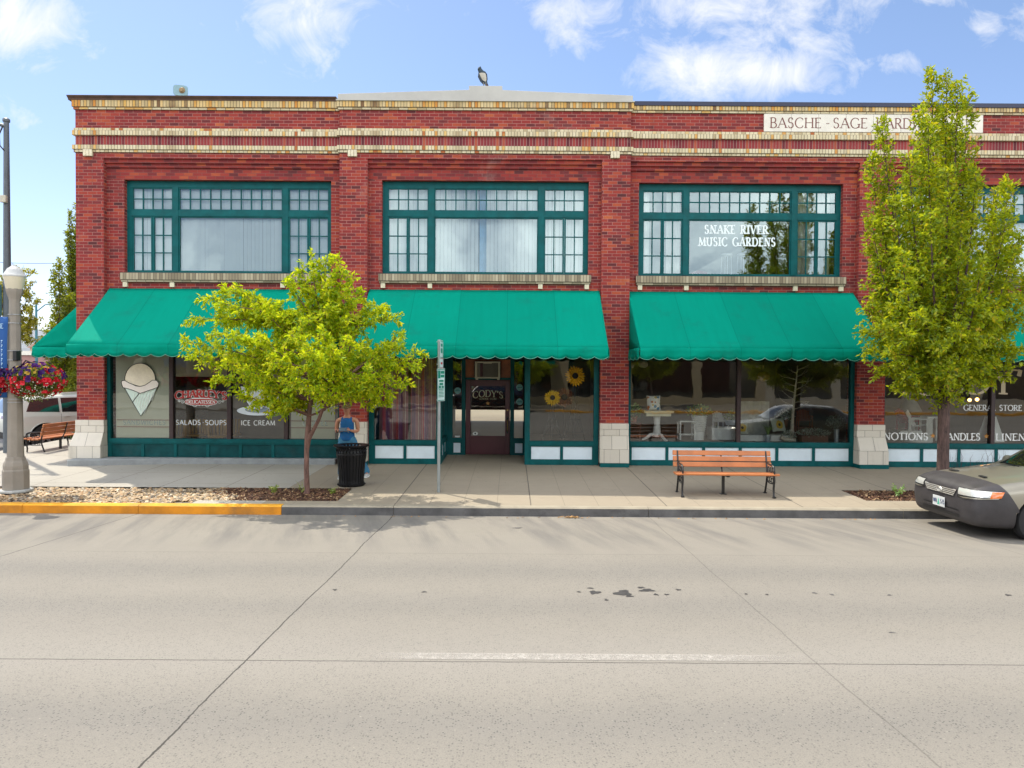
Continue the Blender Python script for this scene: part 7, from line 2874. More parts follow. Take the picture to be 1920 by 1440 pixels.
lows = [(1612, 560, 0), (1604, 610, .1), (1606, 650, -.1), (1625, 690, 0), (1660, 715, .2), (1640, 600, -.8), (1660, 660, -.9), (1690, 620, -1.2), (1700, 690, -.9), (1725, 730, -.3), (1720, 580, -1.3), (1760, 640, -1.4), (1750, 700, -1.0), (1780, 760, -.3),
        (1800, 600, -1.4), (1810, 680, -1.1), (1830, 730, -.4), (1850, 620, -1.2), (1870, 680, -.7), (1890, 580, -.8), (1915, 640, -.1), (1925, 590, .2), (1905, 690, .1), (1880, 720, .2), (1640, 640, .8), (1700, 650, 1.2), (1760, 620, 1.3), (1830, 640, 1.2), (1890, 620, .8), (1745, 760, .2),
        (1665, 560, -.7), (1935, 650, -.3), (1860, 560, -1.1), (1690, 740, .4), (1800, 745, .5), (1735, 680, .9), (1620, 520, .2), (1920, 540, -.4), (1780, 690, -1.3), (1670, 690, -.5), (1850, 690, .8), (1645, 555, .6)]
lowt = [at(a, b_, Yt + dy) for a, b_, dy in lows]
hub_h = at(1768, 735, Yt).z - bt_.z
tall = column_tree('street_tree', 'tall upright hornbeam street tree in front of the notions shop', bt_, hub_h, plumes, lowt, M_HORN, 33, .088, 1.45, .105)

# trees along the side street
M_HORN2 = leafmat('darker hornbeam leaves', [(0, (0.05, 0.085, 0.008)), (.5, (0.10, 0.15, 0.010)), (.9, (0.19, 0.22, 0.015)), (1, (0.32, 0.25, 0.02))], .45, .5, .03)


def side_column(cx, top, bot, half, Y, label, seed, n=13):
    b_ = at(cx, bot, Y)
    b_.z = -.02
    r = random.Random(seed)
    pl, lo = [], []
    for k in range(n):
        f = r.random()
        x = cx + half * r.uniform(-1, 1) * (.35 + .65 * f)
        y = top + (bot - top) * (.02 + .50 * f) if k else top
        pl.append(at(x if k else cx, y, Y + r.uniform(-.9, .9) * f))
    for k in range(12):
        lo.append(at(cx + half * r.uniform(-1, 1), top + (bot - top) * r.uniform(.55, .82), Y + r.uniform(-.8, .8)))
    return column_tree('street_tree', label, b_, 1.3, pl, lo, M_HORN2, seed, .11, .9, .09, 'upright trees along the side street', 1.0)


side_column(112, 490, 800, 42, 23.2, 'upright hornbeam on the side street rising beyond the side awning', 51)
side_column(146, 388, 800, 40, 27.0, 'taller upright hornbeam close to the left wall of the building, mostly hidden by it', 52)

# loose honey locust at the left edge
M_LOC = leafmat('yellow locust leaves', [(0, (0.12, 0.15, 0.012)), (.5, (0.30, 0.27, 0.015)), (1, (0.50, 0.38, 0.02))], .5, .5, .04)


def locust():
    Y = 25.0
    base = at(-14, 850, Y)
    base.z = -.2
    T = thing('locust_tree', 'loose yellow leaved locust tree at the far left edge behind the lamp globe', 'tree', base)
    r = random.Random(61)
    G = Grow(62)
    br = MB(base)
    mt = bark('grey brown bark', (0.028, 0.018, 0.016), (0.125, 0.075, 0.062), 6)
    tr = MB(base)
    tr.tube([base, at(-12, 740, Y), at(-8, 650, Y)], [.14, .11, .08], 10)
    tr.build('trunk', mt, T, smooth=True)
    for (px, py, dy, n) in [(24, 493, 0, 9), (45, 497, .3, 8), (58, 503, -.2, 5), (10, 510, .4, 9), (-10, 520, 0, 12), (50, 520, 0, 4), (63, 527, .2, 3), (70, 527, -.1, 2), (48, 531, 0, 2), (45, 566, .3, 7), (60, 556, 0, 8), (78, 566, -.3, 6),
                            (40, 590, 0, 11), (55, 600, .4, 9), (66, 592, 0, 8), (45, 620, -.4, 10), (60, 615, 0, 9), (50, 640, 0, 6), (38, 635, .3, 9), (0, 560, .2, 14), (-20, 590, 0, 14), (5, 535, -.3, 12), (72, 600, 0, 5), (20, 600, .5, 12), (62, 640, .2, 5), (-30, 540, .5, 14), (-40, 610, 0, 14)]:
        tip = at(px, py, Y + dy)
        a = at(-8, 660 - r.random() * 40, Y)
        ctrl = a.lerp(tip, .5) + Vector((0, 0, .35))
        pts = bez(a, ctrl, tip, 8)
        br.tube(pts, [.03 - .027 * i / 8 for i in range(9)], 5)
        for k in range(n):
            t = r.uniform(.62, 1.0)
            i = min(7, int(t * 8))
            p = pts[i].lerp(pts[i + 1], t * 8 - i)
            G.twig(br, p, (unit(r) + Vector((.2, 0, -.1))).normalized(), r.uniform(.2, .45), 30, .11, .3, .003, .7)
    br.build('branch', mt, T, smooth=True)
    leaf_mesh('crown', G.P, G.D, G.S, M_LOC, T, base, 63, .45)


locust()


# small plants in the beds
def sprig(px, py, Y, h, n, label, mat, seed, name='weed', size=.05):
    c = at(px, py, Y)
    c.z = ZW(Y) - .01
    T = thing(name, label, 'plant', c)
    r = random.Random(seed)
    G = Grow(seed)
    st = MB(c)
    for k in range(7):
        a = r.uniform(0, 6.28)
        e = c + Vector((math.cos(a) * h * .55, math.sin(a) * h * .5, h * r.uniform(.6, 1.05)))
        st.tube([c, c.lerp(e, .5) + Vector((0, 0, h * .15)), e], [.005, .004, .002], 5)
        for q in range(n):
            t = r.uniform(.25, 1)
            G.P.append(tuple(c.lerp(e, t) + unit(r) * .015))
            G.D.append(tuple((unit(r) + Vector((0, 0, .4))).normalized()))
            G.S.append(size * r.uniform(.6, 1.2))
    st.build('stem', mat, T)
    leaf_mesh('foliage', G.P, G.D, G.S, mat, T, c, seed)


M_WEED = leafmat('fresh weed leaves', [(0, (0.10, 0.20, 0.02)), (1, (0.30, 0.38, 0.04))], .4)
sprig(513, 928, 13.15, .14, 10, 'bright green weed in the mulch left of the small tree trunk', M_WEED, 71)
sprig(623, 928, 13.1, .13, 7, 'sparse green weed in the mulch right of the small tree trunk', M_WEED, 72)
sprig(566, 905, 13.2, .22, 5, 'thin green shoots against the small tree trunk', M_WEED, 73, size=.04)
sprig(1682, 938, 13.15, .20, 16, 'small bushy green shrub in the mulch bed beside the parked sedan', M_LEAF, 74, 'shrub', .06)
sprig(135, 838, 21.3, .55, 40, 'yellow green shrub at the far end of the side street bench', M_WEED, 75, 'shrub', .08)
# dried stalks under the right hand shop window
T = thing('dry_weeds', 'thin dry stalks growing along the base of the notions shop front', 'plant', (ax(1830, YF - .1, 870), YF - .12, 0))
mb = MB()
r = random.Random(77)
for k in range(46):
    x = r.uniform(-.75, .85)
    h = r.uniform(.12, .50) * (1.0 if abs(math.sin(x * 4)) > .4 else .55)
    mb.tube([(x, r.uniform(-.04, .04), 0), (x + r.uniform(-.04, .04), 0, h * .6), (x + r.uniform(-.09, .09), r.uniform(-.06, .06), h)], [.004, .003, .001], 4)
mb.build('stalks', paint('dry plum stalks', (.07, .035, .045), .9, var=.3), T)
# blown leaf litter in the gutter
mb = MB()
r = random.Random(78)
for k in range(120):
    big = k < 75
    x = (ax(1073, 11.9, 968) + r.gauss(0, .09)) if big else r.uniform(-3.5, 6.5)
    y = 11.9 - abs(r.gauss(0, .05))
    R = Euler((r.uniform(-.4, .4), r.uniform(-.4, .4), r.uniform(0, 6.3))).to_matrix()
    mb.obox((x, y, road_z(y) + .006 + r.random() * (.02 if big else .004)), (.035, .02, .002), R)
lt = mb.build('leaf_litter', paint('dry orange leaves', (.36, .20, .07), .8, var=.4, scale=40))
kind(lt, 'stuff')
tag(lt, 'dry orange leaf litter gathered in the gutter', 'leaf litter')
# ------------------------------------------------------------------ person
def skin(name, chains, mat, parent, levels=2, root=0):
    """chains: list of [(x, y, z, r), ...]; points that coincide are shared"""
    vs, rs, es, idx = [], [], [], {}

    def vid(p):
        k = (round(p[0], 4), round(p[1], 4), round(p[2], 4))
        if k not in idx:
            idx[k] = len(vs)
            vs.append(p[:3])
            rs.append(p[3])
        return idx[k]
    for ch in chains:
        ids = [vid(p) for p in ch]
        for a, b in zip(ids, ids[1:]):
            es.append((a, b))
    me = bpy.data.meshes.new(name)
    me.from_pydata(vs, es, [])
    me.materials.append(mat)
    o = bpy.data.objects.new(name, me)
    COL.objects.link(o)
    md = o.modifiers.new('skin', 'SKIN')
    md.use_smooth_shade = True
    if not me.skin_vertices:
        return o
    for i, sv in enumerate(me.skin_vertices[0].data):
        r = rs[i]
        sv.radius = r if isinstance(r, tuple) else (r, r)
        sv.use_root = (i == root)
    sb = o.modifiers.new('smooth', 'SUBSURF')
    sb.levels = levels
    sb.render_levels = levels
    if parent: o.parent = parent
    return o


pY = 14.75
pX = ax(651, pY, 820)
PZ = ZW(pY)
T = thing('person', 'standing person in a blue tank top, jeans and camouflage cap holding a drone controller', 'person', (pX, pY, PZ))
M_SKIN = paint('sun tanned skin', (0.50, 0.235, 0.145), 0.55, var=.06, scale=8)
M_TANK = paint('royal blue tank top', (0.006, 0.105, 0.30), 0.85, var=.12, scale=10, bump=.2, bscale=25)
M_JEAN = paint('faded blue denim', (0.055, 0.20, 0.33), 0.9, var=.25, scale=9, bump=.2, bscale=50)
M_HAIR = paint('dark blond hair', (0.20, 0.10, 0.045), 0.6, var=.3, scale=40)
m, t = newmat('camouflage cap cloth')
tcn = t.n('ShaderNodeTexCoord')
n = t.noise(tcn.outputs['Object'], 26.0, 2, .5)
c = t.ramp(n, [(0, (.05, .035, .02)), (.45, (.16, .14, .03)), (.56, (.22, .10, .03)), (.66, (.07, .08, .02))], 'CONSTANT')
b = t.n('ShaderNodeBsdfPrincipled', ins={'Base Color': c, 'Roughness': .9})
finish(t, b.outputs[0])
M_CAMO = m
K = 1.545 / 1.58
# body: one continuous skinned figure (torso, neck, head, arms, legs)
pel, wst, chs, nkb = (0, .0, .86), (0, .0, 1.0), (0, -.01, 1.16), (0, -.005, 1.285)
head0, head1, head2 = (0, -.035, 1.385), (0, -.055, 1.45), (0, -.045, 1.515)
hd = [nkb + ((.056, .052),), (0, -.015, 1.335, .050), head0 + (.062,), head1 + (.082,), head2 + (.070,)]
arms = []
for s in (-1, 1):
    arms.append([chs + ((.115, .085),), (s * .115, .0, 1.225, (.06, .055)), (s * .192, .005, 1.22, .060), (s * .212, .0, 1.12, .052), (s * .222, .01, 1.0, .043), (s * .19, -.10, .985, .040), (s * .14, -.20, 1.005, .029), (s * .115, -.24, 1.02, .024)])
legs = [[pel + ((.12, .085),), (-.09, 0, .78, .095), (-.115, -.02, .47, .062), (-.13, .02, .10, .042), (-.13, -.06, .045, .035), (-.135, -.13, .03, .03)],
        [pel + ((.12, .085),), (.10, .01, .78, .095), (.22, .06, .46, .060), (.36, .28, .10, .042), (.365, .20, .05, .035), (.375, .12, .03, .03)]]
body = skin('body', [[pel + ((.12, .085),), wst + ((.105, .075),), chs + ((.115, .085),), nkb + ((.056, .052),)], hd] + arms + legs, M_SKIN, T)
# hands: palm, four unequal fingers and a thumb, curled on the controller
for s in (-1, 1):
    wri = Vector((s * .115, -.24, 1.02))
    fw = Vector((-s * .55, -.72, .10)).normalized()
    up = Vector((0, 0, 1))
    sd = fw.cross(up).normalized()
    palm = wri + fw * .045
    ch = [[tuple(wri) + (.020,), tuple(wri + fw * .03) + (.024,), tuple(palm + fw * .02) + (.022,)]]
    for k, ln in enumerate((.058, .066, .061, .046)):
        o_ = palm + fw * .028 + up * (.024 - .016 * k)
        a = o_ + fw * ln * .45 + Vector((-s * .012, 0, 0))
        b_ = a + (fw * .35 + Vector((-s * .9, .25, -.1))).normalized() * ln * .42
        e = b_ + Vector((-s * .5, .8, -.1)).normalized() * ln * .3
        ch.append([tuple(palm + fw * .02) + (.022,), tuple(o_) + (.0095,), tuple(a) + (.009,), tuple(b_) + (.0082,), tuple(e) + (.007,)])
    th0 = wri + fw * .02 + up * .016
    th1 = th0 + (up * .7 + fw * .5).normalized() * .032
    th2 = th1 + (fw * .6 + Vector((-s * .8, 0, .1))).normalized() * .03
    ch.append([tuple(wri + fw * .03) + (.024,), tuple(th0) + (.0125,), tuple(th1) + (.011,), tuple(th2) + (.009,)])
    skin('hand', ch, M_SKIN, T)
# tank top
tank = [[(0, 0, .765, (.176, .145)), (0, 0, .84, (.178, .146)), (0, 0, .93, (.165, .135)), (0, -.002, 1.02, (.150, .128)), (0, -.012, 1.13, (.160, .140)), (0, -.008, 1.215, (.138, .118)), (0, -.003, 1.268, (.088, .084))]]
skin('tank_top', tank, M_TANK, T, 2)
mb = MB()
for s in (-1, 1):
    mb.tube([(s * .085, -.075, 1.20), (s * .088, -.035, 1.268), (s * .085, .02, 1.272), (s * .08, .075, 1.20)], [.028, .022, .022, .028], 8, flat=.5)
mb.build('strap', M_TANK, T, smooth=True)
# jeans
jl = [[(0, 0, .93, (.165, .125)), pel + ((.165, .13),), (-.092, 0, .76, .112), (-.115, -.02, .47, .085), (-.13, .02, .12, .074), (-.13, .02, .05, .07)],
      [pel + ((.165, .13),), (.102, .01, .76, .112), (.22, .06, .46, .084), (.352, .265, .12, .074), (.362, .28, .05, .07)]]
skin('jeans', jl, M_JEAN, T, 2)
M_SHOE = paint('grey white trainers', (.45, .45, .44), .7, var=.1)
for (x, y, hx) in ((-.132, .02, 0), (.362, .26, 0)):
    mb = MB()
    pts = [(x, y + .055, .035), (x, y, .05), (x + .004, y - .07, .042), (x + .008, y - .15, .032), (x + .01, y - .19, .022)]
    mb.tube(pts, [.038, .047, .046, .040, .02], 12, flat=.8)
    sh = mb.build('shoe', M_SHOE, T, smooth=True)
    mb = MB()
    mb.prism([(x - .045, y + .09), (x + .045, y + .09), (x + .055, y - .10), (x + .035, y - .205), (x - .02, y - .205), (x - .042, y - .10)], 'z', 0, .022)
    mb.build('sole', M_LET, sh, bevel=.006)
# face, hair, cap
hc = Vector((0, -.05, 1.455))
mb = MB()
mb.tube([hc + Vector((0, -.078, .012)), hc + Vector((0, -.098, -.022)), hc + Vector((0, -.082, -.03))], [.008, .014, .009], 8)
mb.build('nose', M_SKIN, T, smooth=True)
mb = MB()
for s in (-1, 1):
    mb.ball(hc + Vector((s * .030, -.070, .008)), .011, 8, 6)
mb.build('eye', paint('dark eyes', (.04, .025, .02), .3), T, smooth=True)
mb = MB()
mb.tube([hc + Vector((-.024, -.070, -.052)), hc + Vector((0, -.080, -.052)), hc + Vector((.024, -.070, -.052))], [.003, .006, .003], 6)
mb.build('mouth', paint('lips', (.34, .10, .085), .5), T, smooth=True)
mb = MB()
for s in (-1, 1):
    mb.ball(hc + Vector((s * .080, .0, -.005)), .022, 8, 6, 0, (.4, .7, 1.1))
mb.build('ear', M_SKIN, T, smooth=True)
mb = MB()
mb.ball(hc + Vector((0, .035, .012)), .084, 14, 10, 0, (1.0, .9, 1.0))
mb.tube([hc + Vector((0, .085, .03)), hc + Vector((-.02, .115, -.03)), hc + Vector((-.035, .10, -.14))], [.03, .032, .012], 8)
mb.build('hair', M_HAIR, T, smooth=True)
mb = MB()
vs, fs = [], []
cc = hc + Vector((0, .004, .030))
N = 18
rows = 6
for j in range(rows + 1):
    a = PI / 2 * j / rows
    for k in range(N):
        b_ = 2 * PI * k / N
        vs.append(cc + Vector((.092 * math.cos(a) * math.cos(b_), .096 * math.cos(a) * math.sin(b_), .078 * math.sin(a))))
for j in range(rows):
    for k in range(N):
        k2 = (k + 1) % N
        fs.append((j * N + k, j * N + k2, (j + 1) * N + k2, (j + 1) * N + k))
mb.add(vs, fs)
brim = []
for k in range(13):
    a = PI + PI * k / 12
    brim.append((.088 * math.cos(a), .09 * math.sin(a)))
vs, fs = [], []
for k, (x, y) in enumerate(brim):
    ext = math.sin(PI * k / 12)
    vs.append(cc + Vector((x, y, .004)))
    vs.append(cc + Vector((x * 1.02, y - .075 * ext ** .6, -.022 * ext)))
for k in range(12):
    fs.append((k * 2, k * 2 + 2, k * 2 + 3, k * 2 + 1))
mb.add(vs, fs)
mb.build('cap', M_CAMO, T, smooth=True, solid=.006)
mb = MB()
a, b_ = Vector((-.165, -.165, .992)), Vector((-.150, -.185, .997))
mb.tube([a, b_], .036, 12)
mb.build('watch', M_BLK, T, smooth=True)
mb = MB()
mb.box(-.055, .055, -.124, -.108, .835, .885)
mb.build('belt_buckle', paint('brown leather', (.10, .045, .03), .6, var=.3), T, bevel=.01)
T2 = thing('drone_controller', 'grey handheld drone controller held in both hands at waist height', 'controller', (pX, pY, PZ))
mb = MB()
mb.box(-.070, .070, -.335, -.265, 1.005, 1.035)
for s in (-1, 1):
    mb.tube([(s * .07, -.30, 1.02), (s * .085, -.285, 1.0), (s * .09, -.262, .975)], [.022, .02, .014], 8)
    mb.tube([(s * .045, -.30, 1.035), (s * .045, -.30, 1.055)], [.006, .009], 8)
mb.build('body', paint('grey controller plastic', (.16, .18, .21), .5), T2, smooth=True, angle=35, bevel=.006)
mb = MB()
mb.box(-.078, .078, -.385, -.375, 1.015, 1.085)
mb.build('screen', paint('blue grey phone back', (.14, .20, .28), .35), T2, bevel=.004)
# ------------------------------------------------------------------ cars
def cr(vals, xs, x):
    """monotone-ish cubic through (xs, vals)"""
    n = len(xs)
    if x <= xs[0]: return vals[0]
    if x >= xs[-1]: return vals[-1]
    i = 0
    while x > xs[i + 1]: i += 1
    h = xs[i + 1] - xs[i]
    t = (x - xs[i]) / h

    def m(k):
        if k == 0: return (vals[1] - vals[0]) / (xs[1] - xs[0])
        if k == n - 1: return (vals[-1] - vals[-2]) / (xs[-1] - xs[-2])
        a = (vals[k] - vals[k - 1]) / (xs[k] - xs[k - 1])
        b = (vals[k + 1] - vals[k]) / (xs[k + 1] - xs[k])
        return 0 if a * b <= 0 else 2 * a * b / (a + b)
    t2, t3 = t * t, t * t * t
    return vals[i] * (2 * t3 - 3 * t2 + 1) + h * m(i) * (t3 - 2 * t2 + t) + vals[i + 1] * (-2 * t3 + 3 * t2) + h * m(i + 1) * (t3 - t2)


def car_shell(st, nx=110):
    """st rows: x, zbottom, zbelt, ztop, w (half width), wt (half width at the top edge)"""
    xs = [s[0] for s in st]
    L = xs[-1]
    # station spacing denser at both ends
    X_ = []
    for i in range(nx + 1):
        f = i / nx
        X_.append(L * (f - math.sin(4 * PI * f) / (4 * PI) * .0 - math.sin(2 * PI * f) / (2 * PI) * .62))
    sec = []
    for x in X_:
        zb, zbelt, zt, w_, wt = [cr([s[k] for s in st], xs, x) for k in range(1, 6)]
        ctl = [(0, zb), (w_ * .55, zb), (w_ * .86, zb + .015), (w_ * .965, zb + .09), (w_, zb + (zbelt - zb) * .55), (w_ * .985, zb + (zbelt - zb) * .86), (w_ * .955, zbelt),
               (wt + (w_ * .955 - wt) * .30, zbelt + (zt - zbelt) * .80), (wt * .93, zt - (zt - zbelt) * .04 - .004), (wt * .6, zt + .012), (0, zt + .022)]
        # smooth along the section (Catmull-Rom)
        out = []
        m_ = 4
        for i in range(len(ctl) - 1):
            p0 = ctl[max(0, i - 1)]
            p1, p2 = ctl[i], ctl[i + 1]
            p3 = ctl[min(len(ctl) - 1, i + 2)]
            for q in range(m_):
                t = q / m_
                a = []
                for d_ in (0, 1):
                    v = .5 * ((2 * p1[d_]) + (-p0[d_] + p2[d_]) * t + (2 * p0[d_] - 5 * p1[d_] + 4 * p2[d_] - p3[d_]) * t * t + (-p0[d_] + 3 * p1[d_] - 3 * p2[d_] + p3[d_]) * t ** 3)
                    a.append(v)
                out.append((max(0, a[0]), a[1]))
        out.append(ctl[-1])
        ring = [(y, z) for y, z in out] + [(-y, z) for y, z in out[-2:0:-1]]
        sec.append((x, ring))
    vs, fs = [], []
    n = len(sec[0][1])
    for x, ring in sec:
        for y, z in ring:
            vs.append((x, y, z))
    for i in range(len(sec) - 1):
        for k in range(n):
            k2 = (k + 1) % n
            fs.append((i * n + k, (i + 1) * n + k, (i + 1) * n + k2, i * n + k2))
    fs.append(tuple(range(n)))
    e = (len(sec) - 1) * n
    fs.append(tuple(range(e + n - 1, e - 1, -1)))
    return vs, fs, X_, n


M_TYRE = paint('black tyre rubber', (0.016, 0.016, 0.017), 0.8, var=.25, scale=20)
M_ALLOY = paint('silver alloy wheel', (0.45, 0.45, 0.46), 0.3, metal=.8, var=.06)
M_CGLASS = None
m, t = newmat('tinted car glass')
b = t.n('ShaderNodeBsdfPrincipled', ins={'Base Color': (0.012, 0.016, 0.018, 1), 'Roughness': 0.03, 'Specular IOR Level': 0.9, 'Coat Weight': 1.0, 'Coat Roughness': 0.02})
finish(t, b.outputs[0])
M_CGLASS = m
m, t = newmat('clear lamp lens')
b = t.n('ShaderNodeBsdfPrincipled', ins={'Base Color': (0.60, 0.60, 0.55, 1), 'Roughness': 0.12, 'Metallic': .25, 'Coat Weight': 1.0, 'Coat Roughness': 0.03})
finish(t, b.outputs[0])
M_LENS = m
M_AMBER = paint('amber lens', (0.75, 0.16, 0.01), 0.15, coat=1.0)
M_TAIL = paint('dark red tail lamp', (0.14, 0.008, 0.012), 0.15, coat=1.0)
M_CHROME = paint('satin chrome', (0.80, 0.78, 0.72), 0.25, metal=.6, var=.04)
M_BLKP = paint('black trim plastic', (0.012, 0.012, 0.013), 0.5)


def carpaint(name, col, metal=.5, rough=.32):
    if name in MATS: return MATS[name]
    m, t = newmat(name)
    geo = t.n('ShaderNodeNewGeometry')
    n = t.noise(geo.outputs['Position'], 1.4, 4.0, .6)
    n2 = t.noise(geo.outputs['Position'], 700.0, 1.0, .5)
    c = t.mix(n, tuple(x * .93 for x in col), tuple(min(1, x * 1.06) for x in col))
    b = t.n('ShaderNodeBsdfPrincipled', ins={'Base Color': c, 'Roughness': t.math('ADD', rough, t.math('MULTIPLY', n, .08)), 'Metallic': metal, 'Coat Weight': .6, 'Coat Roughness': .06})
    finish(t, b.outputs[0])
    MATS[name] = m
    return m


def make_car(name, label, cat, loc, rotz, st, wheels, wr, pm, spec):
    T = thing(name, label, cat, loc, rotz)
    vs, fs, X_, n = car_shell(st)
    W = max(s[4] for s in st)
    me = bpy.data.meshes.new('body')
    me.from_pydata(vs, [], fs)
    for mm in (pm, M_BLKP): me.materials.append(mm)
    me.update()
    tmp = bpy.data.objects.new('body_tmp', me)
    COL.objects.link(tmp)
    cut = MB()
    for wx in wheels:
        for s in (-1, 1):
            rr_ = wr * 1.16
            ring = [(wx + rr_ * math.cos(2 * PI * k / 40), wr * .98 + rr_ * math.sin(2 * PI * k / 40)) for k in range(40)]
            cut.prism(ring, 'y', s * (W - .30), s * (W + .2))
    co = cut.build('cut_tmp', M_BLKP)
    bpy.context.view_layer.update()
    for o_ in (tmp, co):
        bm = bmesh.new()
        bm.from_mesh(o_.data)
        bmesh.ops.recalc_face_normals(bm, faces=bm.faces)
        bm.to_mesh(o_.data)
        bm.free()
    bo = tmp.modifiers.new('b', 'BOOLEAN')
    bo.operation = 'DIFFERENCE'
    bo.object = co
    bo.solver = 'EXACT'
    bpy.context.view_layer.update()
    dg = bpy.context.evaluated_depsgraph_get()
    nm = bpy.data.meshes.new_from_object(tmp.evaluated_get(dg))
    bpy.data.objects.remove(tmp)
    bpy.data.objects.remove(co)
    nm.materials.clear()
    for mm in (pm, M_BLKP): nm.materials.append(mm)
    for p in nm.polygons:
        c = p.center
        mi = 0
        for wx in wheels:
            dd = math.hypot(c.x - wx, c.z - wr * .98)
            if dd < wr * 1.165 and abs(abs(c.y)) < W - .004 and (dd < wr * 1.15 or abs(p.normal.y) < .6): mi = 1
        if c.z < spec.get('sill', .30) and spec.get('clad', False): mi = 1
        p.material_index = mi
        p.use_smooth = True
    try: nm.set_sharp_from_angle(angle=rad(38))
    except Exception: pass
    nm.name = 'body'
    body = bpy.data.objects.new('body', nm)
    COL.objects.link(body)
    body.parent = T
    bvh = BVHTree.FromPolygons(vs, fs)

    def patch(nm_, mat, quads, dirn, off=.006, parent=T, nu=14, nv=8, thick=.0):
        mb = MB()
        for (quad, d_) in zip(quads, dirn):
            ds = Vector(d_).normalized()
            g, ok = [], True
            for j in range(nv + 1):
                for i in range(nu + 1):
                    a, b_ = i / nu, j / nv
                    p = [quad[0][k] * (1 - a) * (1 - b_) + quad[1][k] * a * (1 - b_) + quad[2][k] * a * b_ + quad[3][k] * (1 - a) * b_ for k in range(3)]
                    o_ = Vector(p) - ds * 3.0
                    h, nn, _, _ = bvh.ray_cast(o_, ds)
                    if h is None:
                        h = Vector(p)
                        nn = -ds
                    if nn.dot(ds) > 0: nn = -nn
                    g.append(h + nn * off)
            mb.add(g, [(j * (nu + 1) + i, j * (nu + 1) + i + 1, (j + 1) * (nu + 1) + i + 1, (j + 1) * (nu + 1) + i) for j in range(nv) for i in range(nu)])
        return mb.build(nm_, mat, parent, smooth=True)
    # wheels
    for wx in wheels:
        for s in (-1, 1):
            y0 = s * (W - .02)
            mb = MB()
            prof = [(.62, -.20), (.80, -.215), (.95, -.20), (1.0, -.17), (1.0, -.04), (.95, -.008), (.80, .0), (.64, -.012)]
            vs2, fs2 = [], []
            N = 40
            for (r_, yy_) in prof:
                for k in range(N):
                    a = 2 * PI * k / N
                    vs2.append((wx + r_ * wr * math.cos(a), y0 + s * yy_ * 1.0, wr + r_ * wr * math.sin(a)))
            for i in range(len(prof) - 1):
                for k in range(N):
                    k2 = (k + 1) % N
                    fs2.append((i * N + k, i * N + k2, (i + 1) * N + k2, (i + 1) * N + k))
            mb.add(vs2, fs2)
            wh = bpy.data.objects.new('wheel', None)
            wh.empty_display_size = .1
            COL.objects.link(wh)
            wh.parent = T
            mb.build('tyre', M_TYRE, wh, smooth=True, angle=50)
            mb = MB()
            vs2, fs2 = [], []
            prof = [(.66, -.015), (.62, -.03), (.58, -.10), (.0, -.12)]
            for (r_, yy_) in prof:
                for k in range(N):
                    a = 2 * PI * k / N
                    vs2.append((wx + r_ * wr * math.cos(a), y0 + s * yy_, wr + r_ * wr * math.sin(a)))
            for i in range(len(prof) - 1):
                for k in range(N):
                    k2 = (k + 1) % N
                    fs2.append((i * N + k, i * N + k2, (i + 1) * N + k2, (i + 1) * N + k))
            mb.add(vs2, fs2, 1)
            for k in range(5):
                a = 2 * PI * k / 5 + .3
                ca, sa = math.cos(a), math.sin(a)
                q = [(wx + (ca * u_ - sa * v_) * wr, y0 + s * d_, wr + (sa * u_ + ca * v_) * wr) for (u_, v_, d_) in ((.08, -.10, -.045), (.63, -.075, -.028), (.63, .075, -.028), (.08, .10, -.045))]
                q2 = [(p[0], p[1] - s * .04, p[2]) for p in q]
                mb.add(q + q2, [(0, 1, 2, 3), (7, 6, 5, 4), (0, 4, 5, 1), (1, 5, 6, 2), (2, 6, 7, 3), (3, 7, 4, 0)])
            mb.tube([(wx, y0 - s * .09, wr), (wx, y0 - s * .035, wr)], wr * .17, 16)
            mb.build('rim', [M_ALLOY, M_BLKP], wh, smooth=True, angle=40)
    return T, patch, bvh, (vs, fs, X_, n)


SED = [(0.00, .32, .60, .675, .66, .55), (0.03, .25, .64, .725, .76, .63), (0.10, .21, .68, .770, .83, .67), (0.28, .19, .72, .815, .875, .71), (0.62, .18, .765, .868, .888, .72), (1.05, .175, .810, .925, .890, .74),
       (1.30, .175, .84, .965, .890, .74), (1.42, .175, .850, 1.02, .890, .715), (2.02, .175, .880, 1.365, .890, .585), (2.60, .175, .895, 1.415, .890, .575), (3.25, .175, .905, 1.375, .890, .575), (3.85, .18, .915, 1.10, .888, .64), (4.10, .19, .915, 1.02, .880, .68),
       (4.50, .22, .90, .985, .860, .69), (4.72, .30, .80, .93, .80, .62), (4.79, .45, .70, .82, .66, .52)]
M_GOLDC = carpaint('champagne car paint', (0.30, 0.275, 0.215), .5, .32)
cy_ = 10.98
cx_ = at(1717, 930, cy_).x + .39
cz_ = road_z(cy_)
T, patch, bvh, shell = make_car('parked_sedan', 'champagne sedan with a black vinyl nose cover parked at the kerb on the right', 'car', (cx_, cy_, cz_), 0, SED, [.90, 3.58], .315, M_GOLDC, {})
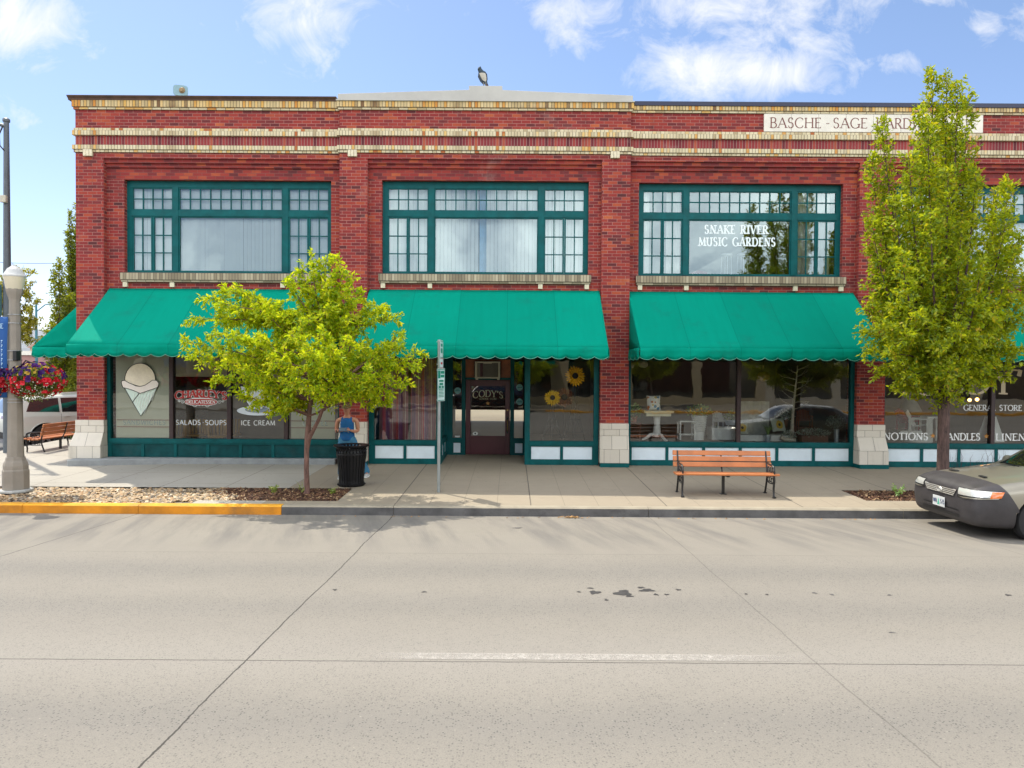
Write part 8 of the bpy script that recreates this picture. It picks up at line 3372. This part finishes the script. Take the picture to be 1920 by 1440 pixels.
# black vinyl nose cover: the skin of the front, lifted off by a few millimetres
vs, fs, X_, n = shell
tmp = bpy.data.meshes.new('t')
tmp.from_pydata(vs, [], fs)
bm = bmesh.new()
bm.from_mesh(tmp)
bmesh.ops.recalc_face_normals(bm, faces=bm.faces)
bm.normal_update()
for v_ in bm.verts: v_.co = v_.co + v_.normal * .007
for co_, no_ in (((.40, 0, .79), (1, 0, .60)), ((0, 0, .192), (0, 0, -1))):
    bmesh.ops.bisect_plane(bm, geom=bm.verts[:] + bm.edges[:] + bm.faces[:], plane_co=co_, plane_no=no_, clear_outer=True)
for q in range(2):                                # keep clear of the wheel arches
    bad = [f for f in bm.faces if math.hypot(f.calc_center_median().x - .90, f.calc_center_median().z - .31) < .37]
    bmesh.ops.delete(bm, geom=bad, context='FACES')
bm.verts.ensure_lookup_table()
mb = MB()
bm.verts.index_update()
mb.add([v_.co for v_ in bm.verts], [tuple(v_.index for v_ in f.verts) for f in bm.faces])
bm.free()
M_VINYL = paint('charcoal vinyl', (0.040, 0.036, 0.038), .55, var=.2, scale=6, bump=.25, bscale=90, dirt=(.09, .08, .07), dirt_amt=.25)
mb.build('nose_cover', M_VINYL, T, smooth=True, angle=50)
for s in (-1, 1):
    dn = (.80, -s * .60, -.0)
    q = [(0.03, s * .42, .638), (.33, s * .845, .645), (.36, s * .845, .725), (.03, s * .42, .725)]
    hl = patch('headlight', M_LENS, [q], [dn], .016, T, 16, 6)
    patch('lamp_surround', M_BLKP, [[(.02, s * .405, .592), (.34, s * .86, .632), (.38, s * .86, .737), (.02, s * .405, .737)]], [dn], .011, hl, 16, 6)
    patch('reflector', M_CHROME, [[(.17, s * .66, .642), (.25, s * .77, .648), (.26, s * .77, .715), (.17, s * .66, .715)]], [dn], .021, hl, 6, 4)
    q2 = [(.26, s * .79, .635), (.35, s * .85, .645), (.39, s * .85, .720), (.28, s * .79, .715)]
    patch('indicator', M_AMBER, [q2], [dn], .022, hl, 8, 4)
    q3 = [(.03, s * .55, .60), (.30, s * .86, .63), (.31, s * .86, .642), (.03, s * .42, .612)]
    patch('lamp_trim', M_GOLDC, [q3], [dn], .020, hl, 10, 2)
gq = [(.0, -.34, .59), (.0, .34, .59), (.0, .40, .69), (.0, -.40, .69)]
gr = patch('grille', M_BLKP, [gq], [(1, 0, 0)], .013, T, 14, 4)
bars = []
for k in range(4):
    z = .594 + k * .026
    bars.append([(.0, -.34 - k * .018, z), (.0, .34 + k * .018, z), (.0, .345 + k * .018, z + .017), (.0, -.345 - k * .018, z + .014)])
patch('grille_bar', M_CHROME, bars, [(1, 0, 0)] * 4, .020, gr, 14, 1)
mb = MB()
h, nn, _, _ = bvh.ray_cast(Vector((-2, 0, .638)), Vector((1, 0, 0)))
mb.tube([(h.x - .027, .06 * math.cos(a * PI / 10), .638 + .032 * math.sin(a * PI / 10)) for a in range(21)], .007, 5)
mb.tube([(h.x - .027, .022 * math.cos(a * PI / 10), .638 + .030 * math.sin(a * PI / 10)) for a in range(21)], .006, 5)
mb.build('badge', M_CHROME, gr, smooth=True)
# lower air slot and plate
patch('air_slot', M_BLKP, [[(.0, -.46, .295), (.0, .46, .295), (.0, .46, .335), (.0, -.46, .335)]], [(1, 0, 0)], .013, T, 16, 2)
patch('air_slot', M_BLKP, [[(.0, -.44, .385), (.0, .44, .385), (.0, .44, .405), (.0, -.44, .405)]], [(1, 0, 0)], .013, T, 16, 2)
patch('bumper_lip', M_VINYL, [[(.0, -.47, .372), (.0, .47, .372), (.0, .47, .388), (.0, -.47, .388)]], [(1, 0, 0)], .03, T, 16, 1)
h, nn, _, _ = bvh.ray_cast(Vector((-2, .02, .44)), Vector((1, 0, 0)))
xp = h.x - .035
mb = MB()
mb.box(xp, xp + .006, -.152, .152, .375, .53, 0)
pl = mb.build('licence_plate', [paint('white plate', (.60, .62, .62), .4)], T, bevel=.004)
mb = MB()
mb.prism([(-.03, .40), (.035, .40), (.02, .43), (.028, .43), (.012, .46), (.018, .46), (.0, .50), (-.016, .46), (-.008, .46), (-.026, .43), (-.018, .43)], 'x', xp - .002, xp - .0005, 0)
mb.build('tree_emblem', paint('pale green', (.10, .42, .30), .5), pl)
mb = MB()
hp = .062
ppl = lambda y0: (lambda u, w_, d_: (xp - .003 - d_, y0 - u, .425 + w_))
text(mb, 'WN', ppl(.135), hp, thick=.18, thin=.15, serif=0, ws=.72, sp=.1)
text(mb, '575', ppl(-.045), hp, thick=.18, thin=.15, serif=0, ws=.8, sp=.1)
mb.build('lettering', paint('slate plate letters', (.07, .10, .20), .5), pl)
patch('windscreen', M_CGLASS, [[(1.3, -.62, .985), (1.3, .62, .985), (1.9, .505, 1.345), (1.9, -.505, 1.345)]], [(1, 0, -.75)], .006, T, 16, 12)
patch('rear_window', M_CGLASS, [[(3.9, -.56, 1.08), (3.9, .56, 1.08), (3.35, .48, 1.345), (3.35, -.48, 1.345)]], [(-1, 0, -.75)], .006, T, 14, 8)
for s in (-1, 1):
    patch('side_window', M_CGLASS, [[(1.66, 0, .925), (2.55, 0, .935), (2.55, 0, 1.315), (2.03, 0, 1.285)]], [(0, -s, 0)], .006, T, 12, 8)
    patch('side_window', M_CGLASS, [[(2.63, 0, .937), (3.45, 0, .955), (3.26, 0, 1.275), (2.63, 0, 1.315)]], [(0, -s, 0)], .006, T, 12, 8)
    mb = MB()
    mb.ball((1.72, s * .985, .985), .1, 12, 8, 0, (.75, 1.0, .72))
    mb.tube([(1.76, s * .86, .93), (1.74, s * .95, .96)], .03, 8)
    mb.build('door_mirror', M_GOLDC, T, smooth=True)
    for x0 in (2.35, 3.2):
        mb = MB()
        mb.tube([(x0, s * .893, .80), (x0 + .17, s * .893, .80)], .014, 6)
        mb.build('door_handle', M_GOLDC, T, smooth=True)
    patch('door_seam', M_BLKP, [[(1.45, 0, .30), (1.458, 0, .30), (1.458, 0, .85), (1.45, 0, .85)], [(2.595, 0, .25), (2.603, 0, .25), (2.603, 0, .90), (2.595, 0, .90)], [(3.5, 0, .6), (3.508, 0, .6), (3.508, 0, .90), (3.5, 0, .90)]], [(0, -s, 0)] * 3, .002, T, 1, 12)
    patch('tail_light', M_TAIL, [[(4.75, s * .40, .70), (4.66, s * .83, .70), (4.66, s * .83, .84), (4.75, s * .40, .84)]], [(-1, -s * .5, 0)], .01, T, 8, 4)
mb = MB()
for a, b_ in (((1.27, -.50, .962), (1.36, .12, 1.005)), ((1.27, .10, .975), (1.34, .58, .99))):
    a, b_ = Vector(a), Vector(b_)
    mb.tube([a, a.lerp(b_, .5) + Vector((-.03, 0, .012)), b_], [.012, .010, .007], 6)
mb.build('wiper', M_BLKP, T, smooth=True)
mb = MB()
for y in (-.28, .42):
    h, nn, _, _ = bvh.ray_cast(Vector((.46, y, 3)), Vector((0, 0, -1)))
    mb.obox(h + Vector((0, 0, .014)), (.05, .17, .016), Euler((0, -.15, -.12 if y < 0 else .2)).to_matrix())
mb.build('cover_strap', M_BLKP, T, bevel=.005)
mb = MB()
rr = random.Random(5)
for k in range(9):
    x, y = rr.uniform(.7, 1.2), rr.uniform(-.6, .5)
    h, nn, _, _ = bvh.ray_cast(Vector((x, y, 3)), Vector((0, 0, -1)))
    mb.obox(h + Vector((0, 0, .004)), (.05, .03, .003), Euler((0, 0, rr.uniform(0, 6))).to_matrix())
lf = mb.build('fallen_leaf', paint('dry orange leaves', (.36, .20, .07), .8))
kind(lf, 'stuff')
tag(lf, 'few dry leaves lying on the bonnet of the champagne sedan', 'leaves')

SUV = [(0.00, .45, .70, .80, .74, .62), (0.05, .30, .76, .90, .86, .72), (0.16, .26, .84, .99, .93, .76), (0.45, .25, .91, 1.055, .965, .80), (1.00, .25, .955, 1.10, .975, .82), (1.28, .25, .985, 1.13, .975, .82), (1.42, .25, 1.0, 1.20, .975, .79),
       (2.05, .25, 1.03, 1.60, .975, .68), (2.70, .25, 1.045, 1.665, .975, .67), (3.60, .25, 1.06, 1.655, .975, .66), (4.30, .26, 1.07, 1.61, .97, .66), (4.55, .28, 1.06, 1.53, .955, .67), (4.74, .32, 1.04, 1.30, .93, .70), (4.84, .36, .98, 1.10, .90, .72), (4.89, .50, .86, .95, .82, .66)]


def suv(name, label, loc, rotz, pm, group=None):
    T, patch, bvh, shell = make_car(name, label, 'car', loc, rotz, SUV, [.92, 3.86], .375, pm, {'clad': True, 'sill': .40})
    patch('windscreen', M_CGLASS, [[(1.3, -.72, 1.17), (1.3, .72, 1.17), (1.98, .60, 1.575), (1.98, -.60, 1.575)]], [(1, 0, -.7)], .006, T, 14, 10)
    patch('rear_window', M_CGLASS, [[(4.9, -.66, 1.13), (4.9, .66, 1.13), (4.5, .58, 1.50), (4.5, -.58, 1.50)]], [(-1, 0, -.15)], .008, T, 12, 8)
    for s in (-1, 1):
        for q in ([(1.72, 0, 1.085), (2.50, 0, 1.095), (2.50, 0, 1.54), (2.08, 0, 1.51)], [(2.58, 0, 1.095), (3.42, 0, 1.11), (3.42, 0, 1.535), (2.58, 0, 1.54)], [(3.49, 0, 1.11), (4.36, 0, 1.15), (4.22, 0, 1.49), (3.49, 0, 1.535)]):
            patch('side_window', M_CGLASS, [q], [(0, -s, 0)], .007, T, 10, 7)
        patch('tail_light', M_TAIL, [[(4.85, s * .50, .955), (4.55, s * .96, .965), (4.50, s * .96, 1.025), (4.85, s * .50, 1.03)]], [(-.75, -s * .66, 0)], .012, T, 12, 4)
        patch('headlight', M_LENS, [[(.02, s * .45, .80), (.30, s * .95, .83), (.30, s * .95, .91), (.02, s * .45, .90)]], [(.8, -s * .6, 0)], .012, T, 10, 4)
        for wx in (.92, 3.86):
            mb = MB()
            mb.tube([(wx + .45 * math.cos(a * PI / 16 - .25), s * .972, .37 + .45 * math.sin(a * PI / 16 - .25)) for a in range(20)], .012, 6, flat=1)
            mb.build('wheel_arch', pm, T, smooth=True)
        mb = MB()
        mb.tube([(2.1, s * .60, 1.675), (3.0, s * .60, 1.70), (4.2, s * .58, 1.66)], .016, 6)
        mb.build('roof_rail', M_CHROME, T, smooth=True)
        for x0 in (2.32, 3.22):
            mb = MB()
            mb.tube([(x0, s * .978, .98), (x0 + .18, s * .978, .98)], .016, 6)
            mb.build('door_handle', pm, T, smooth=True)
        patch('door_seam', M_BLKP, [[(1.5, 0, .45), (1.508, 0, .45), (1.508, 0, 1.0), (1.5, 0, 1.0)], [(2.54, 0, .42), (2.548, 0, .42), (2.548, 0, 1.05), (2.54, 0, 1.05)], [(3.45, 0, .75), (3.458, 0, .75), (3.458, 0, 1.06), (3.45, 0, 1.06)]], [(0, -s, 0)] * 3, .002, T, 1, 12)
        mb = MB()
        mb.ball((1.80, s * 1.06, 1.13), .12, 12, 8, 0, (.7, 1.0, .8))
        mb.build('door_mirror', pm, T, smooth=True)
    patch('grille', M_BLKP, [[(.0, -.44, .76), (.0, .44, .76), (.0, .44, .88), (.0, -.44, .88)]], [(1, 0, 0)], .012, T, 12, 3)
    patch('rear_bumper', M_BLKP, [[(5, -.85, .36), (5, .85, .36), (5, .85, .56), (5, -.85, .56)]], [(-1, 0, 0)], .012, T, 16, 3)
    h, nn, _, _ = bvh.ray_cast(Vector((8, 0, .80)), Vector((-1, 0, 0)))
    mb = MB()
    mb.box(h.x + .012, h.x + .02, -.16, .16, .72, .88)
    mb.build('licence_plate', paint('pale blue plate', (.30, .42, .62), .4), T, bevel=.004)
    return T


M_SILV = carpaint('silver car paint', (0.62, 0.63, 0.58), .25, .30)
suv('parked_suv', 'silver SUV parked on the side street behind the bench and lamp post', (-12.25, 24.9, -.235), rad(230), M_SILV)
# ------------------------------------------------------------------ far end of the side street
M_PINK = paint('dusty pink stucco', (0.36, 0.20, 0.18), .85, var=.1, scale=2)
Yp2 = 62
x0, x1 = ax(36, Yp2, 680), ax(190, Yp2, 680)
B2 = thing('pink_building', 'low dusty pink building at the far end of the side street', 'building', (x0, Yp2, 0))
mb = MB((x0, Yp2, 0))
zt = az(666, Yp2, 80)
mb.box(x0, x1, Yp2, Yp2 + 14, -.5, zt)
mb.build('wall', M_PINK, B2)
mb = MB((x0, Yp2, 0))
mb.box(x0 - .15, x1 + .15, Yp2 - .15, Yp2 + 14.1, zt, zt + .35)
mb.build('parapet', M_STONE, B2)
mb = MB((x0, Yp2, 0))
for k in range(4):
    a = x0 + 1.2 + k * 1.9
    mb.box(a, a + 1.2, Yp2 - .03, Yp2 + .1, .3, 1.9)
mb.build('window', M_CGLASS, B2)
Y3 = 95
x0, x1 = ax(56, Y3, 650), ax(98, Y3, 650)
B3 = thing('tan_building', 'pale tan building with small dark windows beyond the pink building', 'building', (x0, Y3, 0))
mb = MB((x0, Y3, 0))
mb.box(x0, x1, Y3, Y3 + 12, -.5, az(652, Y3, 70))
mb.build('wall', paint('pale tan stucco', (.52, .40, .28), .85, var=.08), B3)
mb = MB((x0, Y3, 0))
xm = (x0 + x1) / 2
zz = az(652, Y3, 70)
mb.prism([(x0 - .3, zz), (x1 + .3, zz), (xm, zz + 1.1)], 'y', Y3 - .2, Y3 + 12)
mb.build('roof', paint('pinkish roof', (.42, .26, .20), .85), B3)
mb = MB((x0, Y3, 0))
for k in range(4):
    a = x0 + .5 + k * .7
    mb.box(a, a + .3, Y3 - .04, Y3 + .05, zz - 1.3, zz - .75)
mb.build('window', M_CGLASS, B3)
# distant teal lamp pole with wires
Y4 = 40
xp4 = ax(68.5, Y4, 680)
T = thing('utility_pole', 'slim teal lamp pole standing far down the side street', 'pole', (xp4, Y4, -.2))
mb = MB()
hp4 = az(568, Y4, 68) + .2
mb.tube([(0, 0, 0), (0, 0, hp4)], [.10, .055], 10)
mb.tube([(0, 0, hp4 - .5), (.5, 0, hp4 - .1), (1.1, 0, hp4 - .02)], .03, 6)
mb.build('pole', paint('teal painted pole', (.06, .20, .24), .5), T, smooth=True)
mb = MB()
mb.obox((1.25, 0, hp4 - .03), (.45, .2, .1))
mb.build('lamp_head', M_STEEL, T, bevel=.02)
mb = MB()
pts = []
a, b_ = at(-60, 488, 33), at(160, 491.5, 33)
for k in range(13):
    q = k / 12
    p = a.lerp(b_, q)
    p.z -= .10 * math.sin(PI * q)
    pts.append(p)
mb.tube(pts, .011, 5)
tag(mb.build('overhead_wire', M_BLK), 'thin overhead wire crossing the sky at the left of the building', 'wire')
# dark van at the far kerb and its bright low wall
T = suv('parked_suv', 'dark vehicle far down the side street behind the flower basket', (ax(112, 44, 720) + 1.2, 47.5, -.2), rad(255), carpaint('dark navy car paint', (.012, .014, .03), .3, .3))
Y5 = 36
mb = MB((ax(100, Y5, 740), Y5, 0))
mb.box(ax(96, Y5, 740), ax(150, Y5, 740), Y5, Y5 + .25, -.2, az(736, Y5, 120))
tag(mb.build('low_wall', M_STONE), 'bright low concrete wall beyond the silver SUV', 'wall')

# ------------------------------------------------------------------ the other side of the street (seen only as reflections in the shop windows)
def opp_shop(x0, x1, h, wallm, awnm, label, seed):
    y = -14.0
    T = thing('shop_building', label, 'building', (x0, y, 0), 0, 'shops across the street')
    org = (x0, y, 0)
    r = random.Random(seed)
    mb = MB(org)
    n = max(2, int((x1 - x0) / 4.2))
    p = (x1 - x0) / n
    mb.box(x0, x1, y - 9, y - .35, 0, h)
    mb.box(x0, x1, y - .35, y, 3.1, h)
    for k in range(n + 1):
        c = min(max(x0 + k * p, x0 + .3), x1 - .3)
        mb.box(c - .3, c + .3, y - .35, y + .02, 0, 3.1)
    for k in range(n):
        mb.box(x0 + k * p + .3, x0 + (k + 1) * p - .3, y - .35, y - .02, 0, .5)
    mb.box(x0, x1, y - .4, y + .12, h, h + .25)
    mb.build('wall', wallm, T)
    for k in range(n):
        mb = MB(org)
        mb.quad((x0 + k * p + .3, y - .15, .5), (x0 + (k + 1) * p - .3, y - .15, .5), (x0 + (k + 1) * p - .3, y - .15, 3.1), (x0 + k * p + .3, y - .15, 3.1))
        mb.build('window', M_CGLASS, T)
    if awnm:
        mb = MB(org)
        mb.add([(x0 + .4, y + .01, 3.7), (x1 - .4, y + .01, 3.7), (x1 - .4, y + 1.3, 2.9), (x0 + .4, y + 1.3, 2.9), (x1 - .4, y + 1.3, 2.65), (x0 + .4, y + 1.3, 2.65)], [(0, 1, 2, 3), (3, 2, 4, 5)])
        mb.build('awning', awnm, T, solid=.01)
    return T


M_BEIGE = paint('beige stucco', (0.46, 0.38, 0.24), .85, var=.1, scale=1.5)
M_TAN = paint('tan painted brick', (0.38, 0.29, 0.19), .85, var=.12, scale=2)
M_CRM = paint('cream stucco', (0.52, 0.47, 0.36), .85, var=.08, scale=1.5)
opp_shop(-34, -16, 6.5, M_CRM, None, 'cream stucco shop across the street, opposite the delicatessen', 1)
opp_shop(-16, -3, 5.2, M_TAN, None, 'tan brick shop across the street, opposite the middle shop', 2)
opp_shop(-3, 3.2, 5.8, M_BEIGE, M_CLOTH, 'beige shop with a green awning across the street', 3)
opp_shop(3.2, 17, 4.6, M_BEIGE, None, 'long beige shop across the street, opposite the plant shop', 4)
opp_shop(17, 36, 6.2, M_CRM, None, 'cream shop across the street at the right', 5)
gt = 'street trees across the road'
copy_thing(tall, (5.6, -10.2, -.08), 1.2, 'tall upright street tree across the road, opposite the lettered upper window', gt)
copy_thing(tall, (8.6, -10.4, -.08), 2.9, 'second tall upright street tree across the road, opposite the tall hornbeam', gt)
copy_thing(small, (-6.8, -10.3, -.08), 2.0, 'small street tree across the road, opposite the delicatessen', gt)
copy_thing(small, (.8, -10.1, -.08), 4.1, 'small street tree across the road, opposite the burgundy door', gt)
suv('parked_suv', 'black SUV parked across the road, mirrored in the burgundy door', (-3.9, -7.25, road_z(-7.25)), rad(0), carpaint('black car paint', (.008, .008, .010), .2, .2))
